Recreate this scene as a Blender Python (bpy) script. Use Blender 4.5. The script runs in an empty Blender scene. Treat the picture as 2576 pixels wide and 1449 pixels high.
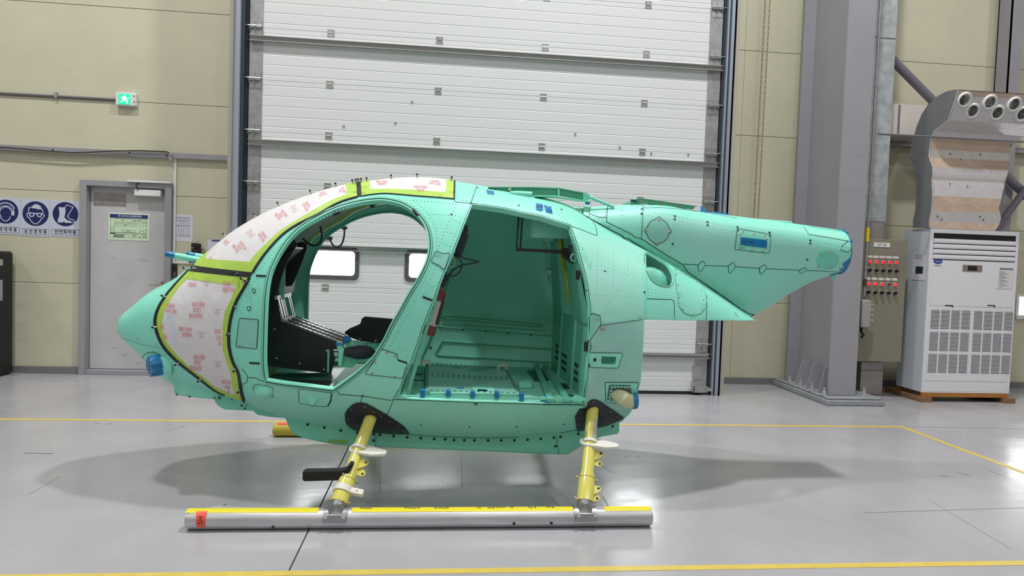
import bpy, math, random
import numpy as np
from mathutils import Vector, Matrix
from mathutils.bvhtree import BVHTree
from mathutils.geometry import delaunay_2d_cdt

random.seed(7)
SC = bpy.context.scene
COL = SC.collection
PI = math.pi

# ------------------------------------------------------------------ camera
F_PX, CX, CY, CAM_H = 1729.0, 1288.0, 724.5, 1.415
PITCH, ROLL, YAW = 0.0417030, 0.0338625, 0.1057156
FWD = np.array([math.sin(YAW) * math.cos(PITCH), math.cos(YAW) * math.cos(PITCH), -math.sin(PITCH)])
_r = np.array([math.cos(YAW), -math.sin(YAW), 0.0])
_u = np.cross(_r, FWD)
RGT = math.cos(ROLL) * _r + math.sin(ROLL) * _u
UPV = math.cos(ROLL) * _u - math.sin(ROLL) * _r
CAMP = np.array([0, 0, CAM_H])
cam = bpy.data.objects.new('camera', bpy.data.cameras.new('camera'))
COL.objects.link(cam)
cam.data.sensor_width = 36.0
cam.data.lens = F_PX / 2576.0 * 36.0
cam.data.clip_start = 0.05
cam.data.clip_end = 200
cam.matrix_world = Matrix(((RGT[0], UPV[0], -FWD[0], 0), (RGT[1], UPV[1], -FWD[1], 0), (RGT[2], UPV[2], -FWD[2], CAM_H), (0, 0, 0, 1)))
SC.camera = cam

# ------------------------------------------------------------------ world, lamps, exposure
w = bpy.data.worlds.new('world')
SC.world = w
w.use_nodes = True
w.node_tree.nodes['Background'].inputs[0].default_value = (0.80, 0.86, 0.95, 1)
w.node_tree.nodes['Background'].inputs[1].default_value = 0.6
SC.view_settings.view_transform = 'Standard'
SC.view_settings.look = 'None'
SC.view_settings.gamma = 1.0
SC.view_settings.use_curve_mapping = False
SC.view_settings.exposure = 0.0
SC.cycles.max_bounces = 8
SC.cycles.diffuse_bounces = 4
SC.cycles.glossy_bounces = 4
SC.cycles.sample_clamp_indirect = 6.0
SC.cycles.use_denoising = True

CEIL_Z = 9.8
LAMP_E = 108.0
for ly in (-12.0, -6.8, -1.4, 4.0):
    for lx in (-9.9, -3.8, 2.3, 8.4):
        ld = bpy.data.lights.new('high_bay_lamp', 'AREA')
        ld.shape = 'DISK'
        ld.size = 0.5
        ld.energy = LAMP_E * (4.4 if (lx, ly) == (2.3, 4.0) else 3.3 if (lx, ly) == (-3.8, 4.0) else 1.3 if ly > 0 else 1.0 if ly > -2 else 0.75)
        ld.color = (1.0, 0.985, 0.97)
        lo = bpy.data.objects.new('high_bay_lamp', ld)
        lo.location = (lx, ly, 9.5)
        COL.objects.link(lo)

# ------------------------------------------------------------------ pixel measurements -> points in the place
def ray(x, y):
    return FWD + (x - CX) / F_PX * RGT - (y - CY) / F_PX * UPV
def onY(x, y, Y):
    d = ray(x, y); return CAMP + d * (Y / d[1])
def onX(x, y, X):
    d = ray(x, y); return CAMP + d * (X / d[0])
def onZ(x, y, Z=0.0):
    d = ray(x, y); return CAMP + d * ((Z - CAM_H) / d[2])

# ------------------------------------------------------------------ materials
def srgb(c):
    out = []
    for v in c:
        v = v / 255.0
        out.append(v / 12.92 if v <= 0.04045 else ((v + 0.055) / 1.055) ** 2.4)
    return (out[0], out[1], out[2], 1.0)
MATS = {}
def mat(name, col, rough=0.5, metal=0.0, var=0.0, vscale=6.0, col2=None, bump=0.0, bscale=40.0, coat=0.0, emit=None, estr=0.0, stretch=None, trans=0.0, alpha=1.0, spec=0.5, rvar=0.0):
    if name in MATS: return MATS[name]
    m = bpy.data.materials.new(name); m.use_nodes = True
    nt = m.node_tree; b = nt.nodes['Principled BSDF']
    b.inputs['Base Color'].default_value = srgb(col)
    b.inputs['Roughness'].default_value = rough
    b.inputs['Metallic'].default_value = metal
    b.inputs['Specular IOR Level'].default_value = spec
    b.inputs['Coat Weight'].default_value = coat
    b.inputs['Coat Roughness'].default_value = 0.12
    if alpha < 1: b.inputs['Alpha'].default_value = alpha
    if trans: b.inputs['Transmission Weight'].default_value = trans
    if emit:
        b.inputs['Emission Color'].default_value = srgb(emit)
        b.inputs['Emission Strength'].default_value = estr
    if var or col2 or bump or rvar:
        geo = nt.nodes.new('ShaderNodeNewGeometry')
        mp = nt.nodes.new('ShaderNodeMapping')
        nt.links.new(geo.outputs['Position'], mp.inputs['Vector'])
        if stretch: mp.inputs['Scale'].default_value = stretch
    if var or col2:
        n = nt.nodes.new('ShaderNodeTexNoise'); n.inputs['Scale'].default_value = vscale; n.inputs['Detail'].default_value = 6
        n.inputs['Roughness'].default_value = 0.6
        nt.links.new(mp.outputs[0], n.inputs['Vector'])
        rmp = nt.nodes.new('ShaderNodeMapRange'); rmp.inputs[1].default_value = 0.35; rmp.inputs[2].default_value = 0.68
        nt.links.new(n.outputs['Fac'], rmp.inputs[0])
        mx = nt.nodes.new('ShaderNodeMix'); mx.data_type = 'RGBA'
        c2 = col2 if col2 else tuple(max(0, v * (1 - var)) for v in col)
        mx.inputs[6].default_value = srgb(col); mx.inputs[7].default_value = srgb(c2)
        nt.links.new(rmp.outputs[0], mx.inputs[0])
        nt.links.new(mx.outputs[2], b.inputs['Base Color'])
    if rvar:
        n3 = nt.nodes.new('ShaderNodeTexNoise'); n3.inputs['Scale'].default_value = vscale * 1.7; n3.inputs['Detail'].default_value = 5
        nt.links.new(mp.outputs[0], n3.inputs['Vector'])
        r3 = nt.nodes.new('ShaderNodeMapRange'); r3.inputs[3].default_value = max(0.02, rough - rvar); r3.inputs[4].default_value = rough + rvar
        r3.inputs[1].default_value = 0.3; r3.inputs[2].default_value = 0.7
        nt.links.new(n3.outputs['Fac'], r3.inputs[0]); nt.links.new(r3.outputs[0], b.inputs['Roughness'])
    if bump:
        n2 = nt.nodes.new('ShaderNodeTexNoise'); n2.inputs['Scale'].default_value = bscale; n2.inputs['Detail'].default_value = 4
        nt.links.new(mp.outputs[0], n2.inputs['Vector'])
        bp = nt.nodes.new('ShaderNodeBump'); bp.inputs['Strength'].default_value = 1.0; bp.inputs['Distance'].default_value = bump
        nt.links.new(n2.outputs['Fac'], bp.inputs['Height']); nt.links.new(bp.outputs[0], b.inputs['Normal'])
    MATS[name] = m
    return m

# ------------------------------------------------------------------ mesh building
ORG = {}
def org(o): return ORG.get(o.name, Vector((0, 0, 0))) if o else Vector((0, 0, 0))
class MB:
    def __init__(s): s.v = []; s.f = []
    def add(s, vs, fs):
        k = len(s.v); s.v.extend([tuple(p) for p in vs]); s.f.extend([tuple(i + k for i in f) for f in fs]); return s
    def box(s, x0, x1, y0, y1, z0, z1):
        return s.add([(x0, y0, z0), (x1, y0, z0), (x1, y1, z0), (x0, y1, z0), (x0, y0, z1), (x1, y0, z1), (x1, y1, z1), (x0, y1, z1)],
                     [(0, 3, 2, 1), (4, 5, 6, 7), (0, 1, 5, 4), (1, 2, 6, 5), (2, 3, 7, 6), (3, 0, 4, 7)])
    def obox(s, c, ax, ay, az, hx, hy, hz):
        c = Vector(c); ax, ay, az = [Vector(a).normalized() for a in (ax, ay, az)]
        vs = [c + ax * hx * i + ay * hy * j + az * hz * k for k in (-1, 1) for j in (-1, 1) for i in (-1, 1)]
        return s.add(vs, [(0, 2, 3, 1), (4, 5, 7, 6), (0, 1, 5, 4), (1, 3, 7, 5), (3, 2, 6, 7), (2, 0, 4, 6)])
    def prism(s, pts, d):
        """pts: loop of 3D points, d: extrusion vector"""
        d = Vector(d); P = [Vector(p) for p in pts]; n = len(P)
        return s.add(P + [p + d for p in P], [tuple(range(n))[::-1], tuple(range(n, 2 * n))] + [(i, (i + 1) % n, n + (i + 1) % n, n + i) for i in range(n)])
    def cyl(s, p0, p1, r0, r1=None, n=16, cap=True):
        return s.tube([p0, p1], [r0, r0 if r1 is None else r1], n, cap)
    def tube(s, pts, r, n=8, cap=True):
        P = [Vector(p) for p in pts]; R = r if isinstance(r, (list, tuple)) else [r] * len(P)
        t0 = (P[1] - P[0]).normalized()
        a = t0.orthogonal().normalized(); k = len(s.v); vs = []
        for i, p in enumerate(P):
            t = (P[min(i + 1, len(P) - 1)] - P[max(i - 1, 0)]).normalized()
            a = (a - t * a.dot(t)).normalized(); b = t.cross(a)
            for j in range(n):
                w_ = 2 * PI * j / n
                vs.append(p + (a * math.cos(w_) + b * math.sin(w_)) * R[i])
        fs = []
        for i in range(len(P) - 1):
            for j in range(n):
                fs.append((i * n + j, i * n + (j + 1) % n, (i + 1) * n + (j + 1) % n, (i + 1) * n + j))
        if cap: fs.append(tuple(range(n))[::-1]); fs.append(tuple(range((len(P) - 1) * n, len(P) * n)))
        return s.add(vs, fs)
    def ball(s, c, r, n=10, m=6, sc=(1, 1, 1)):
        c = Vector(c); vs = [c + Vector((0, 0, r * sc[2]))]
        for i in range(1, m):
            a = PI * i / m
            for j in range(n):
                b = 2 * PI * j / n
                vs.append(c + Vector((r * sc[0] * math.sin(a) * math.cos(b), r * sc[1] * math.sin(a) * math.sin(b), r * sc[2] * math.cos(a))))
        vs.append(c - Vector((0, 0, r * sc[2]))); fs = [(0, 1 + j, 1 + (j + 1) % n) for j in range(n)]
        for i in range(m - 2):
            for j in range(n):
                fs.append((1 + i * n + j, 1 + (i + 1) * n + j, 1 + (i + 1) * n + (j + 1) % n, 1 + i * n + (j + 1) % n))
        q = 1 + (m - 2) * n
        fs += [(q + j, len(vs) - 1, q + (j + 1) % n) for j in range(n)]
        return s.add(vs, fs)
    def dome(s, p, nrm, r, h, n=6):
        p = Vector(p); nrm = Vector(nrm); a = nrm.orthogonal().normalized(); b = nrm.cross(a)
        vs = []
        for rr, hh in ((r, -0.0005), (r * 0.72, h * 0.75)):
            for j in range(n):
                w_ = 2 * PI * j / n
                vs.append(p + (a * math.cos(w_) + b * math.sin(w_)) * rr + nrm * hh)
        vs.append(p + nrm * h)
        fs = [(j, (j + 1) % n, n + (j + 1) % n, n + j) for j in range(n)] + [(n + j, n + (j + 1) % n, 2 * n) for j in range(n)]
        return s.add(vs, fs)
    def grid(s, fn, nu, nv, closed_u=False, closed_v=False):
        vs = [fn(i / (nu if closed_u else nu - 1), j / (nv if closed_v else nv - 1)) for i in range(nu) for j in range(nv)]
        fs = []
        for i in range(nu if closed_u else nu - 1):
            for j in range(nv if closed_v else nv - 1):
                a, b = i * nv + j, i * nv + (j + 1) % nv; c, d = ((i + 1) % nu) * nv + (j + 1) % nv, ((i + 1) % nu) * nv + j
                fs.append((a, b, c, d))
        return s.add(vs, fs)
    def build(s, name, m, parent=None, smooth=None, bevel=0.0, seg=2, local=False):
        me = bpy.data.meshes.new(name)
        o0 = Vector((0, 0, 0)) if local else org(parent)
        me.from_pydata([(p[0] - o0[0], p[1] - o0[1], p[2] - o0[2]) for p in s.v], [], s.f)
        me.materials.append(m)
        if smooth:
            me.shade_smooth(); me.set_sharp_from_angle(angle=math.radians(smooth))
        o = bpy.data.objects.new(name, me); COL.objects.link(o)
        if parent: o.parent = parent; ORG[o.name] = org(parent)
        if bevel:
            md = o.modifiers.new('bevel', 'BEVEL'); md.width = bevel; md.segments = seg; md.limit_method = 'ANGLE'; md.angle_limit = math.radians(40)
            me.shade_smooth(); me.set_sharp_from_angle(angle=math.radians(50))
        return o
def thing(name, label, cat, loc=(0, 0, 0), group=None):
    o = bpy.data.objects.new(name, None); COL.objects.link(o); o.location = loc; ORG[o.name] = Vector(loc)
    o['label'] = label; o['category'] = cat; o.empty_display_size = 0.1
    if group: o['group'] = group
    return o
def tag(o, label, cat, group=None):
    o['label'] = label; o['category'] = cat
    if group: o['group'] = group
    return o
def lab(o, label): o['label'] = label; return o
def stuff(o): o['kind'] = 'stuff'; return o
def struct(name, loc=(0, 0, 0)):
    o = bpy.data.objects.new(name, None); COL.objects.link(o); o.location = loc; ORG[o.name] = Vector(loc); o['kind'] = 'structure'; o.empty_display_size = 0.1
    return o
def sbuild(mb, name, m, **k):
    o = mb.build(name, m, **k); o['kind'] = 'structure'; return o
def copy(o, dx, dy=0, dz=0, name=None):
    c = o.copy(); COL.objects.link(c); c.location = o.location + Vector((dx, dy, dz)); ORG[c.name] = org(o)
    return c
def copy_tree(o, d=(0, 0, 0), parent=None):
    c = o.copy(); COL.objects.link(c)
    if parent: c.parent = parent
    else: c.location = o.location + Vector(d)
    for ch in list(o.children): copy_tree(ch, parent=c)
    return c
def text_mesh(s, font_scale=1.0, align='CENTER', cond=1.0, bold=0.0):
    cu = bpy.data.curves.new('lettering', 'FONT'); cu.body = s; cu.align_x = align; cu.align_y = 'CENTER'; cu.resolution_u = 2
    cu.offset = bold
    ob = bpy.data.objects.new('lettering', cu); COL.objects.link(ob)
    bpy.context.view_layer.update()
    me = bpy.data.meshes.new_from_object(ob)
    vs = [(v.co.x * cond * font_scale, v.co.y * font_scale) for v in me.vertices]; fs = [tuple(p.vertices) for p in me.polygons]
    bpy.data.objects.remove(ob); bpy.data.meshes.remove(me)
    return vs, fs
def wall_text(s, cx, cz, y, size, m, parent, cond=1.0, bold=0.0, name='lettering', yaxis=False, align='CENTER'):
    vs, fs = text_mesh(s, size, align, cond, bold)
    if yaxis: mb = MB().add([(y, cx - a, cz + b) for a, b in vs], fs)
    else: mb = MB().add([(cx + a, y, cz + b) for a, b in vs], fs)
    return mb.build(name, m, parent)
def rrect(x0, x1, z0, z1, r, n=5):
    out = []
    for (cx, cz, a0) in ((x1 - r, z1 - r, 0), (x0 + r, z1 - r, PI / 2), (x0 + r, z0 + r, PI), (x1 - r, z0 + r, 1.5 * PI)):
        for i in range(n + 1):
            a = a0 + PI / 2 * i / n
            out.append((cx + r * math.cos(a), cz + r * math.sin(a)))
    return out
def ring_y(mb, outer, inner, y0, y1):
    """a flat ring between two loops of equal length in the XZ plane, from y0 (front) to y1"""
    n = len(outer)
    vs = [(x, y0, z) for x, z in outer] + [(x, y0, z) for x, z in inner] + [(x, y1, z) for x, z in outer] + [(x, y1, z) for x, z in inner]
    fs = []
    for i in range(n):
        j = (i + 1) % n
        fs += [(i, n + i, n + j, j), (2 * n + i, 2 * n + j, 3 * n + j, 3 * n + i), (i, j, 2 * n + j, 2 * n + i), (n + i, 3 * n + i, 3 * n + j, n + j)]
    return mb.add(vs, fs)
# ================================================================== SETTING
DW = 7.95      # back wall plane
DD = 7.25      # overhead door plane
M_FLOOR = mat('floor_epoxy', (174, 173, 178), rough=0.22, var=0.06, vscale=1.3, bump=0.0012, bscale=9.0, rvar=0.07, spec=0.5)
M_GAP = mat('saw_cut', (26, 26, 27), rough=0.8)
M_SCUFF = mat('scuff_mark', (88, 88, 88), rough=0.6)
M_WALL = mat('wall_panel_cream', (200, 197, 174), rough=0.5, var=0.03, vscale=2.0, bump=0.0004, bscale=300)
M_WALL2 = mat('hall_wall_cream', (180, 178, 165), rough=0.6)
M_JOINT = mat('wall_joint', (70, 68, 58), rough=0.8)
M_BASE = mat('baseboard_grey', (120, 120, 122), rough=0.5, var=0.06, vscale=8)
M_STEELP = mat('steel_paint_grey', (152, 151, 158), rough=0.45, var=0.03, vscale=3)
M_DOORW = mat('door_skin_white', (214, 216, 217), rough=0.42, bump=0.0003, bscale=220)
M_GALV = mat('galvanised_sheet', (176, 176, 180), rough=0.38, metal=0.6, var=0.12, vscale=14, rvar=0.08)
M_GALVS = mat('galvanised_spangle', (196, 202, 206), rough=0.42, metal=0.35, var=0.16, vscale=9, rvar=0.1, col2=(160, 170, 173))
M_ZINC = mat('zinc_hardware', (185, 187, 188), rough=0.3, metal=0.85)
M_BLACK = mat('black_rubber', (22, 24, 28), rough=0.6)
M_TRACK = mat('track_dark', (38, 48, 58), rough=0.5)
M_TRACKL = mat('track_light', (160, 170, 184), rough=0.35, metal=0.5)
M_POLE = mat('pole_grey', (160, 166, 180), rough=0.3, metal=0.3, coat=0.3)
M_WHITE = mat('white_plastic', (222, 223, 222), rough=0.4)
M_CEIL = mat('ceiling_sheet', (165, 165, 165), rough=0.7)
M_YEL = mat('floor_tape_yellow', (218, 194, 92), rough=0.4, var=0.06, vscale=12)
M_DAY = mat('daylight_pane', (255, 255, 255), emit=(250, 253, 255), estr=13.0)
M_WFRAME = mat('window_frame_grey', (84, 80, 84), rough=0.5)
M_LEAF = mat('door_leaf_grey', (192, 191, 192), rough=0.45, var=0.05, vscale=3)

# ---- floor: slabs parted by saw cuts over a dark bed
FX0, FX1, FY0, FY1 = -17.0, 14.0, -14.0, 8.6
floor = struct('floor')
bed = MB().box(FX0, FX1, FY0, FY1, -0.12, -0.02).build('floor_bed', M_GAP, floor)
xj1 = float(onZ(802, 1280)[0]); xj2 = float(onZ(2200, 1049)[0])
xs = [FX0, xj1, xj2, FX1]; ys = [FY0, FY1]
for i in range(3):
    g0 = 0.004 if i else 0.0; g1 = 0.004 if i < 2 else 0.0
    MB().box(xs[i] + g0, xs[i + 1] - g1 * (0.5 if i == 1 else 1), FY0, FY1, -0.03, 0.0).build('floor_slab', M_FLOOR, floor)
cr = MB()
for a, b, wd in (((2256, 1073), (2576, 1079), .006), ((2176, 1290), (2576, 1277.5), .004), ((2340, 1260), (2550, 1385), .002), ((60, 1140), (135, 1141), .012), ((238, 1066), (250, 1066), .012), ((268, 1066.5), (282, 1066), .012),
                 ((735, 1150), (830, 1092), .002), ((955, 1130), (957, 1240), .003), ((1160, 1140), (1163, 1230), .003), ((1385, 1250), (1430, 1300), .003), ((1515, 1247), (1530, 1273), .004), ((70, 1245), (150, 1200), .002), ((2410, 1188), (2440, 1197), .006), ((2360, 1197), (2390, 1199), .005), ((2480, 1180), (2530, 1200), .003), ((1510, 1170), (1545, 1190), .004), ((1570, 1149), (1580, 1149), .01), ((1600, 1149), (1612, 1149), .01), ((562, 1270), (570, 1270), .012), ((420, 1085), (470, 1070), .003)):
    p, q = Vector(onZ(*a)), Vector(onZ(*b)); t = (q - p).normalized(); n = Vector((-t.y, t.x, 0)) * wd / 2
    cr.add([p - n + Vector((0, 0, .0006)), q - n + Vector((0, 0, .0006)), q + n + Vector((0, 0, .0006)), p + n + Vector((0, 0, .0006))], [(0, 1, 2, 3)])
stuff(cr.build('scuff_mark', M_SCUFF, floor))
# yellow marking tape
yl = struct('floor_marking')
def tape(p, q, wd):
    p, q = Vector(p), Vector(q); t = (q - p).normalized(); n = Vector((-t.y, t.x, 0)) * wd / 2
    MB().prism([p - n, q - n, q + n, p + n], (0, 0, 0.0012)).build('marking_tape', M_YEL, yl)
yf = float(onZ(1000, 1063)[1]); xr = float(onZ(2276, 1076)[0]) + .02; yn = float(onZ(1400, 1433)[1])
tape((-12, yf, 0.0004), (xr, yf, 0.0004), 0.048); tape((xr - .025, yf - .02, 0.0005), (xr - .07, yn - 0.2, 0.0005), 0.05); tape((-12, yn, 0.0004), (9, yn, 0.0004), 0.048)

# ---- hall shell outside the picture
sbuild(MB().box(FX0, FX1, FY0, FY1, CEIL_Z, CEIL_Z + .1), 'ceiling', M_CEIL)
sbuild(MB().box(FX0 - .1, FX0, FY0, FY1, -.1, CEIL_Z), 'wall_left', M_WALL2)
sbuild(MB().box(FX1, FX1 + .1, FY0, FY1, -.1, CEIL_Z), 'wall_right', M_WALL2)
sbuild(MB().box(FX0, FX1, FY0 - .1, FY0, -.1, CEIL_Z), 'wall_front', M_WALL2)

# ---- back wall: insulated panels, 1 m high, with fine ribs pressed into the sheet
def wall_profile(z0, z1):
    """front profile (y, z) of one panel: shallow ribs every 0.143 m"""
    pts = [(DW + .004, z0 + .002), (DW, z0 + .007)]
    k = 7
    for i in range(1, k):
        z = z0 + (z1 - z0) * i / k
        pts += [(DW, z - .008), (DW + .0004, z - .002), (DW + .0004, z + .002), (DW, z + .008)]
    pts += [(DW, z1 - .007), (DW + .004, z1 - .002)]
    return pts
wallb = struct('wall_back')
def wall_row(x0, x1, z0, z1):
    pr = wall_profile(z0, z1)
    P = [(x0, y, z) for y, z in pr] + [(x0, DW + .1, z1 - .002), (x0, DW + .1, z0 + .002)]
    return MB().prism(P, (x1 - x0, 0, 0)).build('wall_panel', M_WALL, wallb)
joints = [0.07, 0.987, 1.983, 2.985, 3.985, 4.985, 5.985, 6.985, 7.985, 8.985, 9.5]
XL_END, XR_BEG, XVJ = -2.14, 3.14, 3.53
D2X0, D2X1, D2Z = -3.885, -2.935, 2.115         # personnel door opening
W2 = (7.28, 9.3, 0.93, 1.16)                    # window at the right edge
for i in range(len(joints) - 1):
    z0, z1 = joints[i], joints[i + 1]
    segs = []
    if z1 < D2Z: segs += [(FX0, D2X0), (D2X1, XL_END)]
    elif z0 < D2Z:
        segs += [(FX0, D2X0), (D2X1, XL_END)]
        wall_row(D2X0, D2X1, D2Z, z1)
    else: segs += [(FX0, XL_END)]
    if i == 0: segs += [(XR_BEG, XVJ - .002), (XVJ + .002, W2[0])]
    elif i == 1: segs += [(XR_BEG, XVJ - .002), (XVJ + .002, W2[0])]
    else: segs += [(XR_BEG, XVJ - .002), (XVJ + .002, FX1)]
    for a, b in segs: wall_row(a, b, z0, z1)
for a, b in ((0.07, W2[2]), (W2[3], joints[2])): wall_row(W2[0], FX1, a, b)
MB().box(FX0, D2X0, DW + .02, DW + .3, 0, CEIL_Z).box(D2X1, XL_END, DW + .02, DW + .3, 0, CEIL_Z).box(D2X0, D2X1, DW + .04, DW + .3, D2Z, CEIL_Z).box(XR_BEG, W2[0], DW + .02, DW + .3, 0, CEIL_Z).box(W2[0], FX1, DW + .02, DW + .3, W2[3], CEIL_Z).box(W2[0], FX1, DW + .02, DW + .3, 0, W2[2]).build('wall_core', M_JOINT, wallb)
# returns between the wall and the overhead door, and the lintel above it
sbuild(MB().box(XL_END - .04, XL_END, DD + .06, DW + .3, 0, CEIL_Z).box(XR_BEG, XR_BEG + .04, DD + .06, DW + .3, 0, CEIL_Z), 'trim_1', M_WALL2)
sbuild(MB().box(XL_END - .04, XR_BEG + .04, DD + .1, DW + .3, 5.25, CEIL_Z), 'trim_2', M_WALL2)
# baseboards
bb = sbuild(MB().box(FX0, D2X0 - .0, DW - .03, DW + .02, 0, .075), 'baseboard_back', M_BASE)
bb = sbuild(MB().box(D2X1, XL_END, DW - .03, DW + .02, 0, .075), 'baseboard_back', M_BASE)
bb = sbuild(MB().box(XR_BEG, FX1, DW - .03, DW + .02, 0, .075), 'baseboard_back', M_BASE)

# ---- window at the right edge
win = struct('window_2')
MB().box(W2[0], W2[1], DW + .05, DW + .06, W2[2], W2[3]).build('pane', M_DAY, win)
fr = MB().box(W2[0] - .04, W2[1], DW - .03, DW + .05, W2[2] - .05, W2[2]).box(W2[0] - .04, W2[0], DW - .012, DW + .05, W2[2], W2[3]).box(W2[0] - .04, W2[1], DW - .012, DW + .05, W2[3], W2[3] + .03)
fr.build('window_frame', M_WHITE, win)

# ---- overhead sectional door
od = struct('door_1')
DX0, DX1 = -1.965, 2.955
SX0, SX1 = -1.832, 2.812
PIT = 0.5178
JZ = [0.03 + PIT * i for i in range(11)]
def sec_profile(z0, z1):
    pts = [(DD + .003, z0 + .0008), (DD, z0 + .004)]
    for i in range(5):
        z = z0 + .052 + .1035 * i
        pts += [(DD, z - .006), (DD + .0028, z - .001), (DD + .0028, z + .001), (DD, z + .006)]
    pts += [(DD, z1 - .004), (DD + .003, z1 - .0008)]
    return pts
pr = sec_profile(JZ[0], JZ[1])
sec0 = MB().prism([(DX0, y, z) for y, z in pr] + [(DX0, DD + .05, JZ[1]), (DX0, DD + .05, JZ[0])], (DX1 - DX0, 0, 0)).build('door_section', M_DOORW, od)
for i in range(1, 10): copy(sec0, 0, 0, PIT * i)
# end stiles
for (a, b) in ((DX0, SX0), (SX1, DX1)):
    s0 = MB().box(a, b, DD - .003, DD + .001, JZ[0], JZ[1] - .004).build('end_stile', M_GALV, od)
    for i in range(1, 10): copy(s0, 0, 0, PIT * i)
MB().box(DX0 - .03, DX1 + .03, DD - .01, DD + .05, -.0, JZ[0]).build('bottom_seal', M_BLACK, od)
MB().box(DX0 - .02, DX1 + .02, DD + .051, DD + .09, 0, 5.25).build('backing_sheet', M_WHITE, od)
# horizontal struts
SP = [(0, .022), (-.052, .022), (-.052, .016), (-.016, .012), (-.012, -.018), (-.055, -.026), (-.055, -.034), (0, -.03)]
st0 = MB().prism([(DX0 + .01, DD + y, .435 + z) for y, z in SP], (DX1 - DX0 - .0, 0, 0)).build('strut', M_ZINC, od)
for zz in (1.475, 2.512, 3.545, 4.58): copy(st0, 0, 0, zz - .435)
# roller hinges at each joint, both edges
def roller(sgn):
    mb = MB()
    for k in (0, 1):
        x = sgn * .062 * k
        mb.box(x - .026, x + .026, DD - .009, DD - .003, .045, .075).box(x - .026, x + .026, DD - .009, DD - .003, -.085, -.055)
        mb.box(x - .026, x + .026, DD - .012, DD - .003, .01, .045).box(x - .024, x + .024, DD - .008, DD - .003, -.055, 0)
        mb.prism([(x - .024, DD - .004, .012), (x + .024, DD - .004, .012), (x + .024, DD - .05, -.012), (x - .024, DD - .05, -.012)], (0, 0, .006))
        mb.prism([(x + .024 * sgn, DD - .004, -.055), (x + .024 * sgn, DD - .05, -.012), (x + .024 * sgn, DD - .004, .01)], (.004 * sgn, 0, 0))
        for zz in (.06, -.07):
            for dx in (-.015, .015): mb.cyl((x + dx, DD - .009, zz), (x + dx, DD - .015, zz), .005, n=6)
    mb.cyl((-sgn * .03, DD - .03, .012), (sgn * .13, DD - .03, .012), .006, n=8)
    return mb
for sgn, x0 in ((-1, -1.872), (1, 2.852)):
    mb = roller(sgn)
    r0 = mb.build('roller_hinge', M_ZINC, od); r0.location = (x0, 0, JZ[1])
    for i in range(2, 10): copy(r0, 0, 0, PIT * (i - 1))
hm = MB().box(-.035, .035, DD - .005, DD + .001, .008, .03).box(-.035, .035, DD - .005, DD + .001, -.042, -.018).box(-.028, .028, DD - .004, DD + .001, -.02, .01)
hm.cyl((-.03, DD - .008, -.004), (.03, DD - .008, -.004), .006, n=8)
for zz in (.02, -.03):
    for dx in (-.024, .024): hm.cyl((dx, DD - .005, zz), (dx, DD - .01, zz), .005, n=6)
h0 = hm.build('centre_hinge', M_ZINC, od, smooth=30)
first = True
for hx in (-1.168, -.07, 1.034, 2.125):
    for i in range(1, 10):
        if first: h0.location = (hx, 0, JZ[i]); first = False
        else:
            c = copy(h0, 0); c.location = (hx, 0, JZ[i])
# small screw hooks on the sections
hk = MB()
for px in ((865, 317), (995, 309), (1037, 256), (1447, 337), (1559, 370), (1638, 386), (1731, 388)):
    p = onY(*px, DD)
    hk.cyl((p[0], DD, p[2]), (p[0], DD - .012, p[2]), .011, n=8)
stuff(hk.build('screw_cap', M_GALV, od))
# windows in the third section
wx = (-1.462, -.362, .738, 1.838)
for i, x0 in enumerate(wx):
    wf = MB(); o_ = rrect(x0, x0 + .632, 1.146, 1.480, .05); i_ = rrect(x0 + .045, x0 + .587, 1.191, 1.437, .035)
    ring_y(wf, o_, i_, DD - .018, DD)
    fo = wf.build('window_frame', M_WFRAME, od, bevel=.006)
    P = MB().prism([(x, DD - .004, z) for x, z in i_], (0, .002, 0)).build('pane', M_DAY, fo)
# bottom corner bracket
bc = MB().box(2.79, 2.885, DD - .012, DD - .003, .17, .325).box(2.79, 2.95, DD - .06, DD - .003, .03, .10).box(2.78, 2.80, DD - .06, DD - .003, .03, .15).box(2.93, 3.0, DD - .075, DD - .03, .05, .085)
bc.cyl((2.74, DD - .03, .066), (3.0, DD - .03, .066), .009, n=8).box(2.87, 2.965, DD - .09, DD - .02, 0, .012)
for x, z in ((2.81, .31), (2.84, .31), (2.87, .31), (2.81, .19), (2.84, .19), (2.87, .19)): bc.cyl((x, DD - .012, z), (x, DD - .017, z), .006, n=6)
for x, z in ((2.83, .085), (2.92, .085), (2.83, .045), (2.92, .045)): bc.cyl((x, DD - .06, z), (x, DD - .066, z), .007, n=6)
bc.build('bottom_bracket', M_ZINC, od)
# tracks and posts either side
tr = struct('trim_3')
MB().box(-2.03, -1.995, DD - .07, DD + .05, 0, 6).box(-2.0, -1.972, DD - .02, DD + .05, 0, 6).build('track_channel', M_TRACK, tr)
MB().cyl((-2.062, DD - .06, 0), (-2.062, DD - .06, 6), .033, n=20).build('track_post', M_POLE, tr, smooth=60)
MB().box(-2.103, -2.08, DD - .03, DD + .05, 0, 6).build('track_seal', M_BLACK, tr)
tr = struct('trim_4')
MB().box(2.962, 2.99, DD - .02, DD + .05, 0, 6).box(3.01, 3.026, DD - .05, DD + .05, 0, 6).build('track_channel', M_TRACK, tr)
MB().box(2.99, 3.01, DD - .06, DD + .05, 0, 6).box(3.026, 3.075, DD - .075, DD - .045, 0, 6).box(3.06, 3.075, DD - .075, DD + .05, 0, 6).build('track_post', M_TRACKL, tr)
MB().box(3.076, 3.092, DD - .05, DD + .06, 0, 6).build('track_seal', M_BLACK, tr)

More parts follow.
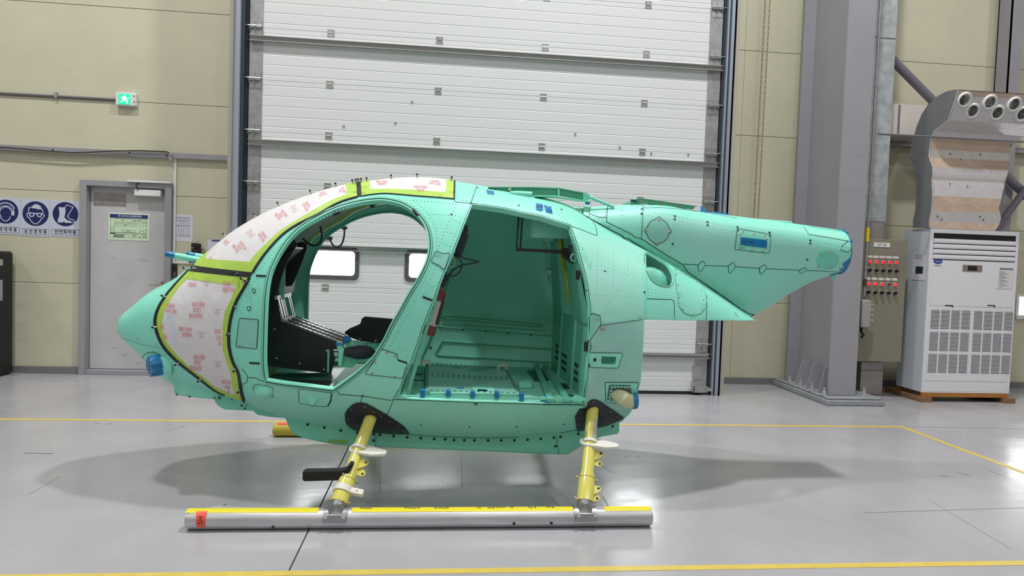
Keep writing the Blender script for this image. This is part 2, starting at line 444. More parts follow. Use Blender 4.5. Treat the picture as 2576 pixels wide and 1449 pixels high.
# ---- personnel door
pd = struct('door_2')
fw = .07
fm = MB().box(D2X0, D2X0 + fw, DW - .06, DW + .12, 0, D2Z).box(D2X1 - fw, D2X1, DW - .06, DW + .12, 0, D2Z).box(D2X0 + fw, D2X1 - fw, DW - .06, DW + .12, D2Z - .06, D2Z)
fm.box(D2X0 + fw, D2X1 - fw, DW - .05, DW + .1, 0, .05)
fm.build('door_frame', M_STEELP, pd, bevel=.004)
lx0, lx1, lz1 = D2X0 + fw + .005, D2X1 - fw - .005, D2Z - .065
leaf = MB().box(lx0, lx1, DW + .03, DW + .07, .055, lz1).build('door_leaf', M_LEAF, pd, bevel=.003)
M_CHROME = mat('satin_steel', (170, 165, 160), rough=0.28, metal=0.9)
hx, hz = -3.02 - .02, 1.005
lv = MB().cyl((hx - .0, DW + .03, hz), (hx, DW + .015, hz), .036, n=24).cyl((hx, DW + .02, hz), (hx, DW - .03, hz), .02, .014, n=16)
lv.tube([(hx, DW - .028, hz), (hx - .03, DW - .034, hz), (hx - .08, DW - .034, hz - .004), (hx - .125, DW - .03, hz + .002)], [.012, .010, .008, .007], n=10)
lv.build('lever_handle', M_CHROME, leaf, smooth=50)
kp = MB().box(-3.775, -3.445, DW + .024, DW + .03, 1.855, 1.985)
for x in (-3.765, -3.455):
    for z in (1.865, 1.975): kp.cyl((x, DW + .024, z), (x, DW + .02, z), .005, n=6)
kp.build('cover_plate', mat('brushed_plate', (176, 172, 172), rough=.35, metal=.6, var=.12, vscale=20), leaf)
cl = MB().box(-3.325, -3.05, DW - .055, DW + .03, 1.97, 2.035).build('door_closer', M_WHITE, leaf, bevel=.004)
MB().tube([(-3.28, DW - .06, 2.03), (-3.295, DW - .075, 2.06), (-3.295, DW - .075, 2.09), (-3.27, DW - .065, 2.1)], .005, n=6).build('closer_arm', M_BLACK, cl)
sc = MB()
rs = random.Random(3)
for px in ((290, 650), (298, 654), (345, 651), (352, 655), (358, 658), (362, 652), (370, 652), (349, 658), (365, 660), (284, 646), (366, 656), (356, 652)):
    p = onY(px[0], px[1], DW + .03)
    for q in range(2):
        x, z = p[0] + rs.uniform(-.012, .012), p[2] + rs.uniform(-.01, .01)
        sc.box(x - .006, x + .006, DW + .0292, DW + .0298, z - .0012, z + .0012)
for a, b in (((278, 878), (296, 874)), ((306, 898), (320, 884)), ((312, 895), (318, 890)), ((296, 746), (302, 752)), ((343, 915), (360, 910)), ((232, 512), (240, 508)), ((253, 514), (260, 507))):
    p, q = Vector(onY(*a, DW + .029)), Vector(onY(*b, DW + .029)); n = Vector((0, 0, .0015))
    sc.add([p - n, q - n, q + n, p + n], [(0, 1, 2, 3)])
stuff(sc.build('scuff_mark', mat('scuff_pale', (128, 126, 126), rough=.6), leaf))

# evacuation map on the leaf
M_SG = mat('sign_green_pale', (200, 226, 192), rough=.4); M_NAVY = mat('sign_navy', (38, 52, 110), rough=.4); M_INK = mat('ink_dark', (36, 46, 44), rough=.6)
M_PAPER = mat('paper_white', (212, 214, 226), rough=.6); M_SW = mat('sign_white', (196, 202, 218), rough=.4)
M_BLUE = mat('sign_blue', (32, 38, 92), rough=.4); M_GRN = mat('sign_green', (40, 120, 70), rough=.5); M_RED = mat('sign_red', (190, 60, 60), rough=.5)
ev = thing('evacuation_map_sign', 'pale green evacuation map with navy title bar on the grey door', 'sign', (-3.42, DW + .03, 1.45))
Y0 = DW + .03
p0 = onY(274, 535, Y0); p1 = onY(376, 605, Y0)
ex0, ex1, ez1, ez0 = p0[0] + .0, p1[0] - .005, p0[2], p1[2] - .005
MB().prism([(x, Y0 - .004, z) for x, z in rrect(ex0, ex1, ez0, ez1, .012)], (0, .004, 0)).build('sign_board', mat('sign_rim', (222, 236, 214), rough=.4), ev)
MB().prism([(x, Y0 - .005, z) for x, z in rrect(ex0 + .01, ex1 - .01, ez0 + .01, ez1 - .01, .008)], (0, .001, 0)).build('map_field', M_SG, ev)
MB().box(ex0 + .012, ex1 - .012, Y0 - .006, Y0 - .005, ez1 - .052, ez1 - .012).build('title_bar', M_NAVY, ev)
wall_text('피 난 안 내 도(항공공장)', (ex0 + ex1) / 2 + .01, ez1 - .032, Y0 - .0064, .026, mat('ink_white', (225, 230, 235), rough=.5), ev, cond=.95, bold=.01)
W_, H_ = ex1 - ex0, ez1 - ez0
def olr(mb, a0, a1, b0, b1, t=.0018, y=Y0 - .006):
    x0, x1 = ex0 + W_ * a0, ex0 + W_ * a1; z1, z0 = ez1 - H_ * b0, ez1 - H_ * b1
    mb.box(x0, x1, y, y + .0006, z0, z0 + t).box(x0, x1, y, y + .0006, z1 - t, z1).box(x0, x0 + t, y, y + .0006, z0, z1).box(x1 - t, x1, y, y + .0006, z0, z1)
mp_ = MB()
for r_ in ((.05, .95, .19, .74), (.16, .58, .21, .33), (.61, .69, .22, .33), (.72, .81, .22, .30), (.84, .93, .22, .45), (.14, .78, .36, .72), (.16, .71, .40, .48), (.34, .66, .62, .70), (.06, .115, .52, .71), (.87, .93, .6, .73), (.78, .87, .64, .74), (.03, .49, .77, .91), (.52, .96, .77, .91)): olr(mp_, *r_)
for a, b in ((.35, .27), (.42, .44), (.49, .66), (.76, .26), (.885, .33), (.65, .27)): 
    x, z = ex0 + W_ * a, ez1 - H_ * b; mp_.box(x - .013, x + .013, Y0 - .006, Y0 - .0055, z - .0025, z + .0025)
for k in range(5):
    z = ez1 - H_ * (.80 + .022 * k); mp_.box(ex0 + W_ * .12, ex0 + W_ * (.42 - .03 * (k % 3)), Y0 - .006, Y0 - .0055, z - .0018, z + .0012)
for a, b in ((.64, .80), (.64, .86), (.88, .81), (.9, .87)):
    x, z = ex0 + W_ * a, ez1 - H_ * b; mp_.box(x - .025, x + .025, Y0 - .006, Y0 - .0055, z - .0022, z + .0022)
mp_.box(ex0 + W_ * .03, ex0 + W_ * .17, Y0 - .0065, Y0 - .0055, ez1 - H_ * .78, ez1 - H_ * .745)
stuff(mp_.build('floor_plan', M_INK, ev))
MB().box(ex0 + W_ * .75, ex0 + W_ * .79, Y0 - .0066, Y0 - .0055, ez1 - H_ * .885, ez1 - H_ * .845).build('legend_mark', M_GRN, ev)

# ---- safety signs left of the door (pictograms built as flat print on boards)
def sign(px0, px1, label, text, kind):
    a, b = onY(*px0, DW - .004), onY(*px1, DW - .004)
    x0, z1, x1, z0 = a[0], a[2], b[0], b[2]
    t = thing('safety_sign', label, 'sign', ((x0 + x1) / 2, DW, z0), 'mandatory safety signs beside the door')
    MB().box(x0, x1, DW - .004, DW, z0, z1).build('sign_board', M_SW, t)
    cx, r = (x0 + x1) / 2, (x1 - x0) * (.455 if kind == 'glasses' else .42)
    cz = z1 - (z1 - z0) * (.385 if kind != 'boot' else .375)
    cx -= (x1 - x0) * (.0 if kind != 'muffs' else -.0)
    MB().prism([(cx + r * math.cos(2 * PI * i / 40), DW - .005, cz + r * math.sin(2 * PI * i / 40)) for i in range(40)], (0, .001, 0)).build('blue_disc', M_BLUE, t)
    yy = DW - .0054; P = MB()
    def line(pts, wd, closed=False):
        pts = [Vector((cx + u * r, 0, cz + v * r)) for u, v in pts]
        if closed: pts = pts + [pts[0]]
        for i in range(len(pts) - 1):
            d = (pts[i + 1] - pts[i]); n = Vector((-d.z, 0, d.x)).normalized() * wd * r / 2; e = d.normalized() * wd * r * .35
            q = [pts[i] - n - e, pts[i + 1] - n + e, pts[i + 1] + n + e, pts[i] + n - e]
            P.add([(v.x, yy - .00002 * (len(P.f) % 30), v.z) for v in q], [(0, 1, 2, 3)])
    def fill(pts): P.add([(cx + u * r, yy - .0008, cz + v * r) for u, v in pts], [tuple(range(len(pts)))])
    if kind == 'glasses':
        fill([(-.3, .55), (-.1, .75), (.15, .76), (.38, .62), (.55, .3), (.58, .12), (.42, .38), (.2, .36), (0, .42), (-.22, .42), (-.38, .5), (-.5, .3), (-.55, .45)])
        line([(-.5, .5), (-.55, .1), (-.5, .0)], .06); line([(.58, .2), (.56, .0)], .05)
        for s_ in (-1, 1): line([(.1 * s_ + .0, .02), (.42 * s_, .04), (.46 * s_, -.12), (.38 * s_, -.24), (.18 * s_, -.22), (.1 * s_, -.02)], .085, True)
        line([(-.1, .0), (.1, .0)], .08); line([(-.46, .02), (-.66, -.02)], .06); line([(.46, .02), (.68, -.08), (.6, -.3), (.48, -.36)], .06)
        line([(-.66, -.02), (-.62, -.28), (-.5, -.34), (-.3, -.66), (-.1, -.82), (.1, -.82), (.32, -.62), (.48, -.36)], .07)
    elif kind == 'boot':
        fill([(-.55, .56), (-.02, .56), (.02, .3), (-.02, .0), (-.08, -.25), (.15, -.5), (.45, -.56), (.52, -.7), (.02, -.72), (-.12, -.62), (-.2, -.7), (-.6, -.7), (-.58, -.45), (-.48, -.2), (-.46, .1), (-.5, .4)])
        line([(-.02, .56), (.1, .78), (.6, .6), (.16, -.18), (.35, -.4), (.55, -.42), (.74, -.55), (.74, -.68), (.5, -.66)], .06)
    else:
        line([(-.6, .35), (-.45, .6), (-.2, .72), (.1, .74), (.4, .62), (.62, .4), (.62, .2)], .09); line([(-.5, .22), (-.35, .42), (0, .5), (.32, .42), (.5, .2)], .06)
        line([(-.45, .0), (-.38, .22), (-.1, .38), (.05, .42), (.3, .28), (.42, .1)], .07)
        fill([(.46, .12), (.7, .1), (.68, -.3), (.42, -.28)]); fill([(-.46, .12), (-.7, .1), (-.68, -.3), (-.42, -.28)])
        line([(-.4, -.3), (-.36, -.55), (-.15, -.76), (.1, -.78), (.3, -.6), (.36, -.4)], .07)
    stuff(P.build('pictogram', M_SW, t))
    bz0, bz1 = z0 + (z1 - z0) * .045, z0 + (z1 - z0) * .205
    fm_ = MB(); tt = .0025
    fm_.box(x0 + .015, x1 - .015, yy, yy + .0008, bz0, bz0 + tt).box(x0 + .015, x1 - .015, yy, yy + .0008, bz1 - tt, bz1).box(x0 + .015, x0 + .015 + tt, yy, yy + .0008, bz0, bz1).box(x1 - .015 - tt, x1 - .015, yy, yy + .0008, bz0, bz1)
    fm_.build('caption_frame', M_INK, t)
    wall_text(text, cx, (bz0 + bz1) / 2, yy - .0002, .050, M_INK, t, cond=1.0 if kind == 'boot' else .80, bold=.012)
sign((53.5, 500), (125.5, 596), 'white sign with blue disc of a face wearing safety glasses', '보 안 경 착 용', 'glasses')
sign((126.5, 503), (202.5, 597), 'white sign with blue disc of a safety boot, next to the door frame', '안전화착용', 'boot')
sign((-24, 495), (52.5, 591), 'white sign with blue disc of a head wearing ear muffs, cut by the photo edge', '귀 마 개 착 용', 'muffs')

# ---- emergency exit light
c0, c1 = onY(290, 231, DW - .06), onY(341, 267, DW - .06)
ex = thing('exit_light', 'small white wall light with glowing green running-man face', 'light', (-3.4, DW, 2.95))
MB().box(c0[0], c1[0], DW - .06, DW, c1[2], c0[2]).build('housing', M_WHITE, ex, bevel=.008)
g0, g1 = c0[0] + .035, c0[0] + .155; gz0, gz1 = c1[2] + .012, c0[2] - .016
MB().box(g0, g1, DW - .064, DW - .059, gz0, gz1).build('lit_face', mat('exit_green', (20, 150, 110), emit=(30, 215, 160), estr=1.1), ex)
mm = MB(); gx, gz = (g0 + g1) / 2, (gz0 + gz1) / 2
for pts in ([(-.006, .04), (.006, .046), (.014, .038), (.01, .03), (-.002, .028)], [(-.02, .026), (.012, .028), (.018, .0), (.0, -.012), (-.02, .0)], [(-.018, .0), (.0, -.008), (-.012, -.03), (-.04, -.036), (-.042, -.028), (-.022, -.022)], [(.0, -.006), (.018, .0), (.034, -.02), (.03, -.048), (.022, -.048), (.022, -.022), (.008, -.014)], [(-.04, .014), (-.02, .024), (-.02, .016), (-.036, .006)], [(.012, .026), (.036, .012), (.048, .018), (.046, .01), (.034, .004), (.014, .016)]):
    mm.add([(gx + a, DW - .0646, gz + b * .95) for a, b in pts], [tuple(range(len(pts)))])
mm.build('running_figure', mat('exit_white', (240, 255, 250), emit=(225, 255, 246), estr=1.8), ex)
bt = MB().cyl((c1[0] - .015, DW - .06, c0[2] - .035), (c1[0] - .015, DW - .064, c0[2] - .035), .006, n=8).cyl((c1[0] - .015, DW - .06, c1[2] + .045), (c1[0] - .015, DW - .064, c1[2] + .045), .006, n=8)
bt.build('button', M_BLACK, ex)
cz_ = onY(290, 250, DW - .02)[2]
cd = thing('conduit', 'thin grey conduit running along the wall to the exit light', 'pipe', (-6, DW, cz_))
MB().cyl((FX0 + .01, DW - .016, cz_ + .012), (c0[0] + .002, DW - .016, cz_ + .0), .0125, n=10).build('tube', mat('conduit_grey', (112, 112, 114), rough=.4), cd, smooth=60)
pz = onY(144, 238, DW)
MB().box(pz[0] - .012, pz[0] + .012, DW - .034, DW, cz_ - .02, cz_ + .04).build('clamp', M_STEELP, cd)

# ---- grey rail along the wall with loose cables
tz = onY(300, 383, DW - .05)[2]
rail = thing('wall_rail', 'long lilac grey steel rail fixed across the wall above the door', 'rail', (-6, DW, tz))
MB().box(FX0 + .01, XL_END - .005, DW - .05, DW, tz - .035, tz + .022).build('rail_bar', M_STEELP, rail)
bl = MB()
for px in ((133, 377), (326, 384), (419, 391), (589, 400)):
    p = onY(*px, DW - .05); bl.cyl((p[0], DW - .05, p[2]), (p[0], DW - .056, p[2]), .009, n=6)
stuff(bl.build('bolt', M_BLACK, rail))
M_CABW = mat('cable_cream', (190, 184, 168), rough=.5)
for nm, mt_, off, lb in (('cable', M_CABW, 0.0, 'cream cable drooping along the grey wall rail'), ('cable', M_BLACK, .012, 'black cable drooping along the grey wall rail above the cream one')):
    pts = [onY(x, y - off * 200, DW - .062 - off) for x, y in ((0, 372.5), (60, 377), (120, 382), (180, 386.5), (230, 385), (290, 382), (350, 381), (400, 383), (420, 384), (426, 388))]
    pts = [(-7.5, DW - .062 - off, pts[0][2] + .05), (-6, DW - .062 - off, pts[0][2] + .02)] + [tuple(p) for p in pts]
    o = MB().tube(pts, .0055, n=6).build(nm, mt_, smooth=60); tag(o, lb, 'cable')
lp = MB()
for k in range(3):
    c = onY(429, 391 + k, DW - .07); lp.tube([(c[0] + .013 * math.cos(a / 12 * 2 * PI), DW - .07, c[2] + .035 * math.sin(a / 12 * 2 * PI) - .004 * k) for a in range(13)], .004, n=6, cap=False)
tag(lp.build('cable_loop', M_CABW, smooth=60), 'small coiled cable loop hanging where rail meets the white duct', 'cable')
# white trunking
tk = thing('cable_trunking', 'slim white cable trunking running down beside the door frame', 'trunking', (-2.9, DW, 1.2))
xa = D2X1 + .004
MB().box(xa, xa + .028, DW - .018, DW, 1.245, tz - .036).build('trunk', M_WHITE, tk)
MB().box(-3.385, xa - .001, DW - .085, DW - .061, 2.113, 2.135).build('trunk', M_WHITE, tk)
MB().box(xa + .029, xa + .33, DW - .018, DW, 1.245, 1.272).build('trunk', M_WHITE, tk)
# notice with table
def paper(name, px0, px1, label, cat='notice', y=DW):
    a, b = onY(*px0, y), onY(*px1, y)
    t = thing(name, label, cat, ((a[0] + b[0]) / 2, y, b[2]))
    MB().box(a[0], b[0], y - .002, y, b[2], a[2]).build('sheet', M_PAPER, t)
    return t, a[0], b[0], b[2], a[2]
M_INK2 = mat('ink_grey', (110, 112, 130), rough=.6)
t, x0, x1, z0, z1 = paper('printed_notice', (437, 539), (484, 608), 'white printed sheet with small table taped beside the door')
ln = MB(); W_, H_ = x1 - x0, z1 - z0
for k, (b, a0, a1, th) in enumerate(((.11, .12, .88, .006), (.16, .12, .85, .003), (.215, .12, .9, .004), (.25, .2, .85, .003), (.28, .3, .8, .003), (.34, .3, .45, .004), (.34, .5, .66, .004), (.34, .7, .88, .004), (.41, .12, .88, .006), (.80, .25, .88, .006), (.82, .12, .2, .004), (.75, .12, .2, .003))):
    ln.box(x0 + W_ * a0, x0 + W_ * a1, DW - .0026, DW - .002, z1 - H_ * b - th / 2, z1 - H_ * b + th / 2)
for c_ in range(5):
    for k in range(14):
        b = .43 + .026 * k; ln.box(x0 + W_ * (.24 + .135 * c_), x0 + W_ * (.24 + .135 * c_ + .05 + .03 * ((k * 7 + c_ * 3) % 3) / 2), DW - .0026, DW - .002, z1 - H_ * b - .0013, z1 - H_ * b + .0013)
stuff(ln.build('print', M_INK2, t))
# second notice, its code left out
t, x0, x1, z0, z1 = paper('small_notice', (521, 601), (572, 630), 'small white notice with dark blue heading partly behind the canopy')
MB().prism([(x, DW - .003, z) for x, z in rrect(x0 + .05, x0 + .16, z1 - .024, z1 - .008, .007)], (0, .001, 0)).build('heading', M_NAVY, t)
MB().box(x0, x1, DW - .0026, DW - .002, z1 - .002, z1).box(x0, x0 + .002, DW - .0026, DW - .002, z0, z1).box(x0, x1, DW - .0026, DW - .002, z0, z0 + .002).build('border', M_INK2, t)
# card readers
a, b = onY(482, 611, DW - .04), onY(503, 637, DW - .04)
rd = thing('access_terminal', 'black access terminal with hooded camera beside the door', 'terminal', (a[0], DW, b[2]))
MB().box(a[0] - .002, b[0] - .0, DW - .05, DW, b[2] - .0, a[2] - .058).build('body', M_BLACK, rd, bevel=.006)
MB().prism([(a[0] + .005, DW - .075, a[2] - .05), (a[0] + .075, DW - .075, a[2] - .05), (a[0] + .092, DW - .075, a[2] - .03), (a[0] + .088, DW - .075, a[2] - .008), (a[0] + .06, DW - .075, a[2]), (a[0] + .008, DW - .075, a[2])], (0, .075, 0)).build('hood', M_BLACK, rd, bevel=.004)
MB().box(a[0] + .006, b[0] - .008, DW - .052, DW - .049, b[2] + .01, a[2] - .065).build('screen', mat('screen_brown', (70, 50, 46), rough=.2), rd)
MB().tube([(b[0], DW - .02, a[2] - .07), (b[0] + .03, DW - .02, a[2] - .068), (b[0] + .045, DW - .02, a[2] - .085), (b[0] + .03, DW - .02, a[2] - .105), (b[0] + .0, DW - .02, a[2] - .1)], .004, n=6).build('cable', M_BLACK, rd)
a, b = onY(474, 654, DW - .03), onY(491, 661, DW - .03)
tag(MB().box(a[0], b[0], DW - .03, DW, b[2] - .0, a[2] + .0).build('door_sensor', M_BLACK, bevel=.004), 'small black rounded sensor below the access terminal', 'sensor')
a, b = onY(422, 664, DW - .0), onY(433, 698, DW - .0)
cs = thing('card_reader', 'slim black card reader below the white trunking, beside the frame', 'reader', (a[0], DW, b[2]))
MB().box(xa + .001, xa + .046, DW - .02, DW, b[2], a[2]).build('body', M_BLACK, cs, bevel=.004)
MB().box(xa + .011, xa + .036, DW - .022, DW - .019, b[2] + .012, b[2] + .06).build('keypad', mat('keypad_grey', (95, 92, 100), rough=.4), cs)

# ---- black cabinet at the left edge
fx1 = onY(35, 640, 7.9)[0]
bc_ = thing('black_cabinet', 'tall black metal cabinet cut by the left photo edge', 'cabinet', (fx1 - .4, 7.6, 0))
ztop = onY(10, 633, 7.45)[2]
MB().box(fx1 - .8, fx1, 7.45, 7.9, .02, ztop).build('body', mat('cabinet_black', (20, 21, 24), rough=.55), bc_, bevel=.03, seg=3)
MB().box(fx1 - .78, fx1 - .03, 7.5, 7.88, 0, .03).build('plinth', M_BLACK, bc_)
q0, q1 = onY(0, 652, 7.44), onY(6, 668, 7.44)
MB().box(q0[0] - .15, q1[0], 7.445, 7.45, q1[2], q0[2]).build('label_plate', mat('label_grey', (150, 150, 140), rough=.4), bc_)
q0, q1 = onY(0, 704, 7.44), onY(5, 756, 7.44)
MB().box(q0[0] - .2, q1[0], 7.445, 7.45, q1[2], q0[2]).build('notice_plate', mat('label_grey2', (140, 142, 150), rough=.4), bc_)
# ---- steel column
col = thing('steel_column', 'grey painted steel H column standing on a bolted base', 'column', (4.29, 7.2, 0))
cyb = 7.74
MB().box(4.14, 4.445, 6.85, 6.878, .09, CEIL_Z - .002).box(4.14, 4.445, cyb - .0, cyb + .028, .09, CEIL_Z - .002).box(4.283, 4.299, 6.878, cyb, .09, CEIL_Z - .002).build('shaft', M_STEELP, col)
MB().box(4.055, 4.70, 6.72, 7.915, 0, .06).box(4.075, 4.68, 6.74, 7.9, .06, .085).build('base', mat('base_grey', (150, 154, 158), rough=.5, var=.08, vscale=7), col, bevel=.012)
for k, yy in enumerate((6.98, 7.22, 7.46)):
    MB().prism([(4.283, yy, .085), (4.10, yy, .085), (4.17, yy, .36), (4.19, yy, .375), (4.283, yy, .375)], (0, .012, 0)).build('gusset', M_STEELP, col)
    MB().prism([(4.299, yy, .085), (4.48, yy, .085), (4.41, yy, .36), (4.39, yy, .375), (4.299, yy, .375)], (0, .012, 0)).build('gusset', M_STEELP, col)
bo = MB().cyl((0, 0, 0), (0, 0, .016), .032, n=6).cyl((0, 0, .016), (0, 0, .045), .022, n=6).cyl((0, 0, .045), (0, 0, .085), .012, n=8)
b0 = bo.build('anchor_bolt', mat('bolt_grey', (165, 166, 172), rough=.4), col)
_z = Vector((4.13, 6.86, .085)) - org(col)
for k, (bx, by) in enumerate(((4.10, 6.86), (4.10, 7.10), (4.10, 7.34), (4.10, 7.58), (4.55, 6.86), (4.55, 7.34))):
    b_ = b0 if k == 0 else copy(b0, 0)
    b_.location = Vector((bx, by, .085))

# ---- galvanised duct, small box, control panel, conduit and junction box
gd = thing('cable_duct', 'tall spangled galvanised cable duct rising beside the steel column', 'duct', (4.85, 7.35, 1.8))
MB().box(4.665, 4.985, 7.30, 7.5, 1.98, CEIL_Z - .01).build('duct_body', M_GALVS, gd)
MB().box(4.655, 4.995, 7.29, 7.31, 4.02, 4.035).build('joint_strip', M_GALVS, gd)
MB().box(4.70, 4.97, 7.305, 7.5, 1.74, 1.979).build('duct_end', mat('galv_dull', (160, 155, 155), rough=.45, metal=.4, var=.08), gd)
sb = thing('galvanised_box', 'small galvanised box standing on the floor below the control panel', 'box', (4.95, 7.4, 0))
MB().box(4.83, 5.10, 7.36, 7.62, .004, .375).build('body', mat('galv_warm', (178, 172, 170), rough=.4, metal=.4, var=.08, vscale=10), sb)
MB().box(4.828, 5.102, 7.358, 7.37, .28, .284).build('seam', M_GAP, sb)
PY = 7.14
a, b = onY(2165, 600, PY), onY(2284, 606, PY)
px0, px1 = a[0], b[0]; pz1 = onY(2225, 602, PY)[2]; pz0 = onY(2215, 910, PY)[2]
px0 = px1 - .56
cp = thing('control_panel', 'olive grey wall control panel with red lamps and black switches', 'control panel', ((px0 + px1) / 2, 7.25, pz0))
MB().box(px0, px1, PY, 7.29, pz0, pz1).build('enclosure', mat('panel_olive', (132, 128, 112), rough=.5, bump=.0003, bscale=200), cp, bevel=.004)
q = onY(2218, 616, PY)
MB().box(q[0] - .095, q[0] + .095, PY - .006, PY, q[2] - .024, q[2] + .024).build('name_plate', M_WHITE, cp)
wall_text('LP-1A', q[0] + .0, q[2], PY - .0066, .043, M_INK, cp)
lens = MB().cyl((0, -.03, 0), (0, -.005, 0), .017, n=14)
bez = MB().box(-.017, .017, -.006, 0, -.020, .020)
M_LIT = mat('lamp_red_lit', (230, 30, 40), emit=(255, 30, 50), estr=.8); M_UNLIT = mat('lamp_dark', (80, 40, 36), rough=.3)
M_BEZ = mat('bezel_pale', (190, 188, 178), rough=.4)
firsts = {}
def put(key, mb, nm, mt_, x, z, parent, extra=0):
    if key not in firsts:
        firsts[key] = mb.build(nm, mt_); o = firsts[key]; o.parent = parent; ORG[o.name] = org(parent)
    else:
        o = copy(firsts[key], 0)
    o.location = Vector((x, PY, z)) - org(parent)
    return o
lab_ = MB().box(-.034, .034, -.003, 0, -.013, .013)
lens_m = MB().cyl((0, -.032, 0), (0, -.006, 0), .0125, n=14)
sw = MB().cyl((.006, -.03, -.004), (0, -.006, 0), .017, n=12).box(-.004, .016, -.044, -.03, -.012, .006)
for rr in range(2):
    for c_ in range(5):
        P0 = onY(2186.5 + c_ * 16.6 - rr * 2.6, 658.2 + c_ * .6 + rr * 55.5, PY)
        L0 = onY(2186.5 + c_ * 16.6 - rr * 2.6, 645.5 + c_ * .6 + rr * 55, PY)
        K0 = onY(2184.5 + c_ * 16.8 - rr * 3.2, 679 + c_ * .6 + rr * 55.5, PY)
        put('lab', lab_, 'lamp_label', M_WHITE, L0[0], L0[2], cp)
        put('bez', bez, 'lamp_bezel', M_BEZ, P0[0], P0[2], cp)
        if rr == 1 and c_ == 3: put('dark', lens_m, 'indicator_lamp', M_UNLIT, P0[0], P0[2], cp)
        else: put('lit', lens_m, 'indicator_lamp', M_LIT, P0[0], P0[2], cp)
        put('bez', bez, 'switch_bezel', M_BEZ, K0[0], K0[2], cp)
        put('sw', sw, 'rotary_switch', M_BLACK, K0[0], K0[2], cp)
# conduit with junction box in front of the panel
CYY = 7.02
ux = onY(2179, 650, CYY)[0]
cj = thing('conduit', 'vertical steel conduit with yellow band beside the column edge', 'pipe', (ux, CYY, .5))
zt_ = onY(2175, 742, CYY)[2]
MB().cyl((ux, CYY, zt_ - .01), (ux, CYY, 6.5), .014, n=12).build('tube', M_GALV, cj, smooth=60)
za, zb_ = onY(2180, 573, CYY)[2], onY(2180, 608, CYY)[2]
MB().cyl((ux, CYY, zb_), (ux, CYY, za), .020, n=12).build('yellow_band', mat('band_yellow', (222, 200, 40), rough=.4), cj, smooth=60)
zc = onY(2176, 711, CYY)[2]
MB().cyl((ux, CYY, zc - .04), (ux, CYY, zc + .04), .019, n=10).build('coupling', mat('rust_brown', (96, 66, 52), rough=.7, metal=.3), cj)
MB().box(ux - .02, ux + .05, CYY - .01, CYY + .005, zc + .16, zc + .175).build('bracket', M_ZINC, cj)
jz1, jz0 = onY(2175, 754, CYY)[2], onY(2175, 823, CYY)[2]
jb = thing('junction_box', 'pale grey cast junction box with four cable glands by the column', 'junction box', (ux, CYY, jz0))
MB().box(ux - .05, ux + .055, CYY - .055, CYY + .10, jz0, jz1).build('body', mat('cast_grey', (158, 158, 156), rough=.5, bump=.0006, bscale=120), jb, bevel=.012)
for k in range(4):
    z = jz1 - .055 - .058 * k
    g = MB().cyl((ux + .055, CYY, z), (ux + .075, CYY, z), .018, n=6).cyl((ux + .075, CYY, z), (ux + .10, CYY, z), .013, n=10).cyl((ux + .10, CYY, z), (ux + .112, CYY, z), .016, n=6)
    g.build('cable_gland', M_ZINC, jb)
MB().tube([(ux - .01, CYY, jz0), (ux - .012, CYY, jz0 - .05), (ux + .01, CYY - .01, jz0 - .08), (ux - .005, CYY, jz0 - .12)], [.016, .014, .014, .012], n=8).build('cable_tail', M_BLACK, jb, smooth=60)

# ---- pair of pull chains in front of the wall
M_CHAIN = mat('chain_brass', (150, 138, 112), rough=.45, metal=.5)
for ci, (pa, pb, lb) in enumerate((((1925, 0), (1896, 546), 'left of two thin steel pull chains hanging before the wall'), ((1937, 0), (1907, 546), 'right of two thin steel pull chains hanging before the wall'))):
    A_, B_ = Vector(onY(*pa, 7.5)), Vector(onY(*pb, 7.5)); ch = MB(); d = A_ - B_
    A_ = B_ + d * 1.3; d = A_ - B_; L = d.length; n = int(L / .030)
    t_ = d.normalized()
    for k in range(n):
        c = B_ + t_ * (L * (k + .5) / n); s_ = Vector((1, 0, 0)) if k % 2 else Vector((0, 1, 0))
        loop = [c + t_ * (.018 * math.cos(a * PI / 4)) + s_ * (.0075 * math.sin(a * PI / 4)) for a in range(9)]
        ch.tube(loop, .0028, n=4, cap=False)
    o = ch.build('pull_chain', M_CHAIN); tag(o, lb, 'chain', 'pull chains before the wall')

# ---- right-hand background: small column, braces, rails, white duct
a = onY(2530, 60, 7.78)[0]; b = onY(2564, 60, 7.78)[0]
tag(MB().box(a + .02, a + .035, 7.72, 7.93, 0, CEIL_Z).box(a + .02, b, 7.72, 7.735, 0, CEIL_Z).box(a + .02, b, 7.91, 7.925, 0, CEIL_Z).build('wall_post', M_STEELP), 'slim grey steel wall post behind the ducted air conditioner', 'column')
M_BRACE = mat('brace_grey', (112, 110, 122), rough=.45)
def brace(pa, pb, lb, y0, y1, r):
    A_, B_ = Vector(onY(*pa, y0)), Vector(onY(*pb, y1))
    tag(MB().cyl(A_, B_, r, n=14).build('diagonal_brace', M_BRACE, smooth=60), lb, 'brace')
brace((2215, 120), (2600, 512), 'grey tube brace sloping down to the right behind the duct', 7.64, 7.64, .05)
brace((2500, 585), (2640, 395), 'grey tube brace sloping up to the right behind the duct', 7.54, 7.54, .04)
a = onY(2262, 358, 7.86); b = onY(2576, 376, 7.86)
tag(MB().box(a[0] - .25, 11, 7.86, 7.93, a[2] - .045, a[2] - .005).box(a[0] - .25, 11, 7.86, 7.93, a[2] + .0, a[2] + .02).build('strut_channel', M_GALV), 'galvanised strut channel crossing the wall behind the duct', 'rail')
a = onY(2255, 340, 6.62); b = onY(2576, 356, 6.62)
tag(MB().cyl((a[0] - .2, 6.62, a[2] + .003), (8.5, 6.62, b[2]), .012, n=10).build('thin_pipe', mat('conduit_grey', (112, 112, 114))), 'thin grey pipe passing in front of the insulated duct', 'pipe')
wd = thing('white_duct', 'white sheet metal duct stub between wall and insulated duct', 'duct', (5.3, 7.7, 2.8))
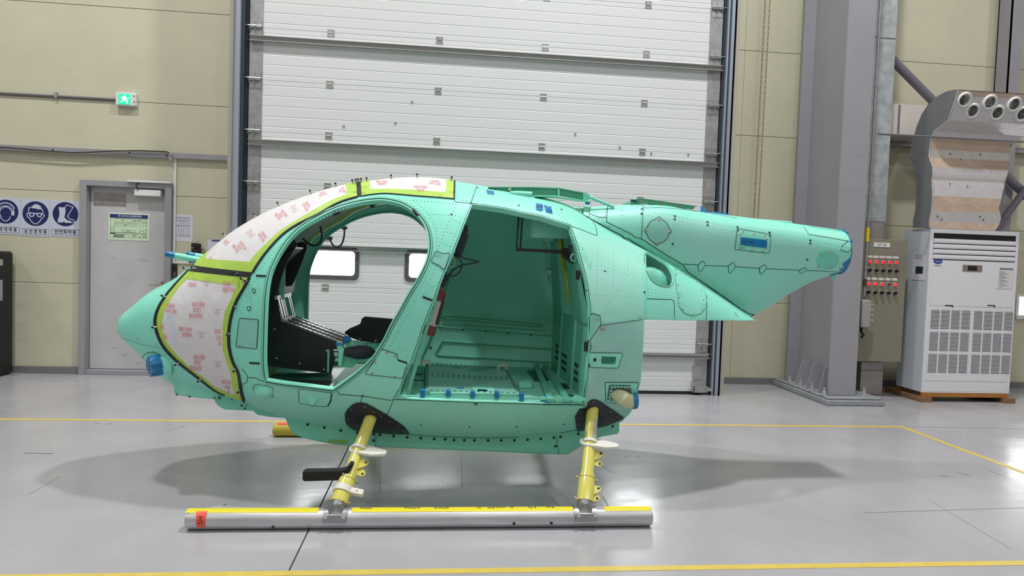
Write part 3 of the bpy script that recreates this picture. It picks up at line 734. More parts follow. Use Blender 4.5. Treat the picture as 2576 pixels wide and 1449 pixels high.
c0 = onY(2264, 262, 7.55); c1 = onY(2335, 345, 7.55)
MB().box(c0[0] - .12, c1[0], 7.55, 7.845, c1[2], c0[2]).build('duct_box', mat('duct_white', (205, 200, 194), rough=.4), wd, bevel=.004)
MB().prism([(c0[0] - .12, 7.55, c0[2]), (c1[0] - .14, 7.55, c0[2]), (c0[0] - .12, 7.83, c0[2] + .07), (c0[0] - .12, 7.845, c0[2] + .07)], (0, 0, .004)).build('duct_cap', mat('duct_white', (205, 200, 194)), wd)
MB().box(c0[0] - .015, c0[0] + .0, 7.535, 7.55, c1[2], c0[2] - .01).build('duct_edge', M_BRACE, wd)

# ---- packaged air conditioner
ax0, ax1, ay0, ay1, az0, az1 = 5.315, 6.365, 7.0, 7.43, .105, 1.905
ac = thing('air_conditioner', 'tall white floor standing air conditioner beside the control panel', 'air conditioner', ((ax0 + ax1) / 2, 7.2, .1))
M_AC = mat('ac_white', (222, 222, 228), rough=.35); M_ACS = mat('ac_side', (196, 202, 212), rough=.4, bump=.0005, bscale=90)
M_DK = mat('louvre_dark', (16, 17, 19), rough=.6)
MB().box(ax0, ax1, ay0 + .012, ay1, az0, az1).build('cabinet', M_ACS, ac, bevel=.003)
fz = az1 - .045
fm = MB().box(ax0, ax0 + .035, ay0, ay0 + .012, az0, az1).box(ax1 - .035, ax1, ay0, ay0 + .012, az0, az1).box(ax0 + .035, ax1 - .035, ay0, ay0 + .012, fz, az1).box(ax0 + .035, ax1 - .035, ay0, ay0 + .012, az0, az0 + .012)
fm.build('front_frame', M_AC, ac)
lz0 = az1 - .335
MB().box(ax0 + .036, ax1 - .036, ay0 + .004, ay0 + .011, lz0, fz - .001).build('outlet_recess', M_DK, ac)
for k in range(4):
    z = fz - .06 - .058 * k
    MB().prism([(ax0 + .04, ay0 + .004, z), (ax0 + .04, ay0 - .01, z - .006), (ax0 + .04, ay0 - .014, z - .026), (ax0 + .04, ay0 - .008, z - .046), (ax0 + .04, ay0 + .004, z - .05)], (ax1 - ax0 - .085, 0, 0)).build('louvre_blade', M_AC, ac, smooth=50)
mz = 1.06
up = MB().box(ax0 + .037, ax1 - .037, ay0 - .002, ay0 + .0115, mz + .003, lz0 - .002).build('upper_panel', M_AC, ac, bevel=.002)
ds = onY(2446, 675, ay0 - .004)
dsp = MB().box(ds[0] - .115, ds[0] + .115, ay0 - .006, ay0 - .002, ds[2] - .036, ds[2] + .036).build('display_plate', mat('display_bronze', (146, 132, 128), rough=.3, metal=.3), up)
MB().box(ds[0] - .055, ds[0] + .055, ay0 - .008, ay0 - .006, ds[2] - .025, ds[2] + .025).build('display_window', M_DK, dsp)
# badge
bd = onY(2359.5, 657.5, ay0 - .003); M_BADGE = mat('badge_blue', (38, 62, 140), rough=.3)
bo_ = MB().prism([(bd[0] + .052 * math.cos(2 * PI * i / 32), ay0 - .005, bd[2] + .026 * math.sin(2 * PI * i / 32)) for i in range(32)], (0, .003, 0)).build('badge', M_BADGE, up)
wall_text('Carrier', bd[0], bd[2], ay0 - .0056, .026, M_WHITE, bo_, cond=.9)
wall_text('Inverter', bd[0] + .0, bd[2] - .045, ay0 - .0025, .03, M_INK, bo_, cond=.85, bold=.01)
lwz = az0 + .125
lp_ = MB().box(ax0 + .037, ax1 - .037, ay0 - .002, ay0 + .0115, lwz + .003, mz).build('lower_panel', M_AC, ac, bevel=.002)
MB().box(ax0 + .037, ax1 - .037, ay0 - .001, ay0 + .0115, az0 + .013, lwz).build('kick_panel', M_AC, ac, bevel=.002)
for qx in (2388, 2494):
    q = onY(qx, 769, ay0 - .003); MB().box(q[0] - .05, q[0] + .045, ay0 - .004, ay0 - .002, q[2] - .004, q[2] + .007).box(q[0] + .032, q[0] + .045, ay0 - .004, ay0 - .002, q[2] - .018, q[2] - .004).build('pull_slot', M_DK, lp_)
g0 = onY(2338, 779, ay0); gw = .0998
gm = MB().box(0, gw, -.0035, -.0021, 0, .205); gs = MB()
for k in range(14): gs.box(.0, gw, -.0075, -.0034, .007 + .0145 * k, .007 + .0145 * k + .0062)
xs_ = [0, .121, .243, .365, .512, .634, .756, .878]
gfirst = None
gx0 = ax0 + .055
for r_ in range(3):
    for c_ in range(8):
        x = gx0 + xs_[c_]; z = onY(2350, 779, ay0)[2] - .215 - r_ * .243 + .01
        if gfirst is None:
            gfirst = gm.build('intake_grille', mat('grille_dark', (72, 74, 80), rough=.6)); gfirst.parent = ac; ORG[gfirst.name] = org(ac)
            s_ = gs.build('grille_slats', M_AC); s_.parent = gfirst; s_['kind'] = 'stuff'; o = gfirst
        else:
            o = copy_tree(gfirst, parent=ac)
        o.location = Vector((x, ay0, z)) - org(ac)
# papers
pp = onX(2309, 677, ax0)
def side_sheet(y0, y1, z0, z1):
    t = thing('printed_manual', 'plastic pocket with printed sheet hanging on the air conditioner side', 'notice', (ax0, (y0 + y1) / 2, z0))
    MB().box(ax0 - .004, ax0 - .001, y0, y1, z0, z1).build('sheet', M_PAPER, t)
    m_ = MB(); m_.box(ax0 - .0048, ax0 - .004, y0 + .03, y1 - .06, z0 + .07, z0 + .15)
    stuff(m_.build('picture', M_INK, t)); m2 = MB()
    for k in range(3): m2.box(ax0 - .0048, ax0 - .004, y0 + .05, y1 - .03, z0 + .235 + k * .018, z0 + .24 + k * .018)
    m2.box(ax0 - .0048, ax0 - .004, y0 + .14, y1 - .04, z0 + .345, z0 + .35)
    stuff(m2.build('print', M_INK2, t))
q0, q1 = onX(2297, 643, ax0), onX(2326, 705, ax0)
side_sheet(q1[1], q0[1], q1[2], q0[2])
q0, q1 = onY(2512, 673, ay0 - .003), onY(2544, 727, ay0 - .003)
t = thing('instruction_sheet', 'white instruction sheet with grey top edge hung on the front panel', 'notice', ((q0[0] + q1[0]) / 2, ay0, q1[2]))
MB().prism([(q0[0] + .012, ay0 - .004, q0[2]), (q1[0] + .005, ay0 - .004, q0[2] - .0), (q1[0] - .0, ay0 - .006, q1[2]), (q0[0] - .012, ay0 - .006, q1[2])], (0, .0015, 0)).build('sheet', mat('paper_cream', (214, 214, 212), rough=.6), t)
MB().box(q0[0] + .013, q1[0] + .003, ay0 - .0068, ay0 - .004, q0[2] - .02, q0[2] - .004).build('top_strip', M_INK2, t)
ln = MB()
for k in range(13): ln.box(q0[0] + .012, q0[0] + .07 + .03 * (k % 3), ay0 - .0068, ay0 - .0062, q0[2] - .045 - .014 * k, q0[2] - .042 - .014 * k)
stuff(ln.build('print', M_INK2, t))
# timber base
pl = thing('timber_base', 'low orange stained timber base under the air conditioner', 'pallet', ((ax0 + ax1) / 2, 7.2, 0))
M_TIM = mat('timber_orange', (176, 118, 52), rough=.5, var=.12, vscale=12, stretch=(1, 6, 6)); M_TIM2 = mat('timber_raw', (140, 104, 76), rough=.7, var=.14, vscale=14)
MB().box(ax0 + .01, ax1 - .01, ay0 + .0, ay0 + .045, .055, .1045).build('front_board', M_TIM, pl, bevel=.002)
MB().box(ax0 + .01, ax1 - .01, ay1 - .05, ay1, .055, .1045).build('rear_board', M_TIM, pl, bevel=.002)
for x in (ax0 - .03, ax1 - .08): MB().box(x, x + .13, ay0 - .04, ay1 + .15, 0, .054).build('runner', M_TIM2, pl, bevel=.002)
MB().box(ax0 + .04, ax1 - .04, ay0 + .1, ay1 - .06, .056, .1).build('deck_board', M_TIM2, pl)

# ---- insulated duct with nozzles on top
M_FOIL = mat('foil_matte', (214, 210, 214), rough=.32, metal=.35, bump=.004, bscale=26, rvar=.08)
M_FOILB = mat('foil_bright', (232, 230, 230), rough=.2, metal=.6, bump=.003, bscale=22, stretch=(1, 3, 3))
M_TAPEB = mat('tape_brown', (198, 176, 158), rough=.35, bump=.003, bscale=40, var=.08)
M_DSIDE = mat('duct_side_grey', (122, 124, 128), rough=.55, bump=.002, bscale=90, var=.08)
dx0, dx1 = 5.30, 6.37
fr_px = [(2410, 227), (2399, 262), (2385, 302), (2366, 316), (2350, 330), (2343, 346), (2341, 356), (2338, 375), (2337, 395), (2341, 408), (2346, 420), (2346, 443), (2344, 452), (2345, 466), (2346, 492), (2345, 510), (2343, 530), (2340, 545), (2338, 556), (2338, 574)]
bk_px = [(2403, 225), (2380, 230), (2358, 242), (2335, 262), (2318, 288), (2306, 318), (2297, 350), (2288, 385), (2288, 398), (2297, 412), (2303, 432), (2304, 460), (2304, 500), (2302, 532), (2297, 552), (2296, 573)]
Fp = [onX(x, y, dx0) for x, y in fr_px]; Bp = [onX(x, y, dx0) for x, y in bk_px]
Fp = [(p[1], p[2]) for p in Fp]; Bp = [(p[1], p[2]) for p in Bp]
duct = thing('insulated_duct', 'foil wrapped insulated duct with round nozzles above the air conditioner', 'duct', ((dx0 + dx1) / 2, 7.2, 1.91))
poly = Fp + Bp[::-1]
RX = [(2566, 227), (2566, 330), (2562, 359), (2568.7, 392.5), (2542, 441), (2536.8, 468), (2525.6, 502), (2521, 517), (2523, 533.7), (2528.6, 549), (2528.6, 559.5), (2513, 577.7)]
RXP = sorted([(float(onY(x, y, 6.95)[2]), float(onY(x, y, 6.95)[0])) for x, y in RX[2:]] + [(2.95, 6.37), (3.6, 6.37)])
XR_ = lambda z: float(np.interp(z, [a for a, b in RXP], [b for a, b in RXP]))
MB().prism([(dx0, y, z) for y, z in poly], (.012, 0, 0)).build('side_panel', M_DSIDE, duct)
MBR = [(y, z) for y, z in poly]
kinds = ['M', 'M', 'M2', 'M2', 'M2', 'T', 'T', 'F', 'T', 'T', 'M', 'F', 'M', 'M', 'T', 'T', 'F', 'M', 'T']
mtk = {'M': M_FOIL, 'T': M_TAPEB, 'F': M_FOILB, 'M2': M_FOIL}
nmk = {'M': 'foil_panel', 'T': 'tape_band', 'F': 'foil_band', 'M2': 'foil_panel'}
rs = random.Random(5)
for i in range(len(Fp) - 1):
    (y0, z0), (y1, z1) = Fp[i], Fp[i + 1]
    NX = 28
    R0, R1 = XR_(z0), XR_(z1)
    def fn(u, v, i=i, R0=R0, R1=R1, y0=y0, z0=z0, y1=y1, z1=z1):
        return (dx0 + (R0 + (R1 - R0) * v - dx0) * u, y0 + (y1 - y0) * v + (.006 * math.sin(u * 40 + i) * math.sin(u * 13 + i * 2) if 0 < v < 1 else 0), z0 + (z1 - z0) * v)
    mb = MB().grid(fn, NX, 3)
    k = len(mb.v); mb.grid(lambda u, v: (dx0 + (R0 + (R1 - R0) * v - dx0) * u, (y0 + (y1 - y0) * v) + .01, z0 + (z1 - z0) * v), 2, 2)
    mb.build(nmk[kinds[i]], mtk[kinds[i]], duct, smooth=60)
for i in range(len(Bp) - 1):
    (y0, z0), (y1, z1) = Bp[i], Bp[i + 1]
    MB().add([(dx0, y0, z0), (XR_(z0), y0, z0), (XR_(z1), y1, z1), (dx0, y1, z1)], [(0, 3, 2, 1)]).build('foil_back', M_FOIL, duct)
MB().add([(XR_(z) - .001, y, z) for y, z in poly], [tuple(range(len(poly)))]).build('side_panel', M_DSIDE, duct)
# tape edging round the side panel and the nozzle face
ed = MB().tube([(dx0, y - .002, z) for y, z in Fp], .006, n=6)
ed.build('edge_tape', M_FOILB, duct, smooth=60)
A_, B_ = Vector((0, Fp[0][0], Fp[0][1])), Vector((0, Fp[2][0], Fp[2][1]))
fd = (B_ - A_).normalized(); nrm = Vector((0, fd.z, -fd.y))
if nrm.y > 0: nrm = -nrm
L_ = (B_ - A_).length
MB().prism([(dx0 + .004, A_.y + nrm.y * .003, A_.z + nrm.z * .003), (dx1 - .004, A_.y + nrm.y * .003, A_.z + nrm.z * .003), (dx1 - .004, A_.y + fd.y * .05 + nrm.y * .003, A_.z + fd.z * .05 + nrm.z * .003), (dx0 + .004, A_.y + fd.y * .05 + nrm.y * .003, A_.z + fd.z * .05 + nrm.z * .003)], nrm * .002).build('tape_band', M_TAPEB, duct)
def noz_center(px, py):
    d = ray(px, py); n = np.array(nrm); return CAMP + d * ((np.array(A_) - CAMP) @ n / (d @ n))
nz0 = None
ax_ = Vector((1, 0, 0)); bx_ = Vector(nrm).cross(ax_)
def noz():
    base = MB(); N = 28
    prof = [(.083, 0), (.080, .014), (.068, .022), (.056, .016), (.052, -.012)]
    def P(r, h, j): a = 2 * PI * j / N; return (ax_ * math.cos(a) + bx_ * math.sin(a)) * r + Vector(nrm) * h
    vs = [P(r, h, j) for r, h in prof for j in range(N)]
    fs = [(i * N + j, i * N + (j + 1) % N, (i + 1) * N + (j + 1) % N, (i + 1) * N + j) for i in range(len(prof) - 1) for j in range(N)]
    base.add(vs, fs)
    core = MB().prism([tuple((ax_ * math.cos(2 * PI * j / 20) + bx_ * math.sin(2 * PI * j / 20)) * .054 + Vector(nrm) * .003) for j in range(20)], Vector(nrm) * .001)
    ri = MB()
    for R_, hh in ((.040, .008), (.026, .012), (.012, .015)):
        ri.tube([(ax_ * math.cos(2 * PI * j / 20) + bx_ * math.sin(2 * PI * j / 20)) * R_ + Vector(nrm) * hh for j in range(21)], .0035, n=6, cap=False)
    ri.ball(Vector(nrm) * .014, .008, 8, 5)
    for a in range(3):
        dd = ax_ * math.cos(a * 2 * PI / 3 + .5) + bx_ * math.sin(a * 2 * PI / 3 + .5); ri.cyl(dd * .052 + Vector(nrm) * .005, Vector(nrm) * .012, .003, n=6)
    return base, core, ri
base, core, ri = noz()
for px in ((2425, 250.5), (2489, 256.5), (2550, 262), (2445, 278.5), (2507.5, 283), (2570, 286.5)):
    c = noz_center(*px)
    if nz0 is None:
        nz0 = base.build('nozzle_ring', M_WHITE, smooth=50); nz0.parent = duct; ORG[nz0.name] = org(duct)
        k1 = core.build('nozzle_throat', M_DK); k1.parent = nz0
        k2 = ri.build('nozzle_vanes', mat('vane_grey', (120, 120, 118), rough=.5), smooth=50); k2.parent = nz0; o = nz0
    else: o = copy_tree(nz0, parent=duct)
    o.location = Vector(c) - org(duct)
# printed arrows on the foil
ar = MB()
for x_, y_ in ((2390, 386), (2466, 388), (2389, 462), (2433, 468), (2368, 552), (2473, 553), (2415, 400), (2358, 544), (2465, 545)):
    q = onY(x_, y_, 6.93); yy = min(p[0] for p in Fp) - .002
    zc = q[2]
    # place on the nearest front facet
    for i in range(len(Fp) - 1):
        if Fp[i + 1][1] <= zc <= Fp[i][1]:
            tt = (Fp[i][1] - zc) / (Fp[i][1] - Fp[i + 1][1]); yy = Fp[i][0] + (Fp[i + 1][0] - Fp[i][0]) * tt
    q = onY(x_, y_, yy); ar.prism([(q[0] - .009, yy - .0085, q[2] - .009), (q[0] + .010, yy - .0085, q[2] - .013), (q[0] - .004, yy - .0085, q[2] + .012)], (0, .0005, 0))
stuff(ar.build('printed_arrow', M_INK, duct))
# ================================================================== HELICOPTER
YC = 4.47
heli = thing('helicopter_airframe', 'mint green primed helicopter fuselage without doors standing on skids', 'helicopter', (0, YC, 0))
def pchip(xs, ys, x):
    xs = np.asarray(xs, float); ys = np.asarray(ys, float); x = np.clip(np.asarray(x, float), xs[0], xs[-1])
    h = np.diff(xs); d = np.diff(ys) / h; m = np.zeros(len(xs))
    for i in range(1, len(xs) - 1):
        if d[i - 1] * d[i] > 0:
            w1 = 2 * h[i] + h[i - 1]; w2 = h[i] + 2 * h[i - 1]; m[i] = (w1 + w2) / (w1 / d[i - 1] + w2 / d[i])
    m[0] = d[0]; m[-1] = d[-1]
    i = np.clip(np.searchsorted(xs, x, side='right') - 1, 0, len(xs) - 2); t = (x - xs[i]) / h[i]
    return ys[i] * (1 + 2 * t) * (1 - t) ** 2 + h[i] * m[i] * t * (1 - t) ** 2 + ys[i + 1] * t * t * (3 - 2 * t) + h[i] * m[i + 1] * t * t * (t - 1)
class Surf:
    """a loft along X; parameters (u, v): u runs along X, v from 0 (bottom centre) to pi (top centre), near side"""
    def __init__(s, u0, u1, nu=280, nv=110):
        s.u0, s.u1 = u0, u1
        U = np.linspace(u0, u1, nu); V = np.linspace(0, PI, nv)
        UU, VV = np.meshgrid(U, V, indexing='ij'); P = s.pt(UU, VV)
        s.G = P.reshape(-1, 3); s.UV = np.stack([UU, VV], -1).reshape(-1, 2)
        f = []
        for i in range(nu - 1):
            for j in range(nv - 1):
                a = i * nv + j; f.append((a, a + 1, a + nv + 1, a + nv))
        s.bvh = BVHTree.FromPolygons([tuple(p) for p in s.G], f)
        s.F = f
        s.VN = s.nrm(s.UV[:, 0], s.UV[:, 1])
    def nrm(s, u, v):
        e = 1e-3
        u = np.clip(u, s.u0 + e, s.u1 - e); v = np.clip(v, 2e-3, PI - 2e-3)
        du = s.pt(u + e, v) - s.pt(u - e, v); dv = s.pt(u, v + e) - s.pt(u, v - e)
        n = np.cross(du, dv); n /= np.maximum(np.linalg.norm(n, axis=-1, keepdims=True), 1e-12)
        P = s.pt(u, v); c = s.center(u)
        sg = np.sign(((P - c) * n).sum(-1, keepdims=True)); sg[sg == 0] = 1
        return n * sg
    def hitq(s, px, py):
        d = Vector(ray(px, py)).normalized()
        loc, nn, idx, dist = s.bvh.ray_cast(Vector(CAMP), d)
        if loc is None:
            dd = np.array(d); q = s.G - CAMP; t = q @ dd; k = int(np.argmin(((q - t[:, None] * dd) ** 2).sum(1)))
            return tuple(s.UV[k]), s.G[k], s.VN[k]
        f = s.F[idx]; L = np.array(loc); P0 = s.G[f[0]]; e1 = s.G[f[3]] - P0; e2 = s.G[f[1]] - P0; r_ = L - P0
        a, b, c, p, q = e1 @ e1, e1 @ e2, e2 @ e2, e1 @ r_, e2 @ r_; D = a * c - b * b
        if D < 1e-16: x = y = .5
        else: x, y = (c * p - b * q) / D, (a * q - b * p) / D
        x = min(max(x, 0), 1); y = min(max(y, 0), 1); u0, v0 = s.UV[f[0]]; u1, v1 = s.UV[f[2]]
        n = s.VN[f[0]] * (1 - x) * (1 - y) + s.VN[f[3]] * x * (1 - y) + s.VN[f[1]] * (1 - x) * y + s.VN[f[2]] * x * y
        return (float(u0 + (u1 - u0) * x), float(v0 + (v1 - v0) * y)), L, n / np.linalg.norm(n)
    def at(s, px, py): return s.hitq(px, py)[0]
    def P3(s, px, py, off=0.0):
        uv, P, n = s.hitq(px, py); return Vector(P + n * off), Vector(n)
# --- main body (cabin egg)
PA = [-1.93, 1.01, 1.0736, 1.1482, 1.2345, 1.3606, 1.576, 1.738, 1.8677, 1.9139, 1.8717, 1.8167, 1.6331, 1.4364, 1.0746, .8595, .7653, .6553, .5718, .5475, .4823, .3554, .2968, .2627, .3043, .3706]
TIP = PA[0]
XKA = np.array([-1.9, -1.83, -1.75, -1.6, -1.45, -1.2, -.9, -.5, -.1, .3, .7, 1.1, 1.5, 2.1]); KBA = np.array([-1.9, -1.8, -1.7, -1.6, -1.5, -1.2, -.8, -.3, .3, .8, 1.2])
tT = lambda X: np.sqrt(np.maximum(np.asarray(X, float) - TIP, 0))
def zmA(X): return pchip([-2.3, -1.9, -1.6, -1.2, -.5, .5, 1.2, 2.15], [.93, .93, .96, .98, .97, .97, 1.0, 1.0], X)
WA = lambda X: pchip(tT([TIP, -1.9, -1.75, -1.6, -1.4, -1.2, -.9, -.5, 0, .5, .9, 1.2, 1.6, 2.15]), [0, .17, .29, .38, .47, .54, .62, .67, .69, .69, .66, .60, .44, .22], tT(X))
class SurfA(Surf):
    def prof(s, X):
        z0 = float(zmA(TIP))
        return pchip(np.r_[0, tT(XKA)], np.r_[z0, PA[1:15]], tT(X)), pchip(np.r_[0, tT(KBA)], np.r_[z0, PA[15:]], tT(X))
    def pt(s, u, v):
        X = TIP + np.asarray(u, float) ** 2; zt, zb = s.prof(X); zm = zmA(X); w_ = WA(X)
        sn = np.sin(v); c = -np.cos(v); n = np.where(c > 0, 2.25, 2.3)
        y = w_ * np.abs(sn) ** (2 / n); z = zm + np.where(c > 0, zt - zm, zm - zb) * np.sign(c) * np.abs(c) ** (2 / n)
        return np.stack([X + 0 * y, YC - y, z], -1)
    def center(s, u):
        X = TIP + np.asarray(u, float) ** 2; return np.stack([X, YC + 0 * X, zmA(X)], -1)
A = SurfA(0.0, math.sqrt(2.14 - TIP))
uA = lambda X: math.sqrt(max(X - TIP, 0))
# --- upper body running into the tail boom
XE = 2.7189
PB = [1.7661, 1.7914, 1.8066, 1.7728, 1.7511, 1.7203, 1.6916, 1.795, 1.70, 1.25, 1.066, 1.1248, 1.2548, 1.3578, 1.3943]
XKB = [.9, 1.15, 1.4, 1.7, 2.0, 2.4, XE]; KBB = [.5, .9, 1.4, 2.05, 2.2, 2.4, 2.6, XE]
WBf = lambda X: pchip([.3, .8, 1.35, 2, 2.4, XE], [.30, .30, .28, .21, .165, .152], X)
class SurfB(Surf):
    def pt(s, u, v):
        X = np.asarray(u, float); zt = pchip(XKB, PB[:7], X); zb = pchip(KBB, PB[7:], X)
        zm = zt - pchip([.3, 1.4, 2.0, XE], [.22, .22, .18, .155], X)
        sn = np.sin(v); c = -np.cos(v); n = np.where(c > 0, pchip([.3, 1.35, 2.2, XE], [3.2, 3.0, 2.4, 2.0], X), pchip([.3, 1.9, 2.3, XE], [2.0, 1.5, 1.45, 2.0], X))
        y = WBf(X) * np.abs(sn) ** (2 / n)
        return np.stack([X + 0 * y, YC - y, zm + np.where(c > 0, zt - zm, zm - zb) * np.sign(c) * np.abs(c) ** (2 / n)], -1)
    def center(s, u):
        X = np.asarray(u, float); zt = pchip(XKB, PB[:7], X); return np.stack([X, YC + 0 * X, zt - .2 + 0 * X], -1)
B = SurfB(.5, XE)

def inpoly(P, poly):
    P = np.asarray(P); poly = np.asarray(poly); x, y = P[:, 0], P[:, 1]; r_ = np.zeros(len(P), bool); n = len(poly)
    for i in range(n):
        x0, y0 = poly[i]; x1, y1 = poly[(i + 1) % n]
        if y0 == y1: continue
        c = ((y0 > y) != (y1 > y)) & (x < (x1 - x0) * (y - y0) / (y1 - y0) + x0); r_ ^= c
    return r_
def dseg(P, poly):
    P = np.asarray(P); d = np.full(len(P), 1e9); n = len(poly)
    for i in range(n):
        a = np.array(poly[i]); b = np.array(poly[(i + 1) % n]); ab = b - a; L = max(ab @ ab, 1e-12)
        t = np.clip(((P - a) @ ab) / L, 0, 1); d = np.minimum(d, np.linalg.norm(P - a - t[:, None] * ab, axis=1))
    return d
VS = .5     # parameter plane scale of v
def dens(S, L, step=.03, closed=True):
    out = []; n = len(L)
    for i in range(n if closed else n - 1):
        a = np.array(L[i], float); b = np.array(L[(i + 1) % n], float)
        d = np.linalg.norm(S.pt(a[0], a[1]) - S.pt(b[0], b[1])); k = max(1, int(math.ceil(d / step)))
        for j in range(k): out.append(tuple(a + (b - a) * j / k))
    if not closed: out.append(tuple(L[-1]))
    return out
def grid_uv(S, dx=.04, nv=46):
    us = [S.u0 + .01]
    while us[-1] < S.u1: us.append(us[-1] + (min(.055, dx / (2 * max(us[-1], .05))) if S is A else dx))
    return np.array([(u, v) for u in us for v in np.linspace(0, PI, nv)[1:-1]])
GUV = {id(A): grid_uv(A), id(B): grid_uv(B)}
def patch(S, name, outer, m, parent, holes=(), off=0.0, th=.002, dx=None, nv=None, mirror=None, step=.03, both_parent=None):
    """a shell piece lying on the loft: outline and holes in (u, v), offset off outside the surface, th thick inwards"""
    loops = [dens(S, outer, step)] + [dens(S, h, step) for h in holes]
    sc_ = np.array([1, VS])
    Ls = [np.array(l) * sc_ for l in loops]
    g = GUV[id(S)] if dx is None else grid_uv(S, dx, nv or 46)
    g = g * sc_
    lo, hi = Ls[0].min(0), Ls[0].max(0); g = g[((g > lo) & (g < hi)).all(1)]
    if len(g):
        k = inpoly(g, Ls[0])
        for h in Ls[1:]: k &= ~inpoly(g, h)
        g = g[k]
    if len(g):
        k = np.ones(len(g), bool)
        for l in Ls: k &= dseg(g, l) > .011
        g = g[k]
    vs = []; es = []
    for l in Ls:
        b = len(vs); vs += [Vector(p) for p in l]; es += [(b + i, b + (i + 1) % len(l)) for i in range(len(l))]
    vs += [Vector(p) for p in g]
    V, E_, T, *_ = delaunay_2d_cdt(vs, es, [], 0, 1e-7)
    V = np.array([tuple(p) for p in V]); T = np.array([t for t in T if len(t) == 3])
    c = V[T].mean(1); k = inpoly(c, Ls[0])
    for h in Ls[1:]: k &= ~inpoly(c, h)
    T = T[k]
    used = np.unique(T); mp_ = -np.ones(len(V), int); mp_[used] = np.arange(len(used)); V = V[used]; T = mp_[T]
    uv = V / sc_; u = np.clip(uv[:, 0], S.u0, S.u1); v = np.clip(uv[:, 1], 0, PI)
    P = S.pt(u, v); N = S.nrm(u, v)
    Po = P + N * off; Pi = P + N * (off - th)
    # outward orientation
    a, b, c_ = Po[T[:, 0]], Po[T[:, 1]], Po[T[:, 2]]; nn = np.cross(b - a, c_ - a); flip = (nn * N[T[:, 0]]).sum(1) < 0
    T[flip] = T[flip][:, ::-1]
    n = len(V); cnt = {}
    for t in T:
        for i in range(3):
            e = (t[i], t[(i + 1) % 3]); cnt[e] = 1
    bd = [e for e in cnt if (e[1], e[0]) not in cnt]
    VV = np.concatenate([Po, Pi]); F_ = [tuple(t) for t in T] + [tuple(t[::-1] + n) for t in T]
    # the rim gets its own vertices so that it stays crisp
    k0 = 2 * n; rim = []; vm = {}
    for a_, b_ in bd:
        for q in (a_, b_):
            if q not in vm: vm[q] = k0 + 2 * len(vm); rim += [Po[q], Pi[q]]
        F_.append((vm[b_], vm[a_], vm[a_] + 1, vm[b_] + 1))
    if rim: VV = np.concatenate([VV, np.array(rim)])
    def mk(VV, F_, par):
        mb = MB(); mb.v = [tuple(p) for p in VV]; mb.f = F_
        o = mb.build(name, m, par); o.data.shade_smooth(); return o
    o = mk(VV, F_, parent)
    if mirror:
        W2_ = VV.copy(); W2_[:, 1] = 2 * YC - W2_[:, 1]
        o2 = mk(W2_, [f[::-1] for f in F_], both_parent or parent)
        return o, o2
    return o
def px(S, L):
    out = []
    for i, p in enumerate(L):
        out.append(S.at(*p))
        if i < len(L) - 1:
            q = L[i + 1]; d = math.hypot(q[0] - p[0], q[1] - p[1]); k = int(d // 22)
            for j in range(1, k + 1): t = j / (k + 1); out.append(S.at(p[0] + (q[0] - p[0]) * t, p[1] + (q[1] - p[1]) * t))
    return out
def seam(S, L, m, parent, closed=False, wd=.004, h=.0012, name='sealant_line', uv=False, off=0.0, step=.02):
    L = L if uv else px(S, L); D = dens(S, L, step, closed); D = np.array(D)
    P = S.pt(D[:, 0], D[:, 1]); N = S.nrm(D[:, 0], D[:, 1]); P = P + N * off
    n = len(P); k = np.arange(n)
    if closed: T = P[(k + 1) % n] - P[(k - 1) % n]
    else: T = P[np.minimum(k + 1, n - 1)] - P[np.maximum(k - 1, 0)]
    T /= np.maximum(np.linalg.norm(T, axis=1, keepdims=True), 1e-9); Sd = np.cross(N, T) * wd / 2
    vs = np.concatenate([P - Sd - N * .001, P - Sd * .8 + N * h, P + Sd * .8 + N * h, P + Sd - N * .001]); fs = []
    for i in range(n if closed else n - 1):
        j = (i + 1) % n
        for q in range(3): fs.append((q * n + i, q * n + j, (q + 1) * n + j, (q + 1) * n + i))
    return MB().add(vs, fs).build(name, m, parent)
def along(L, n=None, pitch=None):
    L = [np.array(p, float) for p in L]; d = [0]
    for i in range(len(L) - 1): d.append(d[-1] + np.linalg.norm(L[i + 1] - L[i]))
    n = n or max(2, int(round(d[-1] / pitch)) + 1); out = []
    for k in range(n):
        t = d[-1] * k / (n - 1); i = min(np.searchsorted(d, t, side='right') - 1, len(L) - 2); out.append(L[i] + (L[i + 1] - L[i]) * (t - d[i]) / max(d[i + 1] - d[i], 1e-9))
    return out
def rivets(S, rows, m, parent, r=.0042, h=.0022, pitch=9.0, name='rivet_rows', off=0.0):
    mb = MB()
    for L in rows:
        pt_ = pitch
        if isinstance(L, tuple): L, pt_ = L
        for p in along(L, pitch=pt_):
            P, n = S.P3(p[0], p[1], off); mb.dome(P, n, r, h)
    return stuff(mb.build(name, m, parent, smooth=80))
def fasteners(S, pts, m, parent, r=.007, h=.003, name='screw', n=10, off=0.0):
    f0 = None
    for p in pts:
        P, N = S.P3(p[0], p[1], off)
        if f0 is None:
            f0 = MB().dome((0, 0, 0), (0, 0, 1), r, h, n).build(name, m, parent, smooth=70, local=True); o = f0
        else: o = f0.copy(); COL.objects.link(o)
        o.rotation_mode = 'QUATERNION'; o.rotation_quaternion = Vector((0, 0, 1)).rotation_difference(N); o.location = P - org(parent)
def surf_text(S, s, cx, cy, size, m, parent, ang=0.0, cond=1.0, off=.004, skew=0.0, bold=0.0, name='lettering', mirror=False):
    vs, fs = text_mesh(s, size, 'CENTER', cond, bold); ca, sa = math.cos(ang), math.sin(ang); out = []
    for a, b in vs:
        a += b * skew
        P, n = S.P3(cx + a * ca + b * sa, cy + a * sa - b * ca, off); out.append(P)
    return MB().add(out, fs).build(name, m, parent)

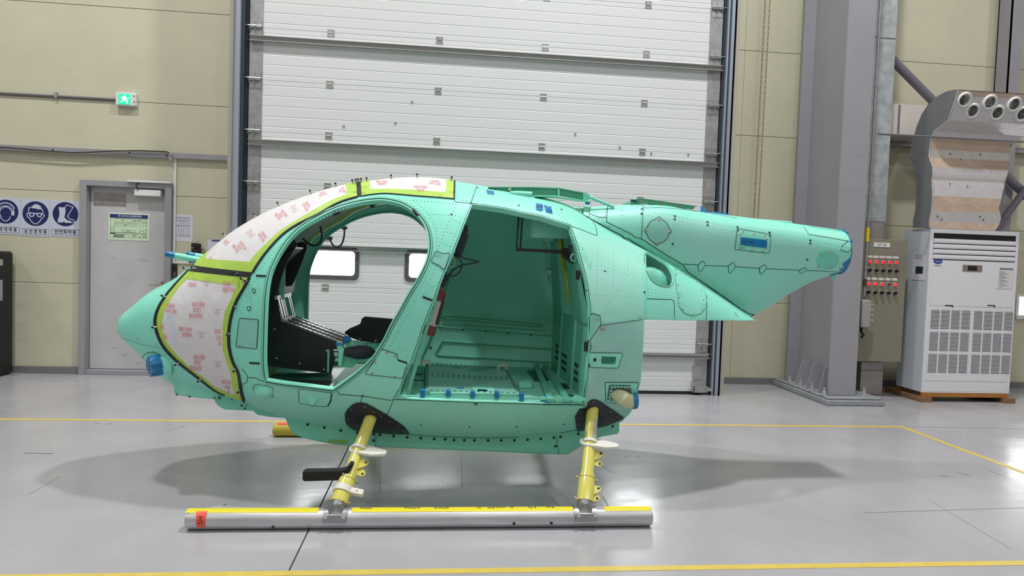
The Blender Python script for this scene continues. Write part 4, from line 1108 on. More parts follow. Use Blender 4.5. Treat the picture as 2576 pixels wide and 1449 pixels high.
# ------------------------------------------------------------------ finishes
MINT = (132, 226, 204)
M_MINT = mat('primer_mint', MINT, rough=.42, col2=(146, 224, 206), vscale=2.2, bump=.00025, bscale=150, rvar=.05)
M_MINTG = mat('primer_mint_thin', (140, 198, 186), rough=.42, col2=(126, 212, 192), vscale=3.0, bump=.00025, bscale=150)
M_MINTD = mat('primer_mint_deep', (124, 218, 194), rough=.45, var=.05, vscale=3)
M_SEAL = mat('sealant_dark', (34, 62, 58), rough=.6)
M_GASK = mat('gasket_black', (26, 28, 36), rough=.5)
M_PAPW = mat('masking_paper', (222, 221, 224), rough=.55, var=.03, vscale=5, bump=.006, bscale=9)
M_TAPEG = mat('masking_tape_green', (176, 214, 84), rough=.5, bump=.002, bscale=30, var=.05, vscale=9)
M_RED_INK = mat('print_red', (222, 138, 146), rough=.6)
M_RED_INK2 = mat('print_red_faint', (226, 190, 192), rough=.6)
M_BT = mat('blue_film', (14, 128, 190), rough=.22, bump=.003, bscale=50, var=.2, vscale=25)
M_BLK = mat('black_plate', (30, 32, 40), rough=.45, var=.15, vscale=7)
M_SCR = mat('screw_brass', (176, 160, 128), rough=.35, metal=.5)
M_SCRD = mat('screw_dark', (36, 52, 52), rough=.5)
M_STEEL = mat('fastener_steel', (186, 188, 188), rough=.3, metal=.5)
M_BARE = mat('bare_dark', (16, 40, 38), rough=.6)

# ------------------------------------------------------------------ outline data (photo pixels) -> loft parameters
L1 = [(479, 677.7), (450, 708), (416.7, 747.6), (397, 784), (392, 814), (400, 845), (413.6, 872), (431.9, 893), (453, 913), (486.5, 939), (517, 963), (541, 981)]
LOWEDGE = [(541, 981), (566, 993), (593, 1003), (614, 1010)]
RLOW = [(614, 1010), (606.5, 984.5), (603.5, 960), (599, 936), (586.8, 911.6), (579, 884), (576, 857), (577, 826.5), (583.7, 790), (596, 756.7), (617, 720), (628, 699)]
RUP = [(636, 686), (648, 666), (666, 640), (688, 614), (712, 590), (740, 570), (770, 554), (800, 540), (836, 518.5), (864, 506), (899, 496)]
RROOF = [(910, 494), (938, 489.6), (966, 487.4), (994, 488.7), (1041, 493), (1097, 497), (1142, 501)]
def crs(L, n=3, closed=False):
    """smooth curve through the measured points"""
    L = [np.array(p, float) for p in L]; m = len(L); out = []
    for i in range(m if closed else m - 1):
        g = (lambda k: L[k % m]) if closed else (lambda k: L[min(max(k, 0), m - 1)])
        p0, p1, p2, p3 = g(i - 1), g(i), g(i + 1), g(i + 2)
        for k in range(n):
            t = k / n; out.append(tuple(.5 * ((2 * p1) + (p2 - p0) * t + (2 * p0 - 5 * p1 + 4 * p2 - p3) * t * t + (3 * p1 - p0 - 3 * p2 + p3) * t ** 3)))
    if not closed: out.append(tuple(L[-1]))
    return out
L1, RLOW, RUP, RROOF = crs(L1), crs(RLOW), crs(RUP), crs(RROOF)
pL1 = px(A, L1); pLOW = px(A, LOWEDGE); pRL = px(A, RLOW); pRU = px(A, RUP); pRR = px(A, RROOF)
VP = PI - .085       # edge of the centre post
def top_u(x, y): return uA(onY(x, y, YC)[0])
u_n = pLOW[0][0]; u_str0 = uA(-1.50); u_str1 = uA(-1.455); u_div0 = top_u(899, 460); u_div1 = top_u(911, 458); u_ra = top_u(1143, 454)
NOSE = [(0.02, 0.01), (u_n, 0.0)] + [pLOW[0]] + pL1[::-1][1:] + [(u_str0 - .01, VP - .1), (u_str0 - .01, PI), (0.02, PI)]
nose = patch(A, 'nose_cone', NOSE, M_MINT, heli, th=.012, mirror=True, dx=.03, nv=60)
W_LOW = pL1 + pLOW[1:] + pRL[1:] + px(A, [(628, 699), (590, 695.5), (540, 690.5), (479, 684)])[1:] 
wl = patch(A, 'lower_windscreen', W_LOW, mat('windscreen_film', (205, 205, 190), rough=.1, alpha=.18), heli, off=-.002, th=.006, mirror=True)
STRIP = px(A, [(489.6, 670), (540, 676), (590, 681), (636, 686)]) + px(A, [(628, 699), (590, 695.5), (540, 690.5), (477, 684)])
cross = patch(A, 'windscreen_cross_strip', STRIP, M_GASK, heli, off=.006, th=.016, mirror=True)
W_UP = [A.at(489.6, 670), (u_str1, VP), (u_div0, VP)] + [pRU[-1]] + pRU[:-1][::-1] + px(A, [(636, 686), (590, 681), (540, 676), (491, 670)])[1:-1]
wu = patch(A, 'upper_windscreen', W_UP, mat('windscreen_film', (205, 205, 190)), heli, off=-.002, th=.006, mirror=True)
DIV = [(u_div0, VP), (u_div1, VP), pRR[0], pRU[-1]]
patch(A, 'roof_divider_strip', DIV, M_GASK, heli, off=.005, th=.016, mirror=True)
W_RF = [(u_div1, VP), (u_ra, VP), pRR[-1]] + pRR[:-1][::-1]
wr = patch(A, 'roof_window', W_RF, mat('windscreen_film', (205, 205, 190)), heli, off=-.002, th=.006, mirror=True)
POST = [(u_str0 - .01, VP - .1), (u_str0, VP), (u_ra, VP), (u_ra, PI), (u_str0 - .01, PI)]
patch(A, 'centre_post', POST, M_GASK, heli, off=.003, th=.03, mirror=True)
# main skin with its openings
FD = [(672, 955.5), (668, 911), (669, 846), (672, 761), (678.5, 705), (691, 667), (717, 620), (751, 581), (798, 551), (845, 528), (897, 513), (948, 506), (982, 508.5), (1016.6, 519), (1046.6, 540.6), (1068, 568), (1076.5, 598), (1077, 628), (1068, 662.5), (1046.6, 705), (1025, 739.6), (1004, 778), (982, 816.6), (965, 851), (939.6, 893.6), (905, 928), (880, 948), (858, 964), (838, 978), (781, 970.7), (725.6, 964)]
RD = [(1188, 516), (1168, 566), (1140, 640), (1112, 704), (1092, 760), (1068, 820), (1040, 904), (1020, 948), (1000, 1000.4), (1080, 1004), (1200, 1008.4), (1360, 1012.4), (1469, 1014), (1474, 950), (1480, 880), (1483, 820), (1481, 770), (1474, 715), (1462, 665), (1447, 612), (1432, 568), (1408, 562), (1360, 546), (1308, 536), (1264, 526), (1216, 519)]
OW = [(1622.6, 643), (1630, 638.6), (1657, 654), (1678.6, 669), (1690.7, 690), (1692, 708), (1681.6, 719.8), (1660, 716), (1642, 705), (1630, 684), (1624, 660)]
FD = crs(FD[:29]) + FD[29:]; OW = crs(OW, 3, True)
pFD, pRD, pOW = px(A, FD), px(A, RD), px(A, OW)
AFT = [(1896, 806), (1760, 805.5), (1621, 805), (1619, 860), (1612, 960), (1597, 1015), (1585, 1040), (1562, 1062)]
pAFT = px(A, AFT)
u_top_end = pAFT[0][0] + .002
SKIN = [(u_ra, PI), (u_top_end, PI), (u_top_end, pAFT[0][1] + .02), pAFT[0]] + pAFT[1:] + [(pAFT[-1][0], 0.0), (u_n, 0.0)] + pLOW + pRL[1:] + pRU + pRR
HATCH = px(A, [(1490, 905), (1527, 893)])
sl = patch(A, 'side_skin', SKIN, M_MINT, heli, holes=[pFD, pRD, pOW, px(A, [(1513.5, 897), (1549, 898), (1546, 915), (1513, 914)])], th=.010)
# far side: same skin, rear opening closed by a fitted door panel
sf = patch(A, 'side_skin', SKIN, M_MINT, heli, holes=[pFD], th=.010)
me = sf.data
for v_ in me.vertices: v_.co.y = -v_.co.y
me.flip_normals()
# upper body
UB = [(.5, 0), (XE, 0), (XE, PI), (.5, PI)]
ub = patch(B, 'tail_boom_root', UB, M_MINT, heli, th=.008, mirror=True)
for o in ub: o.name = 'tail_boom_root'

# skin areas where the primer is thinner and greyer, each a sheet of its own
M_MT1 = mat('primer_mint_pale', (164, 226, 212), rough=.42, col2=(148, 224, 204), vscale=2.4)
AQ = [(1487, 852), (1513, 817.5), (1560, 810), (1613, 802.5), (1617, 860), (1609, 960), (1594, 1015), (1580, 1040), (1562, 1058), (1500, 1068), (1474, 1076), (1474, 1022), (1467, 1018), (1480, 925), (1482, 885)]
patch(A, 'aft_quarter_skin', px(A, AQ), mat('primer_mint_grey', (146, 200, 190), rough=.42, col2=(156, 216, 202), vscale=3.5), sl, holes=[px(A, [(1513.5, 897), (1549, 898), (1546, 915), (1513, 914)])], off=.0007, th=.0012, dx=.035)
BQ = [(622, 1012), (660, 963), (725, 970), (781, 977), (835, 984), (853, 994), (912, 998), (982, 1009), (992, 1007), (1080, 1010), (1192, 1014), (1361, 1019), (1468, 1023), (1472, 1076), (1440, 1082), (1350, 1096), (1200, 1101), (1000, 1090), (870, 1077), (800, 1064), (730, 1053), (690, 1041), (650, 1028)]
patch(A, 'belly_skin', px(A, BQ), mat('primer_mint_belly', (146, 216, 200), rough=.42, col2=(138, 224, 202), vscale=2.5), sl, off=.0007, th=.0012, dx=.04)
UQ = [(1436, 572), (1456, 577), (1500, 594), (1540, 590), (1578, 607), (1619, 633), (1620, 700), (1621, 802), (1560, 808), (1513, 814), (1509, 793), (1491, 786), (1487, 770), (1480, 715), (1468, 665), (1453, 612)]
patch(A, 'aft_upper_skin', px(A, UQ), M_MT1, sl, off=.0007, th=.0012, dx=.04)
VQ = [(1626, 636), (1700, 682), (1760, 718), (1776, 728), (1775, 803), (1697, 802), (1626, 802)]
patch(A, 'engine_bay_skin', px(A, VQ), mat('primer_mint_pale', (150, 216, 200)), sl, holes=[px(A, [(1621.6, 642), (1630, 637), (1657.5, 653), (1679, 668), (1691.5, 689.5), (1693, 708.5), (1682, 720.5), (1660, 717), (1641, 706), (1629, 684), (1623, 660)])] , off=.0007, th=.0012, dx=.035) if False else None
TQ = [(1621, 532), (1700, 546), (1853, 574), (2000, 600), (2060, 615), (2050, 679), (1910, 673), (1830, 668), (1719, 663), (1685, 643), (1620, 603)]
patch(B, 'boom_side_skin', px(B, TQ), mat('primer_boom', (156, 222, 208), rough=.42, col2=(144, 222, 204), vscale=3), ub[0], off=.0006, th=.0012, dx=.04)
def pxoff(L, k, closed=True):
    """offset a pixel polygon by k (positive: outwards for clockwise-on-screen order handled by area sign)"""
    P = [np.array(p, float) for p in L]; n = len(P); ar_ = sum(P[i][0] * P[(i + 1) % n][1] - P[(i + 1) % n][0] * P[i][1] for i in range(n)); sg = 1 if ar_ > 0 else -1; out = []
    for i in range(n):
        a, b = P[(i - 1) % n], P[(i + 1) % n]
        if not closed and i == 0: a = P[0]
        if not closed and i == n - 1: b = P[-1]
        t = (b - a) / max(np.linalg.norm(b - a), 1e-9); out.append(tuple(P[i] + np.array([t[1], -t[0]]) * k * sg))
    return out
def lerp_close(L, r=.25):
    """round the corners of a pixel polygon a little"""
    out = []; n = len(L)
    for i in range(n):
        a, b, c = np.array(L[i - 1], float), np.array(L[i], float), np.array(L[(i + 1) % n], float)
        da, dc = min(r, 4 / max(np.linalg.norm(a - b), 1)), min(r, 4 / max(np.linalg.norm(c - b), 1))
        p, q = b + (a - b) * da, b + (c - b) * dc; out += [tuple(p), tuple((p + q) / 4 + b / 2), tuple(q)]
    return out
def plate(S, L, m, parent, name='cover_plate', off=.0025, line=True, rnd=True, wd=.0035):
    L = lerp_close(L) if rnd else L
    o = patch(S, name, px(S, L), m, parent, off=off, th=.0025, dx=.03, step=.02)
    if line: seam(S, L, M_SEAL, o, True, wd=wd, h=.0035)
    return o
def bulge(S, cx, cy, rx, ry, h, m, parent, name, ang=0.0, pw=.5, tail=0.0):
    ca, sa = math.cos(ang), math.sin(ang); mb = MB(); NR, NA = 7, 28; rows = []
    for i in range(NR + 1):
        r_ = i / NR; row = []
        for j in range(NA):
            t = 2 * PI * j / NA; a, b = rx * r_ * math.cos(t), ry * r_ * math.sin(t)
            P, n = S.P3(cx + a * ca - b * sa, cy + a * sa + b * ca); row.append(P + n * (h * max(0, 1 - r_ ** 2) ** pw - (.002 if i == NR else 0)))
        rows.append(row)
    vs = [p for r_ in rows for p in r_]
    fs = [(i * NA + j, i * NA + (j + 1) % NA, (i + 1) * NA + (j + 1) % NA, (i + 1) * NA + j) for i in range(NR) for j in range(NA)]
    return mb.add(vs, fs).build(name, m, parent, smooth=80)

# ------------------------------------------------------------------ masking paper and tape over the transparencies
PLOW = [(470, 701), (530, 709), (596, 716.6), (583.7, 753.6), (568.5, 784), (562.5, 820.5), (562.5, 878), (573, 911.6), (583.7, 942), (586.8, 972), (594, 995), (575, 989), (545, 976), (505, 945), (474, 922), (440, 888), (416.7, 858), (408, 832.6), (406.5, 808), (413.6, 781), (432, 747.6), (450, 722)]
ppl = px(A, PLOW)
paper_l, _ = patch(A, 'masking_paper', ppl, M_PAPW, wl[0], off=.0035, th=.0012, mirror=True, both_parent=wl[1])
patch(A, 'masking_tape', W_LOW, M_TAPEG, wl[0], holes=[px(A, pxoff(PLOW, -1.5))], off=.005, th=.0012, mirror=True, both_parent=wl[1])
PUP = [(516, 653), (536, 655), (560, 656.5), (629, 661), (644, 642), (680, 606), (706, 582), (740, 560), (800, 525), (836, 506), (875, 490.5), (877, 466)]
ppu = px(A, PUP) + [(top_u(876, 465), VP - .01), (uA(-1.40), VP - .01)]
patch(A, 'masking_paper', ppu, M_PAPW, wu[0], off=.0035, th=.0012, mirror=True, both_parent=wu[1])
hole = px(A, pxoff(PUP, -1.5)[1:-1]); hole = [A.at(519, 652)] + hole + [(top_u(874, 466), VP - .03), (uA(-1.39), VP - .03)]
patch(A, 'masking_tape', W_UP, M_TAPEG, wu[0], holes=[hole], off=.005, th=.0012, mirror=True, both_parent=wu[1])
PRF = [(931, 457), (930, 479), (977.5, 478), (1046, 481), (1124, 487), (1125, 455)]
pr_ = px(A, PRF[1:5]) + [(top_u(1124.7, 453), VP - .01), (top_u(931, 455), VP - .01)]
patch(A, 'masking_paper', pr_, M_PAPW, wr[0], off=.0035, th=.0012, mirror=True, both_parent=wr[1])
hr = px(A, [(932, 477.5), (977.5, 476.5), (1046, 479.5), (1122, 485)]) + [(top_u(1122.7, 453), VP - .03), (top_u(933, 455), VP - .03)]
patch(A, 'masking_tape', W_RF, M_TAPEG, wr[0], holes=[hr], off=.005, th=.0012, mirror=True, both_parent=wr[1])
# far side, seen from inside through the doorway
for o, Wp in ((wl[1], W_LOW), (wu[1], W_UP), (wr[1], W_RF)): pass
# extra paper sheet overlaps (second layer with its own edge)
patch(A, 'masking_paper', px(A, [(1013, 449.5), (1047, 449), (1046, 479), (1008, 477.5)]), mat('masking_paper_b', (232, 228, 228), rough=.5), wr[0], off=.0047, th=.0008)
patch(A, 'protective_film_streak', px(A, [(421, 790), (437, 788), (441, 830), (446, 880), (440, 876), (428, 835)]), mat('film_blue', (206, 216, 232), rough=.5), wl[0], off=.0042, th=.0006)
# print on the paper
T3 = 'SCRATCHES\nCAUSE\nREJECTION'; T2 = 'HANDLE\nWITH CARE'
def stamp(S, lines, cx, cy, size, ang, cond, parent, align_x=0, m=M_RED_INK, lh=.98, off=.0076):
    n = len(lines); g = MB(); size *= 1.16; cond *= .88
    for i, s_ in enumerate(lines):
        vs, fs = text_mesh(s_, size, 'CENTER', cond, .012); dy = (i - (n - 1) / 2) * size * lh; ca, sa = math.cos(ang), math.sin(ang); out = []
        sh = align_x * (i - (n - 1) / 2)
        for a, b in vs:
            a += sh; bb = -b + dy; P, _ = S.P3(cx + a * ca - bb * sa, cy + a * sa + bb * ca, off); out.append(P)
        g.add(out, fs)
    return g.build('printed_warning', m, parent)
S3 = ['SCRATCHES', 'CAUSE', 'REJECTION']; S2 = ['HANDLE', 'WITH CARE']
stamp(A, S3, 497, 779, 13, PI + .04, .48, paper_l, -2.5)
stamp(A, S2, 470, 834, 12.5, PI + .03, .48, paper_l, 4)
stamp(A, ['CAUSE', 'REJECTION'], 574, 722, 13, .05, .46, paper_l, 6)
stamp(A, S3, 498, 911, 12.5, PI + .10, .44, paper_l, -3)
stamp(A, ['SCRAT', 'CAU', 'RE'], 552, 849, 13, .03, .46, paper_l, 3)
stamp(A, S2, 432, 776, 12, .1, .4, paper_l, 2)
stamp(A, ['HANDLE'], 486, 716, 12, PI + .05, .42, paper_l)
stamp(A, ['SCRATCHES', 'CAUSE', 'RE'], 573, 972, 10, .12, .42, paper_l, 4)
stamp(A, ['CHES'], 410, 822, 11, .1, .35, paper_l); stamp(A, ['TION'], 417, 848, 11, .1, .35, paper_l)
M_TINY = mat('print_mauve', (176, 150, 160), rough=.6)
tm = MB(); rq = random.Random(6)
for cx, cy in ((548, 784), (508, 842), (549, 915), (521, 713)):
    for k, w_ in enumerate((11, 3, 6, 5)):
        x = cx - w_
        while x < cx + w_:
            l_ = rq.uniform(1.2, 2.6); q_ = [(x, cy - 6 + 4 * k), (x + l_, cy - 6 + 4 * k), (x + l_, cy - 4.9 + 4 * k), (x, cy - 4.9 + 4 * k)]
            tm.add([A.P3(a, b, .0076)[0] for a, b in q_], [(0, 1, 2, 3)]); x += l_ + .6
stuff(tm.build('fine_print', M_TINY, paper_l))
up = [o for o in wu[0].children if o.name.startswith('masking_paper')][0]
stamp(A, S3, 603, 622, 8.6, .98, .5, up, -2); stamp(A, S2, 662, 595, 8.6, .98, .5, up, 2)
stamp(A, S3, 708, 542, 7.6, -.75 + 1.6, .5, up, -2); stamp(A, S2, 772, 519, 8, .98, .48, up, 2)
stamp(A, ['SCRATCHES', 'CAUSE'], 860, 480, 7, 1.15, .35, up, 0, M_RED_INK); stamp(A, S3, 633, 588, 5.5, -.62, .55, up, 0, M_RED_INK2); stamp(A, S2, 571, 611, 6, -.8, .42, up, 0, M_RED_INK)
stamp(A, S3, 741, 526, 5.2, -.45, .55, up, 0, M_RED_INK2); stamp(A, S2, 813, 489, 4.5, -.3, .8, up, 0, M_RED_INK); stamp(A, ['REJECT'], 532, 650, 6, .9, .4, up, 0, M_RED_INK)
rp = [o for o in wr[0].children if o.name.startswith('masking_paper')][0]
stamp(A, S2, 961, 461, 5.5, PI - .02, 1.0, rp, 0); stamp(A, S2, 1094, 461, 5.5, .06, 1.0, rp, 0); stamp(A, ['SCRATCHES', 'CAUSE'], 1058, 476, 7, .05, .9, rp, 0)

# ------------------------------------------------------------------ gaskets and temporary fasteners
seam(A, L1 + [(566, 993)], M_GASK, heli, wd=.024, h=.009, name='gasket')
seam(A, RLOW, M_GASK, heli, wd=.016, h=.008, name='gasket')
seam(A, RUP, M_GASK, heli, wd=.013, h=.008, name='gasket')
seam(A, RROOF, M_SEAL, heli, wd=.006, h=.006, name='gasket')
seam(A, [(u_ra, PI), pRR[-1]], M_GASK, heli, wd=.012, h=.006, name='gasket', uv=True)
cl0 = None
def cleco(P, n, ln=.03):
    global cl0
    if cl0 is None:
        cl0 = MB().cyl((0, 0, -.004), (0, 0, ln * .62), .0052, n=10).cyl((0, 0, ln * .62), (0, 0, ln * .7), .0075, n=10).build('temporary_fastener', M_STEEL, heli, smooth=50, local=True)
        c2 = MB().cyl((0, 0, ln * .7), (0, 0, ln), .0058, n=8).build('fastener_cap', M_BLACK, cl0, local=True); o = cl0
    else: o = copy_tree(cl0, parent=heli)
    o.rotation_mode = 'QUATERNION'; o.rotation_quaternion = Vector((0, 0, 1)).rotation_difference(Vector(n)); o.location = Vector(P) - org(heli)
for p in ((474, 681), (420, 748), (397, 822), (452, 912), (508, 951), (494, 678), (598, 689), (622, 709), (594, 771), (578, 839), (594, 927), (604, 977), (613, 1008), (612, 703)):
    P, n = A.P3(*p, .006); cleco(P, n + Vector((-.4 if p[0] < 520 else .15, -.1, -.1)))
for p in ((622, 1016),): P, n = A.P3(*p, .004); cleco(P, n)
for x in (585, 659, 717, 796, 857, 897, 905, 911, 918, 931, 990, 1052, 1134):
    u = top_u(x, np.interp(x, [p[0] for p in [(540, 618), (600, 574), (680, 530), (760, 496), (836, 474), (899, 460), (966, 449.6), (1059, 447.7), (1143, 454)]], [618, 574, 530, 496, 474, 460, 449.6, 447.7, 454]))
    P = A.pt(np.array(u), np.array(PI - .22)); n = A.nrm(np.array([u]), np.array([PI - .22]))[0]; cleco(P, n, .034)

# ------------------------------------------------------------------ door opening lips
def lip(S, L, name, rings, m, closed=True):
    for k, wd, h, mm_ in rings: seam(S, pxoff(L, k), mm_, heli, closed, wd=wd, h=h, name=name, step=.015)
M_LIP = mat('primer_mint_lip', (130, 220, 192), rough=.4)
lip(A, FD, 'door_frame_lip', ((1.5, .010, .006, M_LIP), (5.0, .004, .003, M_SEAL), (7.6, .008, .0045, M_LIP), (10, .003, .0012, M_SEAL)), None)
lip(A, RD, 'door_frame_lip', ((1.5, .006, .004, M_LIP), (4.0, .003, .002, M_SEAL)), None)
lip(A, OW, 'window_lip', ((1.5, .005, .003, M_LIP), (2.8, .0028, .0015, M_SEAL)), None)
# inner jambs give the doorway edges depth
def jamb(S, uvL, depth, m, name):
    D = np.array(dens(S, uvL, .025, True)); P = S.pt(D[:, 0], D[:, 1]); N = S.nrm(D[:, 0], D[:, 1]); c = P.mean(0)
    Q = P - N * depth; n = len(P); toC = c - P; toC -= N * (toC * N).sum(1)[:, None]; toC /= np.linalg.norm(toC, axis=1, keepdims=True)
    R_ = Q - toC * .012
    vs = np.concatenate([P - N * .004, Q, R_]); fs = []
    for i in range(n):
        j = (i + 1) % n; fs += [(i, j, n + j, n + i), (n + i, n + j, 2 * n + j, 2 * n + i)]
    return MB().add(vs, fs).build(name, m, heli, smooth=60)
jamb(A, pFD, .022, M_MINT, 'door_jamb'); jamb(A, pRD, .03, M_MINT, 'door_jamb')
jf = jamb(A, pFD, .022, M_MINT, 'door_jamb'); 
for v_ in jf.data.vertices: v_.co.y = -v_.co.y
# ------------------------------------------------------------------ skin plates, seams
SKP = sl
SEAMS_A = [
 [(608, 928), (614, 933), (623, 948), (621.7, 960), (614, 966), (609.5, 966), (609.5, 978), (617, 1007)],
 [(623, 949.5), (644.5, 951), (653.6, 957), (672, 959)], [(672, 959), (725, 968), (781, 975), (835, 982), (845, 981), (854, 992), (912, 996), (982, 1007), (989, 1005), (1002, 980)],
 [(911.7, 996), (907, 1013)], [(991, 1003), (974, 1043)],
 [(992, 1005), (1080, 1008), (1192, 1011.4), (1193, 1019.5), (1200, 1019.5), (1202, 1012.4), (1361.5, 1017), (1368.6, 1018), (1464.5, 1019), (1465.5, 1021.5), (1472.5, 1021.5)],
 [(1145, 457), (1144, 480), (1143.5, 505), (1145.7, 508), (1184.8, 511.7), (1187, 503), (1200, 468)],
 [(1186, 511), (1216, 516), (1264, 523), (1308, 533), (1360, 543), (1408, 558.5), (1426, 565), (1460, 577), (1500, 593), (1502, 589), (1499, 570.4), (1491, 558)],
 [(1511.7, 818.5), (1560, 812), (1614.6, 804)], [(1480.7, 863.5), (1487.6, 869), (1488.5, 876), (1482, 884)],
 [(1478.5, 925.6), (1471, 980), (1465.6, 1019.5)], [(1625.6, 751.3), (1690.7, 753.7), (1696, 759.8), (1696.7, 803.7)], [(1777, 741.6), (1778, 775), (1776.4, 804)],
 [(842, 975), (838, 981)], [(1849, 785), (1852, 793), (1856, 796)], [(1090, 778), (1087, 775), (1092, 774)],
]
for L in SEAMS_A: seam(A, L, M_SEAL, sl)
seam(A, [(1622.5, 642), (1624.7, 700), (1624.7, 750.7), (1624, 803.7)], M_LIP, sl, wd=.012, h=.0025, name='skin_joggle')
for L in ([(602, 800.7), (650.5, 803.8), (646, 877.6), (594, 872)], [(961, 878.7), (999.5, 891.5), (999.5, 906.5), (1025, 915), (1012, 951.4), (918, 940.7)], [(1095, 631.6), (1117, 638.7), (1130, 636), (1131, 640.5), (1119, 676), (1113.5, 677.4), (1106, 668.5), (1086.5, 660), (1085.5, 654.5)],
          [(634, 728), (640, 726), (643, 732), (641, 736), (638, 739), (636, 733)], [(622, 772), (630, 771), (631, 775), (627, 783), (622, 777)], [(1482, 796), (1490.4, 788.4), (1509.7, 794.5), (1511.7, 816.6), (1486.3, 852.5), (1483, 856)]):
    plate(A, L, M_MINTG if L[0][0] in (602, 1095, 1482) else M_MINT, sl)
pw = patch(A, 'latch_plate', px(A, [(1481.5, 887), (1562, 888), (1565.5, 891), (1555, 924), (1551, 925.6), (1480, 923.5)]), M_MINT, sl, holes=[px(A, [(1513.5, 897), (1549, 898), (1546, 915), (1513, 914)])], off=.003, th=.003, dx=.02, step=.015)
seam(A, [(1481.5, 887), (1562, 888), (1565.5, 891), (1555, 924), (1551, 925.6), (1480, 923.5)], M_SEAL, pw, True, h=.0035)
seam(A, [(1513.5, 897), (1549, 898), (1546, 915), (1513, 914)], M_SEAL, pw, True, wd=.003, h=.0035)
for q, r_ in (((1496, 905), .012), ((1481.5, 919), .009), ((1509, 905.5), .004)): 
    fasteners(A, [q], M_BARE if r_ > .005 else mat('mark_red', (190, 90, 70)), pw, r=r_, h=.0015, name='hole', off=.003)
fasteners(A, [(1515.7, 825.5)], mat('plug_pink', (170, 150, 150), rough=.4), sl, r=.0145, h=.004, name='round_plug', n=16)
seam(A, [(1512 + 6.5 * math.cos(t * PI / 8) + 3.7, 825.5 + 6.5 * math.sin(t * PI / 8)) for t in range(16)], M_SEAL, sl, True, wd=.002, h=.0008)
# black slots and small holes
for L in ([(644.5, 693.5), (668.8, 694.7)], [(627.8, 913), (653, 914.6)], [(1063.7, 746.8), (1087, 755.8)], [(1000.8, 906.5), (1023.9, 914)]): seam(A, L, M_BARE, sl, wd=.013, h=.002, name='slot')
fasteners(A, [(1515, 681), (1529, 684)], M_BARE, sl, r=.0025, h=.001, name='hole')
fasteners(A, [(1197, 1016), (1522, 682)], M_BARE, sl, r=.0075, h=.0015, name='hole')
fasteners(A, [(1184, 511), (1136, 539), (1433.9, 572.6), (1476.6, 730), (1621, 735), (1480.5, 858), (1305, 517), (1202, 473), (1412.5, 527), (912, 996), (1058, 1069), (1181, 1074), (1300, 1074), (1418, 1067)], M_SCRD, sl, r=.0075, h=.003, name='screw', n=10)
# removable oval panel behind the small window
OV = [(1698, 687), (1700, 710), (1702.8, 732.5), (1707, 769), (1721, 787), (1742, 794), (1763, 788.5), (1775, 775), (1777, 755), (1769.4, 726.5), (1757, 708), (1730, 697), (1710, 686)]
ovp = patch(A, 'oval_cover', px(A, OV), M_MINT, sl, off=.0025, th=.0025, dx=.03, step=.02); seam(A, OV, mat('primer_mint_dark', (84, 150, 132)), ovp, True, wd=.0025, h=.0028)  # cover outline is a thin line in a darker mint
fasteners(A, [(1400 + x / 3.3026, 460 + y / 3.3026) for x, y in ((985, 722), (992, 763), (1007, 850), (1015, 953), (1048, 1052), (1130, 1086), (1205, 1058), (1217, 972), (1200, 893), (1160, 825), (1075, 760))], M_SCR, ovp, r=.0066, h=.0035, name='screw', off=.0025)
q8 = [o for o in sl.children if o.name.startswith('cover_plate')][1]
fasteners(A, [(973, 888), (993, 895.8), (944.7, 912.5), (1019, 928), (936, 938.6), (994, 946.3)], mat('screw_copper', (190, 140, 110), rough=.35, metal=.5), q8, r=.0066, h=.0035, name='screw', off=.0025)
# nose: screws, lamp outline, chin
fasteners(A, [(347, 853), (395, 867.5), (475, 937.5)], M_SCR, nose[0], r=.007, h=.003, name='screw'); fasteners(A, [(388, 808), (413, 873), (423, 888)], M_SCRD, nose[0], r=.006, h=.004, name='screw')
seam(A, [(303, 849), (325, 855), (347, 864), (380, 870), (405, 876)], mat('primer_mint_dark', (84, 150, 132)), nose[0], wd=.0025, h=.0006, name='mould_line')  # mould line in the same darker mint
seam(A, [(357, 901), (362, 893), (372, 887), (386, 885.5), (400, 890), (410, 901), (413.5, 914), (411, 928), (403, 944)], M_SEAL, nose[0], wd=.004, h=.001)
P0, n0 = A.P3(404, 916)
ax = Vector((-.80, -.58, -.10)).normalized()
bs = P0 + Vector((.03, .02, 0))
lampo = MB().tube([bs, bs + ax * .03, bs + ax * .05], [.078, .066, .054], n=24).build('landing_lamp_shroud', M_MINT, heli, smooth=60)
bl_ = MB(); c1 = bs + ax * .036; N = 22; rr_ = random.Random(2); a1 = ax.orthogonal().normalized(); b1 = ax.cross(a1); rings = []
for t, r_ in ((0, .060), (.03, .062), (.062, .058), (.064, .044), (.055, .015)):
    rings.append([c1 + ax * (t + rr_.uniform(-.003, .003)) + (a1 * math.cos(2 * PI * j / N) + b1 * math.sin(2 * PI * j / N)) * r_ * rr_.uniform(.95, 1.05) for j in range(N)])
bl_.add([p for r_ in rings for p in r_], [(i * N + j, i * N + (j + 1) % N, (i + 1) * N + (j + 1) % N, (i + 1) * N + j) for i in range(4) for j in range(N)] + [tuple(range(4 * N, 5 * N))])
lab(bl_.build('blue_film', M_BT, lampo, smooth=40), 'blue protective film over the lamp')
MB().prism([bs + ax * .04 + a1 * x + b1 * y for x, y in ((.05, -.02), (.085, .0), (.06, .05), (.03, .06))], ax * .002)
